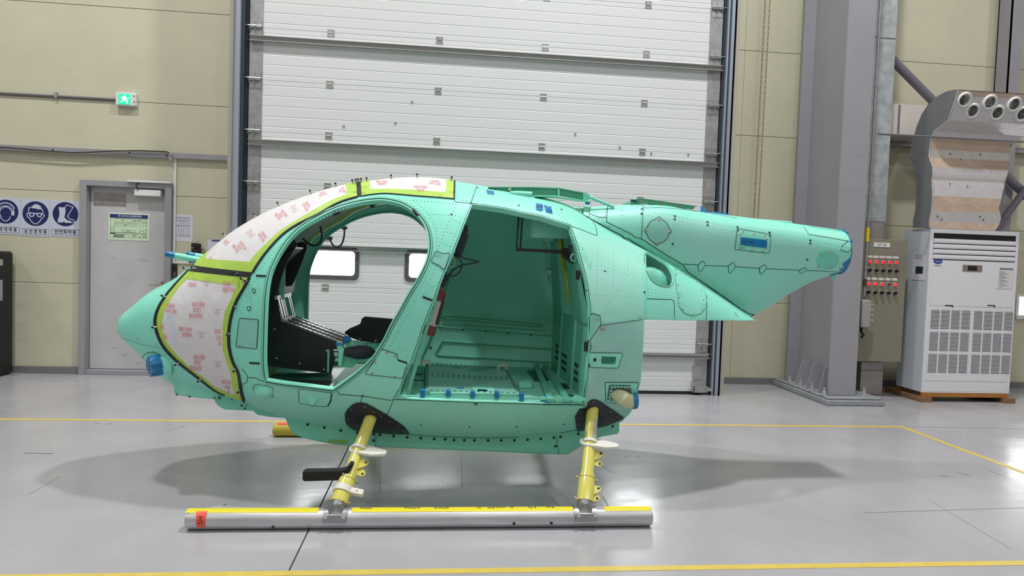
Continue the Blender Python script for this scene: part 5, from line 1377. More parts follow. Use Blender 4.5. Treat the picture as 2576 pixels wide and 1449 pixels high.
# chin and keel fairings
def sideprism(L, hw, m, name, y_off=0.0, bev=.01, parent=None):
    P = [onY(x, y, YC - hw) for x, y in L]
    return MB().prism([(p[0], YC - hw, p[2]) for p in P], (0, 2 * hw, 0)).build(name, m, parent or heli, bevel=bev, seg=3)
chin = sideprism([(395, 925), (425, 955), (435, 972), (436.4, 989), (444, 995), (462, 998), (500, 1002), (540, 1006), (546, 1003), (548, 996), (541, 981), (500, 950), (450, 915)], .30, M_MINT, 'chin_fairing')
def scr_plane(L, hw, m, parent, r=.0075, name='screw', ln=.003):
    f0 = None
    for x, y in L:
        p = onY(x, y, YC - hw)
        if f0 is None: f0 = MB().cyl((0, 0, 0), (0, -ln, 0), r, n=10).build(name, m, parent, local=True); o = f0
        else: o = f0.copy(); COL.objects.link(o)
        o.location = Vector(p) - org(parent)
scr_plane([(445, 992), (477, 997.5), (535.5, 983), (539.5, 1001)], .30, mat('screw_dull', (110, 130, 124), metal=.4, rough=.4), chin)
k2 = sideprism([(544, 985), (538, 1009), (547, 1021), (556, 1027), (566, 1031), (635, 1034.6), (720, 1044), (720, 1010)], .27, M_MINTD, 'front_keel_fairing')
scr_plane([(553, 1001), (584, 1002.5)], .27, M_SCRD, k2)
sideprism([(630, 1030), (647.5, 1045), (680, 1050), (716, 1052.5), (725, 1052), (725, 1020)], .24, M_MINTD, 'front_keel_step')
KE = [(715.5, 1049.5), (724, 1072), (734, 1089), (745.6, 1097), (774.7, 1105.8), (813.5, 1114.5), (845, 1119.5), (879.5, 1124), (946, 1125.5), (1100, 1132), (1180, 1134.6), (1377, 1143.7), (1429, 1144.6), (1440, 1138), (1471.4, 1117.9), (1514, 1099.6), (1553, 1093), (1559, 1088), (1559.5, 1056), (1400, 1040), (1000, 1040)]
keel = sideprism(KE, .30, M_MINTD, 'keel_fairing', bev=.012)
scr_plane([(600 + x / 5.152, 1000 + y / 5.152) for x, y in ((896, 350), (1112, 390), (1325, 427), (1540, 457), (1753, 478), (1748, 557), (1831, 485), (2010, 500), (2185, 515), (2362, 526), (2537, 537))] + [(1120, 1105)] + [(1142, 1107), (1168, 1107.5)] + [(1180 + x / 3.294, 960 + y / 3.294) for x, y in ((45, 487), (157, 487), (266, 487), (376, 486), (485, 481), (594, 474), (703, 465), (757, 457), (716, 535), (905, 433), (1190, 371))], .30, M_BARE, keel, r=.009, name='screw_hole', ln=.0012)
def plane_strip(L, hw, wd, m, parent, name='sealant_line', off=.001):
    P = [Vector(onY(x, y, YC - hw)) for x, y in L]; mb = MB()
    for i in range(len(P) - 1):
        d = P[i + 1] - P[i]; n = Vector((-d.z, 0, d.x)).normalized() * wd / 2; mb.prism([P[i] - n + Vector((0, -off, 0)), P[i + 1] - n + Vector((0, -off, 0)), P[i + 1] + n + Vector((0, -off, 0)), P[i] + n + Vector((0, -off, 0))], (0, off, 0))
    return mb.build(name, m, parent)
plane_strip([(946, 1091), (945, 1125)], .30, .003, M_SEAL, keel); plane_strip([(1400, 1102), (1406, 1144)], .30, .003, M_SEAL, keel)
MB().prism([Vector(onY(x, y, YC - .3015)) for x, y in ((826.5, 1105), (874, 1107.5), (872.5, 1116.5), (826.5, 1114))], (0, .001, 0)).build('green_tape_label', mat('tape_label_green', (130, 180, 90)), keel)
seam(A, [(870, 1079), (900, 1083), (1000, 1091), (1100, 1098), (1200, 1101.5), (1300, 1100), (1380, 1094), (1450, 1081), (1530, 1066)], M_SEAL, heli, wd=.004, h=.002)

# ------------------------------------------------------------------ side details
tear = bulge(A, 664, 983, 25, 12, .035, M_MINT, sl, 'teardrop_fairing', ang=.16)
seam(A, [(690, 1000), (683, 998), (660, 996.5), (642, 987), (635.5, 976), (640, 968.5), (652, 967), (676, 971.5), (687, 976), (686, 996), (691, 1001)], M_SEAL, sl, wd=.0035, h=.001)
tp = plate(A, [(751, 977), (834.7, 987.8), (832, 1004), (824, 1022), (800, 1021), (753.4, 1013.5)], M_MINT, sl, name='bracket_plate')
seam(A, [(834, 991), (832, 1008), (825, 1021)], M_BARE, tp, wd=.008, h=.004)
pts = [A.P3(x, y, .003)[0] for x, y in ((772, 994), (803, 996.5), (787.6, 1016))]; _, nn_ = A.P3(787, 1003); ap = A.P3(787.6, 1013)[0] + nn_ * .035
MB().add([pts[0], pts[1], pts[2], ap], [(0, 1, 3), (1, 2, 3), (2, 0, 3)]).build('bracket_gusset', M_LIP, tp)
MB().dome(ap - nn_ * .004 + Vector((0, -.0, .004)), nn_, .008, .003).build('hole', M_BARE, tp)
for L in ([(1223, 478), (1242, 481), (1243, 490), (1226, 488)], [(1348, 511.5), (1365, 514), (1366, 530), (1360, 531.5), (1348.5, 528)], [(1368, 516), (1386, 520), (1390, 538), (1373, 534)]):
    bt = patch(A, 'blue_film', px(A, L), M_BT, sl, off=.002, th=.001, dx=.02, step=.015)
fasteners(A, [(1357, 520)], mat('blue_dark', (20, 50, 110)), sl, r=.018, h=.003, name='film_dimple', off=.001)
# exhaust plate and duct
plate(A, [(1522, 961.5), (1606, 962), (1596, 1018), (1584, 1019), (1581, 1014.5), (1523.5, 1012.6)], M_MINT, sl, name='vent_surround')
vp = patch(A, 'vent_plate', px(A, lerp_close([(1532, 968.4), (1585.6, 969), (1588, 1007), (1527.7, 1007.9)])), mat('bare_metal_dark', (92, 98, 98), rough=.35, metal=.5), sl, off=.0055, th=.003, dx=.02, step=.015)
seam(A, lerp_close([(1532, 968.4), (1585.6, 969), (1588, 1007), (1527.7, 1007.9)]), M_SEAL, vp, True, h=.006, wd=.003)
fasteners(A, [(1380 + x / 3.623, 760 + y / 3.623) for x, y in ((573, 770), (604, 768), (631, 768), (661, 769), (688, 770), (716, 770), (741, 771), (567, 805), (562, 835), (556, 861), (552, 888), (583, 892), (612, 893))], M_LIP, vp, r=.0085, h=.004, name='rivet', off=.0055)
Pa, na = A.P3(1556, 990, .0); Pb, _ = A.P3(1590, 997, .05); Pb = Pb + Vector((-.02, .03, -.0))
vd = MB().tube([Pa - Vector((.045, -.03, 0)), Pa + na * .0 - Vector((.02, -.0, 0)), Pa + na * .035, Pb - Vector((.02, 0, 0)), Pb + Vector((.03, 0, 0))], [.012, .034, .044, .046, .044], n=20).build('vent_duct', mat('duct_cream', (200, 206, 166), rough=.35), vp, smooth=60)
MB().tube([Pb + Vector((.008, 0, 0)), Pb + Vector((.02, 0, 0)), Pb + Vector((.034, 0, 0))], [.048, .049, .046], n=20).build('blue_film', M_BT, vd, smooth=60)
# hinges seen along the openings
for q, nm in (((1441, 622), 'hinge'), ((1460, 690), 'hinge'), ((1480.5, 873), 'hinge')):
    P, n = A.P3(q[0] - 3, q[1], -.012); MB().box(P.x - .012, P.x + .008, P.y - .008, P.y + .02, P.z - .028, P.z + .028).build(nm, M_BLK, heli, bevel=.004)
for q in (((838, 541), (856, 535)), ((1040, 529), (1052, 543))):
    P, n = A.P3(*q[0], .004); Q, _ = A.P3(*q[1], .004); MB().tube([P, Q], .010, n=8).build('door_latch', M_BLK, heli, smooth=60)

# ------------------------------------------------------------------ tail boom root details
creaseL = [(1410, 518), (1440, 531), (1469.6, 545), (1491, 556), (1534.8, 580), (1578, 602), (1621, 628), (1702.8, 676.5), (1763, 713), (1824, 751), (1893, 803)]
seam(B, pxoff(creaseL, 2, False), M_SEAL, ub[0], wd=.006, h=.003)
BAND = [(1525.7, 558.4), (1570, 580), (1609, 599.3), (1615, 602), (1650, 625), (1681.6, 644.7), (1718, 666), (1730, 684), (1751, 699), (1796.7, 729.5), (1827, 752), (1863, 778), (1889, 790), (1898.5, 790.5), (1898, 797)]
seam(B, BAND, M_SEAL, ub[0], wd=.005, h=.002)
bandp = patch(B, 'flange_strip', px(B, [(1505, 560)] + BAND[:-1] + [(1893, 799), (1824, 748), (1763, 710), (1702.8, 673.5), (1621, 625), (1578, 599), (1534.8, 577)]), M_MINTD, ub[0], off=.0012, th=.001)
SEAMS_B = [[(1618, 517.5), (1616, 560), (1613.5, 600.8)], [(1527, 517.5), (1525.7, 547.8), (1506, 546), (1484.8, 538.7)], [(1527, 517), (1526, 558)], [(1450, 504), (1456, 518), (1465, 529.6)],
 [(1719.4, 664.4), (1755.8, 666.5)], [(1774, 667.7), (1831, 670)], [(1849.6, 671), (1910, 675)], [(1928, 676), (2010, 679.5)], [(2029.8, 680), (2111.6, 684)],
 [(2022, 570.5), (2028, 579), (2034, 590), (2080, 597), (2136, 607)], [(1618, 523.6), (1657, 522), (1733, 528), (1800, 539), (1854, 549)], [(1345, 494), (1402, 496), (1409, 517)]]
for L in SEAMS_B: seam(B, L, M_SEAL, ub[0])
seam(B, [(2132.7, 607.5), (2119, 617.5), (2115, 629.6), (2134, 634.7), (2141, 627)], M_SEAL, ub[0])
for L in ([(1468, 511.5), (1465, 543), (1481, 550), (1484.8, 513)],): seam(B, L, M_SEAL, ub[0], True)
fp = patch(B, 'mast_fitting', px(B, [(1469, 512), (1466.5, 542), (1480, 548), (1483.5, 513.5)]), M_LIP, ub[0], off=.012, th=.012, dx=.03, step=.02)
for L in ([(1766.4, 654.7), (1775.5, 666), (1761.8, 682.5), (1757, 680), (1755.8, 667.4)], [(1845, 659), (1849.6, 672), (1837.5, 687), (1833, 685), (1831.5, 669)], [(1923.8, 664.4), (1928, 675), (1914.7, 689), (1911, 687), (1910, 673.5)], [(2025, 672), (2029.8, 678), (2014.7, 687.7), (2010.5, 684), (2011, 680)]): plate(B, L, M_MINT, ub[0], name='diamond_plate')
ci = []
for k in range(48):
    t = 2 * PI * k / 48; rx, ry = 28.5, 30.5; e = 0
    for a_, w_ in ((-PI / 2 + .1, .2), (0.05, .2), (PI / 2 + .1, .2), (PI + .02, .2)):
        d = abs((t - a_ + PI) % (2 * PI) - PI)
        if d < w_: e = max(e, 5.5 * math.cos(d / w_ * PI / 2))
    ci.append((1655 + (rx + e) * math.cos(t), 581 + (ry + e) * math.sin(t)))
cp_ = plate(B, ci, M_MINTG, ub[0], name='round_cover', rnd=False, wd=.004)
fasteners(B, [(1658, 552.5), (1627, 579.6), (1683, 583), (1652, 611)], M_SCR, cp_, r=.008, h=.004, name='screw', off=.0025)
rp_ = plate(B, [(1854, 575), (1939.6, 590), (1934.4, 637), (1848, 627.4)], M_MINT, ub[0], name='light_access_plate')
bt = patch(B, 'blue_film', px(B, [(1862.4, 597), (1926, 604), (1928, 607), (1927.5, 622), (1922, 623), (1861.8, 616)]), M_BT, rp_, off=.008, th=.005, dx=.02, step=.012)
fasteners(B, [(1889, 608.5)], mat('blue_dark', (20, 50, 110)), bt, r=.010, h=.002, name='film_dimple', off=.008, n=14)
fasteners(B, [(1400 + x / 3.3026, 460 + y / 3.3026) for x, y in ((1550, 405), (1640, 422), (1730, 437), (1750, 468), (1742, 543), (1715, 568), (1622, 557), (1530, 548), (1513, 515), (1523, 428))], M_SCR, rp_, r=.0066, h=.0035, name='screw', off=.0025)
im = MB()
for k in range(6): im.add([B.P3(1857 + 3 * k + a, 622 + .2 * k + b, .0032)[0] for a, b in ((0, 0), (2.1, .1), (2.1, 1.8), (0, 1.7))], [(0, 1, 2, 3)])
stuff(im.build('fine_print', M_SEAL, rp_))
dc = [(2082 + 28 * math.cos(2 * PI * k / 36), 654 + 24.5 * math.sin(2 * PI * k / 36)) for k in range(36)]
dp = patch(B, 'round_cover', px(B, dc), mat('primer_aqua', (112, 208, 186), rough=.4), ub[0], off=.002, th=.002, dx=.03, step=.02)
fasteners(B, [(2088, 634.4), (2067, 642), (2105.8, 645), (2058.6, 671), (2091, 673)], M_SCR, dp, r=.008, h=.004, name='screw', off=.002)
fasteners(B, [(1400 + x / 3.3026, 460 + y / 3.3026) for x, y in ((710, 218), (707, 256), (983, 276), (982, 300), (1254, 325), (1255, 350), (1503, 367), (1507, 395), (1770, 413), (1769, 441), (2108, 477), (2108, 502), (965, 508), (2083, 638), (1627, 1101))], M_SCRD, ub[0], r=.0085, h=.004, name='screw')
# taped tail end
ec = MB(); rs = random.Random(4); N = 40; zc = PB[6] - .155; rr0 = .1535
ec.prism([(XE + .002, YC + rr0 * math.cos(2 * PI * j / N), zc + rr0 * math.sin(2 * PI * j / N) * .98) for j in range(N)], (.003, 0, 0))
end = ec.build('blue_end_film', M_BT, ub[0])
for a_ in (.55, 1.05, 1.35, 1.7):
    a_ = PI - a_; c_, s_ = math.cos(a_), math.sin(a_); w_ = .035
    MB().prism([(XE + .001, YC + rr0 * math.cos(a_ - .16), zc + rr0 * math.sin(a_ - .16)), (XE + .001, YC + rr0 * math.cos(a_ + .16), zc + rr0 * math.sin(a_ + .16)), (XE + .004, YC + (rr0 + .019) * math.cos(a_ + .12), zc + (rr0 + .019) * math.sin(a_ + .12))], (.0015, 0, 0)).build('film_flap', M_BT, end)
zig = [(2139, 648), (2119, 664), (2124, 673), (2111.5, 677), (2113, 686)]
pz_ = px(B, zig); vend = .62
patch(B, 'film_flap', pz_ + [(pz_[-1][0], .35), (XE, .3), (XE, pz_[0][1])], M_BT, end, off=.003, th=.001, dx=.02, step=.015)
patch(B, 'film_flap', px(B, [(2089, 692), (2089, 690), (2112, 686)]) + [(XE, .25), (XE, .02), (XE - .06, .02)], M_BT, end, off=.004, th=.001, dx=.02, step=.015)
pt_ = Vector(onY(2099, 690, YC - .03)); MB().cyl(pt_ + Vector((0, 0, .03)), pt_ + Vector((.0, 0, -.042)), .013, n=14).build('drain_stub', M_MINT, ub[0], smooth=60)
# fin base, top rails, mast support frame
fb = [Vector(onY(x, y, YC - .03)) for x, y in ((1905, 556), (1912, 551), (1993, 556.5), (1999, 566))]
MB().prism(fb, (0, .06, 0)).build('fin_base', M_MINT, ub[0], bevel=.006)
def rail_part(L, y, t, m, name, par=None, bev=.002):
    o = MB().prism([Vector(onY(a, b, y)) for a, b in L], (0, t, 0)).build(name, m, par or heli, bevel=bev); return o
M_FR = mat('primer_green_mid', (86, 168, 140), rough=.45, var=.06)
for yy in (YC - .14, YC + .12):
    r_ = rail_part([(1606, 504), (1619.6, 501), (1736, 517), (1749, 520.5), (1744, 526.5), (1608.4, 510.5)], yy, .018, M_FR, 'access_rail')
    rail_part([(1604, 500.5), (1620, 499), (1755, 518.5), (1755, 520), (1620, 501.5)], yy - .004, .03, M_FR, 'access_rail_flange')
    for k in range(5):
        p = onY(1612.5 + 24.8 * k, 505.3 + 3.45 * k, yy); MB().cyl((p[0], yy, p[2]), (p[0], yy - .005, p[2]), .009, n=10).build('screw', M_SCR, r_)
rail_part([(1585, 515), (1588, 507), (1600, 500), (1612, 500), (1610, 515)], YC - .1, .2, M_FR, 'rail_end_bracket')
MB().cyl(onY(1587, 504, YC - .1), onY(1600, 506, YC - .1), .007, n=8).build('rail_pin', M_BLK, heli)
bf = MB(); rs = random.Random(8); L_ = [(1762, 533, 519), (1770, 534, 520), (1779, 535, 534.5), (1800, 537.5, 533), (1815, 540, 537), (1822, 541, 534), (1836, 544, 541), (1857, 549, 548)]
vs = []; 
for x, yb, yt in L_:
    P, Q = onY(x, yb + 2, YC - .06), onY(x, yt, YC - .02 + rs.uniform(-.02, .02)); R_ = onY(x, yb + 1, YC + .08); vs += [P, Q, R_]
k = len(L_); fs = []
for i in range(k - 1): fs += [(3 * i, 3 * i + 3, 3 * i + 4, 3 * i + 1), (3 * i + 1, 3 * i + 4, 3 * i + 5, 3 * i + 2)]
lab(bf.add(vs, fs).build('blue_film_cover', M_BT, heli, smooth=20), 'crumpled blue film over the top opening')
for yy, s_ in ((YC - .21, 1), (YC + .19, -1)):
    fr_ = rail_part([(1236, 471), (1340, 471), (1405, 474), (1405, 494), (1345, 492), (1290, 488), (1250, 478)], yy + .004, .016, M_FR, 'mast_frame_web')
    rail_part([(1408, 475.5), (1470, 488), (1466, 503), (1408, 493)], yy + .004, .016, M_FR, 'mast_frame_web')
    rail_part([(1228, 470), (1340, 470), (1407, 472.5), (1480, 487), (1480, 489.5), (1407, 475.5), (1340, 473), (1228, 473)], yy - .006, .035, M_FR, 'mast_frame_flange')
    rail_part([(1403.5, 475), (1408, 476), (1408, 495), (1403.5, 494)], yy - .008, .03, M_MINT, 'mast_frame_post')
    rail_part([(1345, 491), (1402, 492), (1404, 494.5), (1490, 506.5), (1490, 509), (1402, 496.5), (1345, 494.5)], yy - .05, .06, M_LIP, 'frame_sill')
    MB().tube([onY(1480, 494, yy), onY(1500, 503, yy), onY(1545, 521, yy)], .011, n=10).build('brace_rod', M_MINT, heli, smooth=60)
    rail_part([(1467, 487), (1482, 488), (1485, 499), (1478, 506), (1467, 504)], yy - .01, .04, M_MINTD, 'brace_fitting')
    rv = MB()
    for k in range(20):
        t = k / 19; x = 1330 + 145 * t; y = (471 + (x - 1330) / 77 * 1.8) if x < 1407 else 473 + (x - 1407) * .195
        rv.dome(Vector(onY(x, y, yy + .008)), Vector((0, 0, 1)), .006, .005)
        rv.dome(Vector(onY(x, y + 14 - (5 if x < 1360 else 0), yy + .003)), Vector((0, -1, 0)), .005, .004)
    stuff(rv.build('rivet_rows', M_FR, fr_))
MB().tube([onY(1283, 486, YC - .24), onY(1300, 487.5, YC - .24), onY(1338, 489.5, YC - .24)], [.012, .018, .018], n=12).build('vent_tube', M_MINT, heli, smooth=60)
rail_part([(1279, 473), (1286, 473), (1286, 480), (1279, 480)], YC - .22, .008, mat('tag_cream', (200, 196, 170)), 'tag_plate')
rail_part([(1471, 508), (1485, 509), (1484, 515), (1473, 514)], YC - .315, .004, M_BT, 'blue_film')

# ------------------------------------------------------------------ rivets
M_RIV = mat('primer_rivet', (134, 222, 196), rough=.4)
RA = [
 [(640, 706), (622, 740), (606, 780), (594, 830), (592, 868), (597, 905), (607, 928)], [(664, 945), (661, 900), (660, 846), (663, 765), (670, 705), (682, 665), (706, 625), (742, 583)],
 [(600, 905), (655, 912)], [(606, 920), (655, 926)], [(653, 885), (655, 945)], [(601, 890), (650, 897)], [(636, 722), (655, 724)], [(612, 760), (612, 795)], [(650, 700), (652, 790)], [(628, 706), (632, 760)],
 [(655, 676), (690, 629), (745, 583), (800, 554), (850, 530), (905, 510), (966, 499), (1041, 504), (1100, 508), (1140, 513)],
 [(1039, 503), (1052, 514), (1070.6, 530.6), (1085.5, 549), (1096.7, 575), (1099, 597.7), (1099, 616)], [(1035, 512), (1050, 525), (1065, 540), (1078, 549)],
 [(1147, 514), (1134, 545.5), (1121, 577), (1108, 607), (1102, 625.6)], [(1175, 522), (1156, 564), (1143, 597.7), (1132, 627.5)], [(1078, 538), (1115, 540), (1154.5, 542.7)],
 [(1139.6, 553), (1154.5, 558.5)], [(1126.5, 582.8), (1143, 588)], [(1115, 613.5), (1132, 619)], [(1083.7, 670), (1072, 698), (1059, 722.4), (1038, 765), (1012, 812), (990, 850)],
 [(1093, 676), (1080, 705), (1060, 745)], [(1113, 690), (1078, 778), (1042, 868), (1022, 908)], [(1050, 745), (1020, 800), (995, 850), (972, 884)], [(995, 834), (1042, 844.5)], [(1030, 765), (1060, 772)],
 [(1075, 716), (1090, 722)], [(1071, 722), (1088, 728)], [(1069, 729), (1085, 735)], [(1066, 736), (1082, 742)], [(1072, 710), (1092, 716)],
 [(960, 862), (1040, 885)], [(955, 872), (1035, 896)], [(985, 862), (975, 885)], [(1005, 868), (998, 888)], [(1025, 874), (1018, 900)],
 [(930, 905), (905, 935), (870, 968)], [(925, 918), (900, 945), (868, 975)], [(905, 948), (900, 975)], [(985, 955), (980, 1000)],
 [(1439, 593), (1454.5, 629.6), (1463.6, 662), (1474, 704), (1483, 755), (1486, 782)], [(1503, 605), (1501.4, 741.6)], [(1536, 581), (1541.7, 611), (1543, 669), (1542, 738.6)], [(1578.6, 638.6), (1579, 690)],
 [(1609, 647.7), (1581.7, 690), (1545, 738.6), (1512, 790)], [(1503, 596), (1557, 613), (1594, 634), (1609, 643)], [(1486, 663), (1536, 675), (1578.6, 691.6)], [(1478, 738.6), (1545, 743), (1617, 746)],
 [(1514, 809), (1560, 803), (1611, 795)], [(1613.5, 640), (1617, 700), (1618, 796)], [(1630, 725), (1690, 735)], [(1630, 733), (1690, 743)], [(1632, 741), (1690, 748)], [(1628, 797), (1775, 801)], [(1699, 690), (1697, 800)], [(1778, 800), (1880, 802)], [(1769, 765), (1771, 800)],
 ([(1501, 851), (1614, 852.5)], 9.5), ([(1570, 892.5), (1606, 894)], 7), ([(1559, 921.5), (1590, 922)], 7), [(1477, 936), (1471, 1008)], [(1617, 823), (1612, 900), (1605, 950)], [(1484, 963.7), (1518, 964)],
 ([(1004, 1013), (1190, 1018)], 8), ([(1205, 1018.5), (1460, 1024)], 8), [(1488, 795), (1484, 850)], [(1495, 793), (1506, 797)],
 [(1150, 460), (1150, 500)], [(1155, 503), (1184, 506)], [(1196, 470), (1190, 503)], [(1200, 512), (1300, 526), (1360, 538), (1425, 560)], [(1410, 530), (1425, 558)], [(1402, 533), (1416, 556)],
 [(752, 981), (755, 1010)], [(760, 1012), (822, 1018)], [(815, 988), (826, 990), (822, 1015)], [(560, 1000), (560, 1000)],
]
rivets(A, RA, M_RIV, sl)
RB_ = []
for xs2 in ((1057.7, 1068.8), (1121, 1132), (1184, 1196), (1244, 1256.5), (1305, 1317)):
    for x in xs2: RB_.append([(x, 1026), (x - 1, 1060), (x - 5, 1096)])
RB_ += [[(1366.5, 1027), (1365, 1060), (1358, 1094)], [(1427, 1027), (1425, 1060), (1417, 1088)]]
rivets(A, RB_, M_RIV, sl, r=.0058, h=.0035, pitch=7.2)
rs = random.Random(12); cl_ = MB()
for k in range(75):
    t = rs.random(); x = 1452 + 34 * t + rs.uniform(-3, 3); y = 618 + 52 * t + rs.uniform(-20, 14) * (1 - .4 * t)
    if x < np.interp(y, [600, 640, 700], [1450, 1460, 1474]): continue
    P, n = A.P3(x, y); cl_.dome(P, n, .0075, .0015, 8)
stuff(cl_.build('rivet_cluster', M_RIV, sl, smooth=80))
RBB = [[(1622, 530), (1692, 542)], [(1622, 540), (1692, 553)], [(1700, 543.5), (1775, 557)], [(1700, 554), (1775, 568)], [(1785, 560), (1852, 572)], [(1785, 569), (1848, 581)], [(1943, 586), (2035, 603), (2116, 618)], [(1945, 594), (2035, 612), (2112, 627)],
 [(1700, 607), (1770, 611), (1845, 622)], [(1943, 634), (1975, 637), (2030, 644)], [(1697, 546), (1693, 590), (1688, 640)], [(1779, 562), (1776, 600), (1770, 650)], [(2043, 614), (2037, 640), (2033, 670)], [(2045, 626), (2062, 629)],
 [(1762, 686), (1755, 700)], [(1802.7, 673), (1790.6, 723)], [(1839, 690), (1824, 741.6)], [(1878.4, 680), (1866, 762.8)], [(1914.7, 692), (1896.6, 785)], [(2012, 692), (2005, 722)], [(1907, 781), (1960, 746), (2005.6, 721), (2072, 692)],
 [(1533, 522), (1572, 530), (1612, 536)], [(1564, 532), (1565, 581)], [(1612, 540), (1609, 595)], [(1490, 516), (1521, 520), (1521, 543)], [(1413, 503), (1445, 509), (1462, 513)], [(1416, 512), (1460, 527)], [(1488, 544), (1524, 556)], [(1360, 499), (1402, 502)],
 [(2116, 591), (2136, 596)], [(2117, 624), (2130, 628)], [(2122, 618), (2136, 622)], [(1540, 572), (1610, 609), (1690, 659), (1722, 680)], [(1550, 570), (1610, 602), (1680, 646)], [(2118, 640), (2134, 643)]]
rivets(B, RBB, M_RIV, ub[0])
rr2 = MB()
for k in range(26):
    x = 2022 + 3.7 * k; y = np.interp(x, [1998, 2050, 2108], [563, 570, 577.5]) + 1; u = float(onY(x, y, YC)[0]); u = min(u, XE - .01)
    P = B.pt(np.array(u), np.array(PI * .86)); rr2.dome(Vector(P), Vector((0, -.3, 1)).normalized(), .006, .005)
stuff(rr2.build('rivet_rows', M_RIV, ub[0]))
# ------------------------------------------------------------------ landing gear
M_YG = mat('gear_yellow', (214, 208, 104), rough=.18, coat=.6)
M_ALU = mat('skid_aluminium', (204, 204, 208), rough=.36, metal=.6, var=.1, vscale=12, stretch=(.3, 3, 3))
M_ALUD = mat('forged_alloy', (160, 160, 164), rough=.35, metal=.8, bump=.0006, bscale=60)
M_TY = mat('tape_yellow', (226, 212, 40), rough=.4); M_NYL = mat('nylon_white', (222, 222, 214), rough=.45)
M_ORG = mat('tape_orange', (232, 84, 58), rough=.5)
YN = 3.565
def leg_side(far):
    my = (lambda p: Vector((p[0], 2 * YC - p[1], p[2]))) if far else (lambda p: Vector(p))
    # skid tube
    xL, xR = float(onY(471, 1330, YN)[0]), float(onY(1637, 1310, YN)[0]); R = .051
    prof = [(xL, .038), (xL + .002, .046), (xL + .02, R), (xR - .02, R), (xR - .002, .046), (xR, .038)]
    sk = MB().tube([my((x, YN, R)) for x, r in prof], [r for x, r in prof], n=32).build('skid_tube', M_ALU if not far else mat('skid_yellow', (196, 176, 60), rough=.35), heli, smooth=50)
    # yellow tape on top
    def strip(a, b):
        mb = MB(); n = 6; vs = []
        for x in (a, b):
            for k in range(n + 1):
                t = math.radians(36 - 95 * k / n); vs.append(my((x, YN - (R + .0012) * math.sin(t), R + (R + .0012) * math.cos(t))))
        return mb.add(vs, [(k, k + 1, n + 2 + k, n + 1 + k) for k in range(n)]).build('yellow_tape', M_TY, sk, smooth=80)
    if not far:
        for a, b in ((472, 802), (886, 1440), (1518, 1634)): strip(float(onY(a, 1300, YN)[0]), float(onY(b, 1290, YN)[0]))
        # orange marker with its letters
        x0 = float(onY(489, 1320, YN - R)[0]); x1 = float(onY(515, 1320, YN - R)[0]); vs = []
        for x in (x0, x1):
            for k in range(9):
                t = math.radians(25 + 95 * k / 8); vs.append((x + (.012 * k / 8 if x == x0 else .004 * (8 - k) / 8), YN - (R + .0022) * math.sin(t), R + (R + .0022) * math.cos(t)))
        og = MB().add(vs, [(k, k + 1, 10 + k, 9 + k) for k in range(8)]).build('orange_marker', M_ORG, sk, smooth=80)
        vs, fs = text_mesh('LH', .034, 'CENTER', .9); xm = (x0 + x1) / 2 + .004
        ov = []
        for a, b in vs:
            s_ = .62 * PI / 2 - a / R; ov.append((xm - b * 1.0, YN - (R + .0035) * math.sin(PI / 2 - .25 - a / R), R + (R + .0035) * math.cos(PI / 2 - .25 - a / R)))
        MB().add(ov, fs).build('lettering', M_INK, og)
        for q in ((1293, 1317), (1387, 1316), (686, 1327)):
            p = onY(q[0], q[1], YN - R * .97); MB().cyl((p[0], p[1] + .004, p[2]), (p[0], p[1] - .0015, p[2]), .008 if q[0] > 900 else .006, n=12).build('hole', M_BARE, sk)
        xt = float(onY(905, 1300, YN)[0]); rq = random.Random(9); fp_ = MB(); x = xt
        while x < xt + 1.02:
            l_ = rq.uniform(.006, .022)
            if rq.random() < .62:
                t0, t1 = .10 + rq.uniform(0, .12), -.12 - rq.uniform(0, .1)
                for (xa_, xb_, ta, tb) in ((x, x + l_, t0, t0 - .06), (x, x + .003, t0, t1), (x + l_ - .003, x + l_, t0, t1 + .05)):
                    fp_.add([(q_, YN - (R + .003) * math.sin(tt), R + (R + .003) * math.cos(tt)) for q_, tt in ((xa_, ta), (xb_, ta), (xb_, tb), (xa_, tb))], [(0, 1, 2, 3)])
            x += l_ + rq.uniform(.004, .012) + (.05 if rq.random() < .12 else 0)
        stuff(fp_.build('worn_print', M_INK, sk))
    if far:
        xo = float(onY(712, 1070, 2 * YC - YN)[0]); vs = []
        for x in (xo - .035, xo + .12):
            for k in range(9):
                t = math.radians(-40 + 75 * k / 8); vs.append((x, 2 * YC - YN - (R + .002) * math.sin(t), R + (R + .002) * math.cos(t)))
        MB().add(vs, [(k, k + 1, 10 + k, 9 + k) for k in range(8)]).build('orange_marker', M_ORG, sk, smooth=80)
    gear = ((((927, 1066), 3.93), (846, 1297), ((869, 1191), (866, 1208), (850, 1266)), 'front'), (((1490, 1038), 3.93), (1469.5, 1290), ((1476, 1186), (1475, 1204), (1472, 1263)), 'rear'))
    for (tp_, yt), bp, mids, nm in gear:
        T_ = Vector(onY(*tp_, yt)); Bt = Vector(onY(*bp, YN)); Bt.z = max(Bt.z, .10); d = (T_ - Bt)
        def at_y(py):   # point on the axis whose pixel row is py
            best, bt_ = 1e9, 0
            for k in range(201):
                P = Bt + d * (k / 200); q = np.array(P) - CAMP; yy = CY - F_PX * (q @ UPV) / (q @ FWD)
                if abs(yy - py) < best: best, bt_ = abs(yy - py), k / 200
            return Bt + d * bt_
        p1, p2, p3 = [at_y(m_[1]) for m_ in mids]
        path = [T_ + d.normalized() * .10, T_, p1, p2, p3 - d.normalized() * .0]; rad = [.035, .035, .035, .045, .0455]
        st = MB().tube([my(p) for p in path], rad, n=28).build('landing_strut', M_YG, heli, smooth=40)
        fe = MB().tube([my(p) for p in (p3 + d.normalized() * .01, p3 - d.normalized() * .03, Bt + Vector((0, 0, -.01)))], [.0425, .041, .040], n=24)
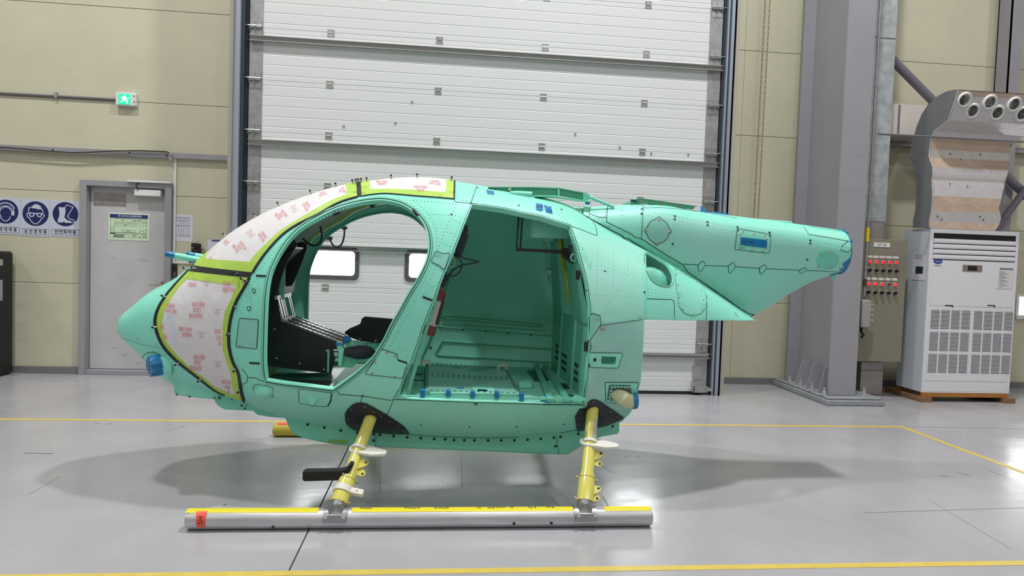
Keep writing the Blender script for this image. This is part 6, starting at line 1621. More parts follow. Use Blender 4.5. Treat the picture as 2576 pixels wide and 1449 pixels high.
        fe.build('strut_ferrule', M_ALUD, st, smooth=50)
        # saddle clamp on the skid
        sd = MB(); w_ = .06
        def sadd(u, v):
            t = math.radians(-60 + 120 * v); return my((Bt.x + (u - .5) * 2 * w_, YN - (R + .006) * math.sin(t), R + (R + .006) * math.cos(t)))
        sd.grid(sadd, 6, 12); sd.grid(lambda u, v: sadd(u, v) - (sadd(u, v) - my((sadd(u, v).x, YN, R)) if not far else Vector((0, 0, 0))) * .1, 6, 12)
        sd.tube([my((Bt.x, YN + .0, .135)), my((Bt.x, YN, .105)), my((Bt.x, YN, .085))], [.039, .044, .056], n=20)
        so = sd.build('saddle_clamp', M_ALUD, st, smooth=60)
        MB().prism([my((Bt.x + a * w_, YN - R - .011, z)) for a, z in ((-1, R - .004), (1, R - .004), (1, R + .022), (.85, R + .04), (-.85, R + .04), (-1, R + .022))], my((0, .014, 0)) - my((0, 0, 0))).build('saddle_lip', M_ALUD, st, bevel=.004)
        for s_ in (-1, 1):
            MB().cyl(my((Bt.x + s_ * .045, YN - R - .008, R + .028)), my((Bt.x + s_ * .045, YN - R - .022, R + .034)), .011, n=6).build('bolt', M_STEEL, so)
        if far: continue
        ax_ = d.normalized(); sx = Vector((1, 0, 0)); sx = (sx - ax_ * sx.dot(ax_)).normalized(); fy = ax_.cross(sx)   # fy faces away from the camera or to it
        if fy.y > 0: fy = -fy
        # bolts through the ferrule and the taper
        for c_, rr in ((p2 + ax_ * .0, .046), (p3 + ax_ * .012, .0465)):
            for s_ in (-1, 1):
                MB().cyl(c_ + sx * s_ * (rr - .003), c_ + sx * s_ * (rr + .014), .006, n=6).cyl(c_ + sx * s_ * (rr + .008), c_ + sx * s_ * (rr + .013), .009, n=6).build('bolt', M_SCR, st)
        MB().tube([p2 + ax_ * .002, p2 - ax_ * .002], .0462, n=28, cap=False).build('weld_line', mat('gear_yellow_dark', (168, 160, 70), rough=.4), st, smooth=60)
        # white collar plate with its tail
        cpx = 1126 if nm == 'front' else 1108
        cc = at_y(cpx); N = 30; out = []
        hz = Vector((0, 0, 1)); e1 = Vector((1, 0, 0)); e2 = Vector((0, -1, -.10)).normalized()
        for k in range(N):
            t = 2 * PI * k / N; out.append(cc + e1 * (.058 * math.cos(t)) + e2 * (.062 * math.sin(t)))
        k0_ = [p for p in out if p.x < cc.x + .035]
        tail = [cc + e1 * .165 + e2 * .012, cc + e1 * .17 + e2 * .045, cc + e1 * .06 + e2 * .075]
        # outline: circle left part, then the tapered tail towards the rear
        pts = [cc + e1 * (.058 * math.cos(t)) + e2 * (.064 * math.sin(t)) for t in [math.radians(a) for a in range(95, 300, 12)]]
        pts += [cc + e1 * .145 + e2 * .03, cc + e1 * .155 + e2 * .05, cc + e1 * .145 + e2 * .085, cc + e1 * .075 + e2 * .095]
        MB().prism(pts, e2.cross(e1).normalized() * -.016 if e2.cross(e1).z > 0 else e2.cross(e1).normalized() * .016).build('collar_plate', M_NYL, st, bevel=.003)
        MB().tube([cc - ax_ * .016, cc - ax_ * .0], .043, n=24).build('collar_hub', M_NYL, st, smooth=60)
        # yellow lugs
        def lug(c_, flip):
            o_ = c_ + sx * .030 + fy * .012
            pl_ = [o_ + ax_ * .028, o_ + sx * .042 + ax_ * .026, o_ + sx * .052 + ax_ * .012, o_ + sx * .046 - ax_ * .004, o_ + sx * .012 - ax_ * .030, o_ - ax_ * .034]
            if flip: pl_ = [o_ + (p - o_).dot(sx) * sx - (p - o_).dot(ax_) * ax_ + fy * -.012 for p in pl_]
            g = MB().prism(pl_, fy * -.008).build('lug', M_YG, st, bevel=.002)
            hc = o_ + sx * .036 + ax_ * (.012 if not flip else -.012) + (fy * -.012 if flip else Vector((0, 0, 0)))
            MB().cyl(hc + fy * .0012, hc - fy * .001, .007, n=12).build('hole', M_BARE, g)
        if nm == 'front': lug(at_y(1165), False); lug(at_y(1181), True)
        else:
            lug(at_y(1143), False); lug(at_y(1157), True); lug(at_y(1230), False); lug(at_y(1243), True)
        if nm == 'front':
            # step and clamp
            c_ = at_y(1188); e = Vector(onY(765, 1189, c_.y)); L0 = Vector((e.x, c_.y, e.z))
            ob = []
            for dx_, dz_ in ((-.0, .022), (.0, -.026)): pass
            xe = L0.x; zt, zb_ = L0.z + .025, L0.z - .033
            poly = [(xe + .008, zt), (xe, zt - .01), (xe, zb_ + .01), (xe + .008, zb_), (c_.x - .055, zb_ + .006), (c_.x - .03, zb_ + .012), (c_.x + .0, zt - .01), (c_.x + .025, zt + .035), (c_.x + .005, zt + .045), (c_.x - .015, zt + .012), (c_.x - .045, zt + .004)]
            sp = MB().prism([(x, c_.y - .05, z) for x, z in poly], (0, .05, 0)).build('boarding_step', mat('step_black', (24, 25, 28), rough=.75, bump=.0015, bscale=180), st, bevel=.008, seg=3)
            for q in ((876.5, 1168), (864, 1192)):
                p = Vector(onY(*q, c_.y - .052)); MB().cyl(p + Vector((0, .004, 0)), p - Vector((0, .004, 0)), .006, n=10).build('screw', M_STEEL, sp)
            cc = at_y(1234)
            MB().tube([cc + ax_ * .016, cc - ax_ * .016], .052, n=28).build('clamp_ring', M_NYL, st, smooth=50)
            bp_ = cc + sx * .075 + fy * .012
            cb = MB().obox(bp_, sx, fy, ax_, .034, .016, .0155).build('clamp_block', M_NYL, st, bevel=.003)
            MB().cyl(bp_ + fy * .0165, bp_ + fy * .018, .004, n=8).build('hole', mat('mark_red', (190, 90, 70)), cb)
        if nm == 'rear':
            mbp = MB(); vs = []
            for k in range(4):
                for t in (0.15, .55, .95):
                    c_ = at_y(1060 + 17 * k); vs.append(c_ + (sx * math.sin(t) + fy * math.cos(t)) * .0358)
            mbp.add(vs, [(3 * k + j, 3 * k + j + 1, 3 * k + j + 4, 3 * k + j + 3) for k in range(3) for j in range(2)])
            mbp.build('worn_label', mat('label_silver', (190, 190, 180), rough=.4, var=.2, vscale=60), st, smooth=80)
leg_side(False); leg_side(True)
# black fairing plates at the strut roots
for L, sc_, nm in (([(868, 1040), (874.7, 1027.7), (885.8, 1017.7), (895, 1013.5), (906, 1012), (921, 1014), (938.8, 1023), (974, 1043), (1013.9, 1069.6), (1021, 1077), (1029.8, 1088.4), (1005, 1090), (952, 1087.7), (920, 1085), (899, 1081.8), (881.3, 1074), (873, 1066), (869, 1055)],
     ((884, 1027), (918, 1021), (940, 1034), (960, 1046), (980, 1057.5), (1003, 1070), (1013, 1079.5), (1020, 1087), (876.5, 1052.5), (880, 1067.5), (900, 1067.5), (918, 1057), (943.5, 1067), (952, 1080.5)), 'f'),
    ([(1446, 1048), (1457.5, 1028), (1466, 1026.5), (1474, 1024.6), (1477, 1018), (1478.6, 1011.7), (1486, 1005.5), (1495, 1003.5), (1511.5, 1009.4), (1535, 1025.8), (1552, 1037), (1567.8, 1048), (1567, 1051), (1562, 1054), (1520.8, 1070.4), (1474, 1082), (1451.6, 1082), (1448, 1063.4)],
     ((1459.5, 1033), (1493, 1009), (1535, 1033), (1554.5, 1045.5), (1452, 1050), (1454.5, 1064.5), (1468, 1069), (1485, 1029), (1503.5, 1028), (1512.5, 1038), (1514.5, 1053.5), (1508.5, 1064), (1527, 1060)), 'r')):
    hp = patch(A, 'strut_fairing_plate', px(A, L), M_BLK, heli, off=.008, th=.006, dx=.03, step=.02)
    fasteners(A, sc_, mat('screw_grey', (120, 122, 126), rough=.3, metal=.6), hp, r=.006, h=.002, name='screw', off=.008)
    cx_, cy_ = (928, 1066) if nm == 'f' else (1494, 1052)
    patch(A, 'strut_opening', px(A, [(cx_ + (28 if nm == 'f' else 24) * math.cos(t * PI / 10), cy_ + (18 if nm == 'f' else 20) * math.sin(t * PI / 10)) for t in range(20)]), M_BARE, hp, off=.0095, th=.001, dx=.03)

# ------------------------------------------------------------------ pitot tubes
for yy in (4.30, 2 * YC - 4.30):
    a, b = Vector(onY(418, 638.5, 4.30)), Vector(onY(508, 656, 4.30)); a.y = b.y = yy; m_ = a + (b - a) * .26
    t = MB().tube([m_, a + (b - a) * .6, b + (b - a) * .3], [.0185, .019, .021], n=18).build('pitot_tube', M_MINT, heli, smooth=50)
    MB().tube([a, a + (b - a) * .02, m_ - (b - a) * .0], [.017, .0185, .0185], n=18).build('blue_film', M_BT, t, smooth=50)

# ------------------------------------------------------------------ interior
M_IN = mat('primer_interior', (112, 196, 170), rough=.4, var=.05, vscale=2)
M_INL = mat('primer_interior_light', (134, 214, 192), rough=.55)
zf = .615
# cockpit floor and sill
def hwA(X, z):
    zt, zb = A.prof(np.array(X)); zm = float(zmA(X)); t = (z - zm) / (float(zt) - zm) if z > zm else (zm - z) / (zm - float(zb))
    return float(WA(X)) * max(0, 1 - min(t, 1) ** 2.27) ** (1 / 2.27)
def floor_plan(x0, x1, y0, y1, z0, z1, m, name, mar=.014, n=12, bevel=0):
    """slab whose edges follow the inside of the skin where that is narrower than y0..y1"""
    xs_ = [x0 + (x1 - x0) * k / n for k in range(n + 1)]
    A_ = [(x, max(y0, YC - hwA(x, z0) + mar), z0) for x in xs_]; B_ = [(x, min(y1, YC + hwA(x, z0) - mar), z0) for x in xs_]
    return MB().prism(A_ + B_[::-1], (0, 0, z1 - z0)).build(name, m, heli, bevel=bevel)
floor_plan(-1.05, -.16, 3.7, 5.2, .60, .625, M_IN, 'cockpit_floor')
for a_, b_ in ((3.7, 3.99), (4.95, 5.25)): floor_plan(-1.0, -.2, a_, b_, .626, .648, M_INL, 'cockpit_sill', bevel=.003)
floor_plan(-.62, -.2, 3.98, 5.0, .626, .640, M_INL, 'cockpit_step')
MB().box(-.99, -.64, 3.99, 4.3, .626, .632).build('floor_hatch', M_BARE, heli)
MB().tube([(-.78 + .055 * math.cos(t * PI / 12), 4.14 + .055 * math.sin(t * PI / 12), .634) for t in range(25)], .004, n=6, cap=False).build('hatch_ring', M_SEAL, heli)
# centre console: two side walls with a slotted rail deck between
cyn, cyf = 4.28, 4.62
def wallpoly(L, y, th, m, name, bev=.002, par=None):
    P = [onY(a, b, y) for a, b in L]; return MB().prism([(p[0], y, p[2]) for p in P], (0, th, 0)).build(name, m, par or cons, bevel=bev)
cons = MB().box(-1.2, -1.19, cyn, cyf, .65, 1.0).build('centre_console', M_BLK, heli)
CL = [(640, 745), (697, 748), (702, 775), (709, 808), (760, 828), (812, 848), (862, 866), (866, 895), (845, 896), (833, 940), (760, 932), (672, 920), (640, 915)]
w1 = wallpoly(CL, cyn, .006, M_BLK, 'console_side'); wallpoly(CL, cyf, .006, M_BLK, 'console_side')
for q in ((691, 828), (696, 901), (754, 914.5), (822, 882), (815, 929)):
    p = onY(*q, cyn); MB().cyl((p[0], cyn, p[2]), (p[0], cyn - .003, p[2]), .006, n=10).build('screw', M_STEEL, w1)
g_ = onY(826, 900, cyn - .002); MB().box(g_[0] - .006, g_[0] + .006, cyn - .003, cyn - .001, g_[2] - .09, g_[2] + .05).build('console_bracket', M_MINTD, w1)
M_RAIL = mat('rail_alloy', (150, 150, 146), rough=.3, metal=.85)
d0, d1 = Vector(onY(710, 807, cyn)), Vector(onY(862, 864, cyn))
for yy, mm_ in ((cyn - .002, M_RAIL), (cyn + .10, M_RAIL), (cyn + .22, M_RAIL), (cyf - .02, M_RAIL)):
    a = Vector((d0.x, yy, d0.z)); b = Vector((d1.x, yy, d1.z)); t = (b - a).normalized()
    o = MB().prism([a, b, b + Vector((0, .028, 0)), a + Vector((0, .028, 0))], (0, 0, .006)).build('slotted_rail', mm_, cons)
    for k in range(13):
        c = a + (b - a) * (k + .5) / 13 + Vector((0, .014, .0065)); MB().cyl(c, c + Vector((0, 0, .001)), .0065, n=8).build('rail_hole', M_BARE, o)
MB().prism([Vector((d0.x, cyn + .006, d0.z - .02)), Vector((d1.x, cyn + .006, d1.z - .02)), Vector((d1.x, cyf, d1.z - .02)), Vector((d0.x, cyf, d0.z - .02))], (0, 0, .004)).build('console_deck', M_BARE, cons)
# upright instrument frame
u0_, u1_ = Vector(onY(697, 748, cyn)), Vector(onY(711, 806, cyn))
for yy in (cyn - .002, cyn + .06, cyf - .07, cyf - .02):
    MB().prism([Vector((u0_.x, yy, u0_.z)), Vector((u1_.x, yy, u1_.z)), Vector((u1_.x, yy + .014, u1_.z)), Vector((u0_.x, yy + .014, u0_.z))], (.006, 0, 0)).build('instrument_rail', M_RAIL, cons)
MB().obox((u0_ + Vector((0, (cyf - cyn) / 2, .0))), (1, 0, 0), (0, 1, 0), (0, 0, 1), .008, (cyf - cyn) / 2 + .03, .012).build('instrument_crossbar', mat('alloy_pale', (196, 190, 176), rough=.35, metal=.6), cons)
MB().obox((u1_ + Vector((0, (cyf - cyn) / 2, .0))), (1, 0, 0), (0, 1, 0), (0, 0, 1), .008, (cyf - cyn) / 2 + .0, .010).build('instrument_crossbar', mat('alloy_pale', (196, 190, 176)), cons)
MB().prism([Vector((u0_.x - .03, cyn + .03, u0_.z)), Vector((u1_.x - .03, cyn + .03, u1_.z)), Vector((u1_.x - .03, cyf - .03, u1_.z)), Vector((u0_.x - .03, cyf - .03, u0_.z))], (-.004, 0, 0)).build('console_back', M_BLK, cons)
# glare shield side plates above the console
H1 = [(650, 760), (690, 745), (700, 730), (708, 698), (722, 660), (748, 615), (738, 600), (700, 630), (665, 680), (650, 720)]
H2 = [(712, 722), (733, 719), (738, 712), (762, 655), (773, 625), (771, 612), (760, 608), (742, 612), (727, 640), (712, 690)]
wallpoly(H1, cyn - .05, .012, M_BLK, 'glare_shield_side', .004); wallpoly(H2, cyf - .02, .012, M_BLK, 'glare_shield_side', .004)
p1_, p2_ = Vector(onY(735, 625, cyn - .05)), Vector(onY(668, 690, cyn - .05))
MB().prism([p1_, p2_, Vector((p2_.x, cyf - .02, p2_.z)), Vector((p1_.x, cyf - .02, p1_.z))], (0, 0, .01)).build('glare_shield_top', M_BLK, cons)
MB().prism([Vector(onY(700, 640, cyn)), Vector((onY(700, 640, cyn)[0], 4.85, onY(700, 640, cyn)[2])), Vector((onY(690, 745, cyn)[0], 4.85, onY(690, 745, cyn)[2])), Vector(onY(690, 745, cyn))], (-.01, 0, 0)).build('instrument_panel', M_BLK, cons)
gp = onY(708, 700, cyn + .1); MB().box(gp[0] - .02, gp[0] + .02, cyn + .1, cyn + .104, gp[2] - .13, gp[2] + .07).build('support_strap', M_MINTD, cons)
# far seat shell and near seat structure
fs_ = [(866, 836), (880, 826), (906, 815), (910, 802), (916, 797), (990, 803), (1010, 810), (985, 850), (965, 864), (906, 858), (872, 846)]
seatf = wallpoly(fs_, 4.60, .05, M_BLK, 'seat_shell', .006, heli)
for q in ((906, 852), (945, 857)):
    p = onY(*q, 4.6); MB().cyl((p[0], 4.6, p[2]), (p[0], 4.597, p[2]), .007, n=10).build('screw', M_STEEL, seatf)
sb_ = wallpoly([(888, 862), (950, 866), (940, 880), (890, 882)], 4.55, .3, M_MINTD, 'seat_base', .003, heli)
nb = wallpoly([(850, 880), (858, 876), (905, 884), (903, 908), (885, 926), (853, 922), (851, 900)], 4.06, .42, M_IN, 'seat_box', .004, heli)
wallpoly([(845, 866), (856, 860), (866, 880), (858, 922), (850, 920), (852, 890)], 4.03, .05, M_INL, 'seat_bracket', .003, heli)
rv = MB()
for r_ in ([(856, 888), (855, 918)], [(861, 888), (860, 918)], [(866, 921), (884, 923)], [(860, 884), (900, 890)]):
    for p in along(r_, pitch=6): rv.dome(Vector(onY(p[0], p[1], 4.059)), Vector((0, -1, 0)), .0045, .003)
stuff(rv.build('rivet_rows', M_RIV, nb))
for L, y in (([(863, 848), (870, 843), (878, 850), (884, 858), (873, 862), (864, 862)], 4.3), ([(843, 864), (852, 860), (860, 864), (864, 870), (852, 868), (846, 872)], 4.02)):
    wallpoly(L, y, .04, M_BT, 'blue_film', .003, heli)
wallpoly([(868, 850), (890, 858), (890, 878), (868, 878)], 4.31, .02, M_INL, 'seat_bracket', .003, heli)
cu_ = MB(); cc = Vector(onY(908, 886, 4.05)); cu_.ball(cc, .075, 14, 8, (1.15, .8, .55)); cu_.ball(cc + Vector((-.05, 0, .0)), .055, 12, 7, (1, .8, .6))
tag(cu_.build('cloth_bundle', mat('cloth_dark', (40, 44, 54), rough=.85, bump=.006, bscale=30), smooth=80), 'crumpled dark cloth bundle lying on the mint cockpit seat box', 'cloth')
MB().box(-.60, -.585, 3.93, 4.1, .655, .665).build('marker_white', M_NYL, heli)
for q in ((844, 881), (845, 889), (846, 894)):
    p = onY(*q, 4.2); MB().box(p[0] - .012, p[0] + .012, 4.2, 4.21, p[2] - .005, p[2] + .005).build('connector', M_NYL, heli)
# hanging leads
for L, y in (([(849, 575), (852, 600), (850, 612), (838, 618), (826, 612), (818, 604)], 5.03), ([(869, 577), (867, 600), (860, 615), (848, 622), (838, 612), (832, 600)], 5.02), ([(804, 570), (809, 600), (802, 612), (780, 616), (765, 608), (752, 590)], 4.75)):
    pass
def lead(L, y, r=.0065, name='cable', m=M_BLK):
    P = [Vector(onY(a, b, y)) for a, b in L]; Q = []
    for i in range(len(P) - 1):
        p0, p1, p2, p3 = P[max(i - 1, 0)], P[i], P[i + 1], P[min(i + 2, len(P) - 1)]
        for k in range(5):
            t = k / 5; Q.append(.5 * ((2 * p1) + (p2 - p0) * t + (2 * p0 - 5 * p1 + 4 * p2 - p3) * t * t + (3 * p1 - p0 - 3 * p2 + p3) * t ** 3))
    Q.append(P[-1]); return MB().tube(Q, r, n=8).build(name, m, heli, smooth=60)
lead([(866, 574), (866, 592), (860, 613), (847, 622), (836, 614), (829, 600)], 5.06)
lead([(805, 569), (810, 592), (805, 610), (790, 618), (775, 612), (762, 600)], 4.7)
for q in ((866, 573), (829, 599)):
    p = onY(*q, 5.06); MB().box(p[0] - .02, p[0] + .02, 5.05, 5.09, p[2] - .012, p[2] + .012).build('cable_clip', M_BLK, heli, bevel=.004)
MB().box(onY(938, 540, 4.9)[0] - .012, onY(938, 540, 4.9)[0] + .012, 4.9, 4.93, onY(938, 540, 4.9)[2], 1.8).build('roof_latch', M_BLK, heli, bevel=.003)

# cabin floor, bulkheads
cab = floor_plan(-.18, .90, 3.7, 5.3, .585, zf, M_INL, 'cabin_floor')
floor_plan(-.16, .86, 3.7, 3.86, zf + .001, .632, M_LIP, 'cabin_sill')
fb0, fb1 = onY(1037, 912, 3.95), onY(1160, 560, 3.95)
o_ = Vector((fb0[0] - .012, 0, zf)); o1 = Vector((fb1[0] - .012, 0, fb1[2]))
MB().prism([(o_.x, 3.9, o_.z), (o_.x, 5.05, o_.z), (o1.x, 4.95, o1.z), (o1.x, 4.0, o1.z)], (-.02, 0, 0)).build('forward_bulkhead', M_IN, heli)
# raised seat tray with punched edges
tx0, tx1 = float(onY(1077, 1000, 3.9)[0]), float(onY(1305, 1000, 3.9)[0])
ty0, ty1 = 3.90, 4.62; tz = zf + .035
tray = MB().box(tx0, tx1, ty0, ty1, zf + .001, tz).build('seat_tray', mat('tray_grey_green', (136, 196, 182), rough=.3), heli, bevel=.002)
def pr(px_, py_, z): p = onZ(px_, py_, z); return Vector(p)
def holes(a, b, n, w_, dpt, z=tz):
    A_, B_ = pr(*a, z), pr(*b, z); t = (B_ - A_).normalized(); nn = Vector((-t.y, t.x, 0)); mb = MB()
    for k in range(n):
        c = A_ + (B_ - A_) * (k + .5) / n; mb.prism([c - t * w_ - nn * dpt, c + t * w_ - nn * dpt, c + t * w_ + nn * dpt, c - t * w_ + nn * dpt], (0, 0, .0008))
    return mb
tray_px = [(1070, 914), (1270, 925), (1307, 989), (1069, 982)]
q = [pr(*p, tz) for p in tray_px]
tray.data.clear_geometry() if hasattr(tray.data, 'clear_geometry') else None
o0 = org(tray); tv = MB().prism([Vector((p.x, p.y, zf + .001)) for p in q], (0, 0, tz - zf - .001))
tray.data.from_pydata([tuple(Vector(v_) - o0) for v_ in tv.v], [], tv.f)
hm_ = MB()
for a, b, n, w_, d_ in (((1078, 981), (1300, 988.5), 15, .007, .008), ((1082, 912.5), (1262, 925), 15, .007, .010), ((1082, 941), (1280, 950.5), 15, .007, .010), ((1082, 945.5), (1282, 955.5), 15, .007, .010), ((1073, 978), (1074, 915), 26, .006, .011), ((1272, 930), (1303, 985), 22, .006, .011)):
    g_ = holes(a, b, n, w_, d_); hm_.add(g_.v, g_.f)
stuff(hm_.build('punched_holes', M_BARE, tray))
q2 = [pr(*p, tz + .001) for p in ((1150, 910), (1100, 960), (1100, 960), (1100, 960))]
for L, m_, nm in (([(1188, 971), (1240, 972.5), (1244, 984), (1190, 982)], M_INL, 'tray_recess'), ([(1174, 925), (1222, 928), (1224, 934), (1177, 931)], M_IN, 'tray_recess'), ([(1201, 979.5), (1226, 980.5), (1226, 984.5), (1201, 983)], M_BT, 'blue_film'), ([(1148, 974), (1167, 975), (1167, 977.5), (1148, 976.5)], M_BT, 'blue_film'), ([(1140, 922), (1157, 923), (1157, 926), (1140, 925)], M_BT, 'blue_film')):
    P = [pr(*p, tz + .0012) for p in L]; MB().prism(P, (0, 0, .001)).build(nm, m_, tray)
# sill rail with blue taped fittings
for qx, qy in ((1063, 992), (1127.5, 989), (1189, 992), (1250, 993), (1312, 1001)):
    p = Vector(onY(qx, qy, 3.87)); hgt = .022 if qx not in (1063, 1312) else .034
    MB().box(p.x - .013, p.x + .013, 3.855, 3.89, p.z - hgt * .9, p.z + hgt * .9).build('blue_film', M_BT, tray, bevel=.004)
MB().box(tx0 + .01, tx1, 3.875, 3.893, zf + .004, zf + .035).build('sill_rail', M_INL, tray, bevel=.002)
# floor rails to the right
for a, b in (((1348, 915), (1385, 1003)), ((1370, 915), (1428, 1004)), ((1320, 925), (1362, 1000))):
    P, Q = pr(*a, zf + .02), pr(*b, zf + .02); t = (Q - P).normalized(); n = Vector((-t.y, t.x, 0)) * .018
    if a[0] == 1320: continue
    MB().prism([P - n - Vector((0, 0, .018)), Q - n - Vector((0, 0, .018)), Q + n - Vector((0, 0, .018)), P + n - Vector((0, 0, .018))], (0, 0, .022)).build('floor_rail', M_IN, heli, bevel=.003)
for q_ in ((1370, 1004), (1429, 1004)):
    p = Vector(onY(q_[0], q_[1], 3.88)); MB().ball(p, .024, 9, 6, (1.3, .7, .8)).build('blue_film', M_BT, heli)
for L in ([(1325, 933), (1365, 931), (1383, 957), (1345, 959)], [(1400, 963), (1425, 965), (1434, 978), (1410, 978)], [(1425, 992), (1442, 993), (1444, 997), (1428, 997)]):
    MB().prism([pr(*p, zf + .0015) for p in L], (0, 0, .0015)).build('floor_recess', mat('recess_teal', (18, 70, 84), rough=.4), heli)
P = [pr(*p, zf + .03) for p in ((1302, 962), (1316, 955), (1335, 955), (1340, 962), (1338, 966), (1306, 965))]
MB().prism([Vector((p.x, p.y, zf + .002)) for p in P], (0, 0, .03)).build('floor_fitting', M_INL, heli, bevel=.004)
for q_ in (((1073, 913), 5.02), ((1266, 925), 4.9)):
    p = Vector(onY(q_[0][0] - 4, q_[0][1] - 4, 4.7)); lp_ = [(-.03, .0), (-.03, .03), (-.02, .042), (.03, .042), (.038, .03), (.038, .0), (.024, 0), (.024, .026), (-.014, .026), (-.014, 0)]
    MB().prism([(p.x + a, 4.7, p.z + b - .03) for a, b in lp_], (0, .01, 0)).build('tie_down_loop', M_NYL, heli, bevel=.002)
for L in ([(1035, 941), (1062, 941)], [(1030, 956), (1066, 956)]):
    P, Q = pr(*L[0], zf + .002), pr(*L[1], zf + .002); MB().box(P.x, Q.x, P.y - .012, P.y + .012, zf, zf + .003).build('floor_slot', M_BARE, heli)

# far side door panel with pressed ribs (rear opening closed on the far side)
class SurfI:
    pass
def far_pt(x, y, off=.02):
    """point on the inner face of the far skin under a photo pixel"""
    d = ray(x, y); lo, hi = 4.6, 5.4
    f = lambda Y: (lambda P: ((P[1] - YC) - float(WA(P[0])) * max(0, 1 - abs((P[2] - float(zmA(P[0]))) / (float(A.prof(P[0])[0 if P[2] > float(zmA(P[0])) else 1]) - float(zmA(P[0])))) ** 2.27) ** (1 / 2.27)))(CAMP + d * (Y / d[1]))
    for _ in range(40):
        m_ = (lo + hi) / 2
        if f(m_) > 0: hi = m_
        else: lo = m_
    P = CAMP + d * (lo / d[1]); return Vector((P[0], P[1] - off, P[2]))
def rib(L, r, name, m=M_IN, off=.012, closed=False, sm=True):
    pts = along(L + ([L[0]] if closed else []), pitch=12); return MB().tube([far_pt(p[0], p[1], off) for p in pts], r, n=6, cap=not closed).build(name, m, heli, smooth=80)
rib([(1120, 793), (1366, 816), (1366, 823), (1110, 800)], .006, 'pressed_rib', closed=True)
rib([(1112, 812), (1370, 832)], .005, 'pressed_rib'); rib([(1105, 822), (1395, 845)], .005, 'pressed_rib')
rib([(1112, 858), (1388, 878), (1388, 912), (1092, 893)], .007, 'pressed_rib', closed=True)
rib([(1365, 590), (1380, 640), (1392, 720), (1396, 800), (1396, 905)], .006, 'door_edge_rib'); rib([(1178, 548), (1260, 545), (1320, 556), (1355, 575), (1370, 630), (1384, 720)], .005, 'door_edge_rib')
rib([(1175, 560), (1150, 640), (1110, 760), (1078, 860), (1060, 900)], .006, 'door_edge_rib'); rib([(1185, 525), (1290, 530), (1380, 552)], .007, 'roof_stringer'); rib([(1190, 533), (1300, 540), (1390, 562)], .004, 'roof_stringer')
f0 = None
for q_ in ((1106.5, 824), (1164, 828), (1221.6, 832.5), (1278, 837), (1335, 841.5), (1392, 846), (1083, 874), (1054, 885)):
    p = far_pt(q_[0], q_[1], .012); MB().ball(p, .009, 8, 5, (1.2, .5, .8)).build('quarter_turn_stud', M_SCRD, heli)
for q_ in ((1385, 684), (1393, 822)):
    p = far_pt(q_[0], q_[1], .03); MB().box(p.x - .03, p.x + .012, p.y - .005, p.y + .02, p.z - .015, p.z + .015).build('door_hinge', M_NYL, heli, bevel=.003); MB().box(p.x + .012, p.x + .022, p.y - .008, p.y + .02, p.z - .035, p.z + .035).build('hinge_plate', M_BLK, heli)
# aft bulkhead: lower wall with slots, slanted upper strips around an open bay
bx = float(onY(1468, 1005, 3.86)[0]); 
zb1 = float(onY(1405, 782, 4.9)[2])
lowb = MB().prism([(bx + .005, 3.88, zf), (bx + .005, 5.08, zf), (bx + .02, 5.12, zb1), (bx + .02, 3.84, zb1)], (.012, 0, 0)).build('aft_bulkhead', M_IN, heli)
for yy in (4.25, 4.72): MB().prism([(bx - .006, yy - .008, zf), (bx - .006, yy + .008, zf), (bx + .01, yy + .008, zb1), (bx + .01, yy - .008, zb1)], (.014, 0, 0)).build('bulkhead_stiffener', M_INL, heli)
sl_ = MB()
for yy in (4.86, 4.80, 4.60, 4.54, 4.48, 4.16, 4.10):
    for k in range(3): sl_.box(bx - .0, bx + .0065, yy - .009, yy + .009, .68 + .045 * k + (.03 if yy > 4.7 else 0), .70 + .045 * k + (.03 if yy > 4.7 else 0))
stuff(sl_.build('vent_slots', M_BARE, lowb))
xt_ = float(onY(1400, 560, 4.5)[0]) ; ztop = 1.70
def upper(y0, y1, m, nm, dx=0.0):
    h0, h1 = hwA(bx, zb1) - .02, hwA(xt_, ztop) - .03
    if y1 > 4.8: return MB().prism([(bx + .01, y0, zb1), (bx + .01, min(y1, YC + h0), zb1), (xt_, max(YC + h1, y0 + .01), ztop), (xt_, y0, ztop)], (.012, 0, 0)).build(nm, m, heli)
    if y0 < 4.0: return MB().prism([(bx + .01, max(y0, YC - h0), zb1), (bx + .01, y1, zb1), (xt_, y1, ztop), (xt_, min(YC - h1, y1 - .01), ztop)], (.012, 0, 0)).build(nm, m, heli)
    return MB().prism([(bx + .01 + dx, y0, zb1), (bx + .01 + dx, y1, zb1), (xt_ + dx, y1 - .06 if y1 > 4.8 else y1, ztop), (xt_ + dx, y0 + .06 if y0 < 4.0 else y0, ztop)], (.012, 0, 0)).build(nm, m, heli)
upper(4.72, 5.1, M_IN, 'bulkhead_panel'); upper(3.86, 4.36, M_IN, 'bulkhead_panel'); upper(4.3, 4.8, M_BARE, 'bulkhead_bay', dx=.12)
bump_ = MB().ball((float(xt_) + .09, 4.22, 1.5), .09, 12, 8, (.35, 1.2, 1.5)).build('bulkhead_bulge', mat('panel_blue_grey', (100, 150, 150), rough=.35), heli, smooth=80)
def bpt(y, z, dx=0): t = (z - zb1) / (ztop - zb1); return Vector((bx + (xt_ - bx) * t + dx, y, z))
MB().tube([bpt(4.64, 1.74, .03), bpt(4.63, 1.6, .03), bpt(4.58, 1.42, .03), bpt(4.52, 1.25, .04)], .018, n=12).build('yellow_pipe', mat('pipe_yellow', (200, 196, 60), rough=.35), heli, smooth=60)
MB().tube([bpt(4.44, 1.36, .03), bpt(4.50, 1.26, .03), bpt(4.48, 1.18, .03), bpt(4.42, 1.14, .03)], .018, n=12).build('yellow_pipe', mat('pipe_yellow', (200, 196, 60)), heli, smooth=60)
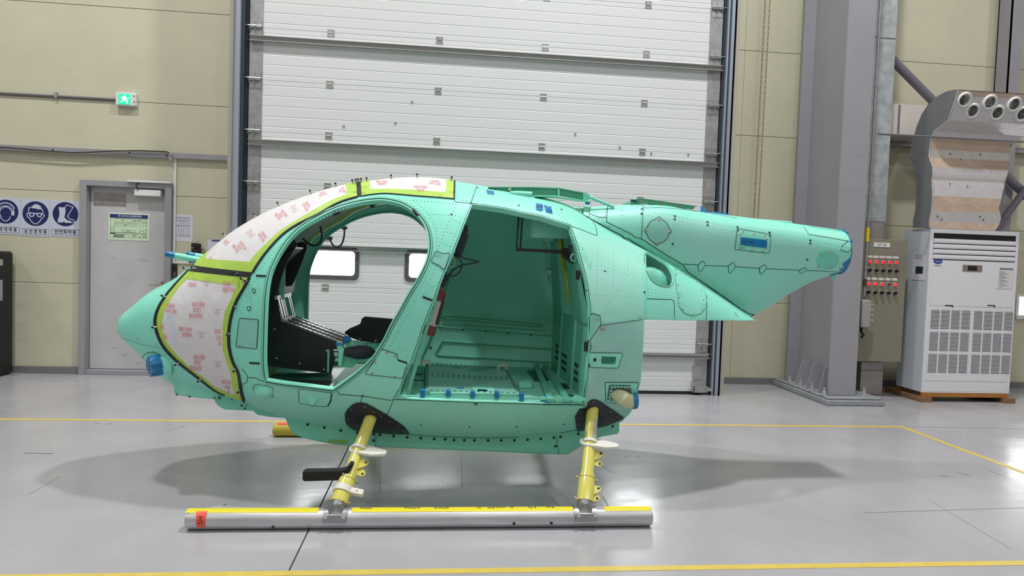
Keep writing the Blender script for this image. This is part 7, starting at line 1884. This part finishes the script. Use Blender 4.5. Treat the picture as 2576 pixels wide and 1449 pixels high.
# black support arm
ya = 4.12
M_ARM = mat('arm_black', (28, 29, 36), rough=.4)
arm = wallpoly([(1299, 625), (1301, 631), (1440, 640), (1440, 630), (1303, 624)], ya, .02, M_ARM, 'support_arm', .002, heli)
wallpoly([(1303, 541), (1307, 541), (1301.5, 628), (1297.5, 628)], ya - .01, .012, M_ARM, 'arm_strap', .001, arm); wallpoly([(1314, 543), (1317, 543), (1311, 626), (1307, 626)], ya + .02, .012, M_ARM, 'arm_strap', .001, arm)
wallpoly([(1416, 622), (1420, 621), (1422, 626), (1436, 622), (1444, 640), (1447, 660), (1449, 668), (1430, 656), (1416, 645)], ya - .03, .05, M_ARM, 'arm_mount', .004, arm)
wallpoly([(1300, 623), (1309, 623), (1309, 632), (1300, 632)], ya - .012, .03, M_ARM, 'arm_joint', .002, arm)
P = onY(1443, 648, 3.98); MB().tube([(P[0] + .016 * math.cos(t * PI / 8), 3.98, P[2] + .02 * math.sin(t * PI / 8)) for t in range(17)], .006, n=6, cap=False).build('lug_ring', M_LIP, arm)
# fire extinguisher and gear on the forward bulkhead
e0, e1 = Vector(onY(1076, 842, 4.0)), Vector(onY(1108, 728, 4.0)); dd = (e1 - e0)
ext = thing('fire_extinguisher', 'dark red fire extinguisher strapped upright behind the door pillar', 'fire extinguisher', tuple(e0))
MB().tube([e0, e0 + dd * .04, e0 + dd * .95, e1, e1 + dd * .08], [.034, .04, .038, .02, .012], n=20).build('cylinder_body', mat('extinguisher_red', (108, 40, 46), rough=.35), ext, smooth=50)
MB().tube([e0 + dd * .22, e0 + dd * .76], .0405, n=20).build('extinguisher_label', mat('label_silver2', (176, 176, 172), rough=.35), ext, smooth=50)
MB().tube([e0 + dd * .24 + Vector((.029, -.02, 0)), e0 + dd * .74 + Vector((.029, -.02, 0))], .014, n=12).build('extinguisher_band', mat('label_dark', (40, 44, 46)), ext, smooth=60)
MB().tube([e1 + dd * .05, e1 + dd * .25 + Vector((.02, 0, 0)), e1 + dd * .3 + Vector((.0, 0, .02))], .012, n=8).ball(e1 + dd * .12, .022, 8, 5).build('extinguisher_valve', M_BLK, ext)
wallpoly([(1145, 620), (1170, 563), (1176, 562), (1178, 580), (1162, 625), (1150, 640)], 3.98, .07, M_BLK, 'control_box', .006, heli)
wallpoly([(1160, 588), (1181, 590), (1162, 645), (1145, 640)], 4.05, .05, mat('box_slate', (46, 66, 74), rough=.4), 'control_box', .004, heli)
lead([(1141, 640), (1165, 648), (1190, 655), (1205, 658), (1185, 663), (1160, 668), (1140, 680), (1128, 692)], 4.05, .0045)
lead([(1142, 644), (1155, 650), (1162, 665), (1156, 684), (1142, 694), (1122, 693)], 4.03, .004)
P = Vector(onY(1136, 659, 3.98)); MB().tube([P + Vector((.018 * math.cos(t * PI / 8), 0, .032 * math.sin(t * PI / 8))) for t in range(17)], .004, n=6, cap=False).build('ring_clip', mat('brass_pale', (170, 166, 130), metal=.5, rough=.4), heli)
# latch recess and rear window bay
P, n = A.P3(1531, 906, -.05); MB().box(P.x - .09, P.x + .08, P.y, P.y + .02, P.z - .05, P.z + .05).build('latch_recess', M_MINTD, heli)
P, n = A.P3(1655, 680, -.12); MB().ball(P + Vector((.03, .06, -.06)), .16, 16, 10, (1, .5, 1)).build('intake_dome', M_MINTD, heli, smooth=80)
# rear firewall closing the body behind the cabin
xw = float(onY(1600, 900, YC)[0])
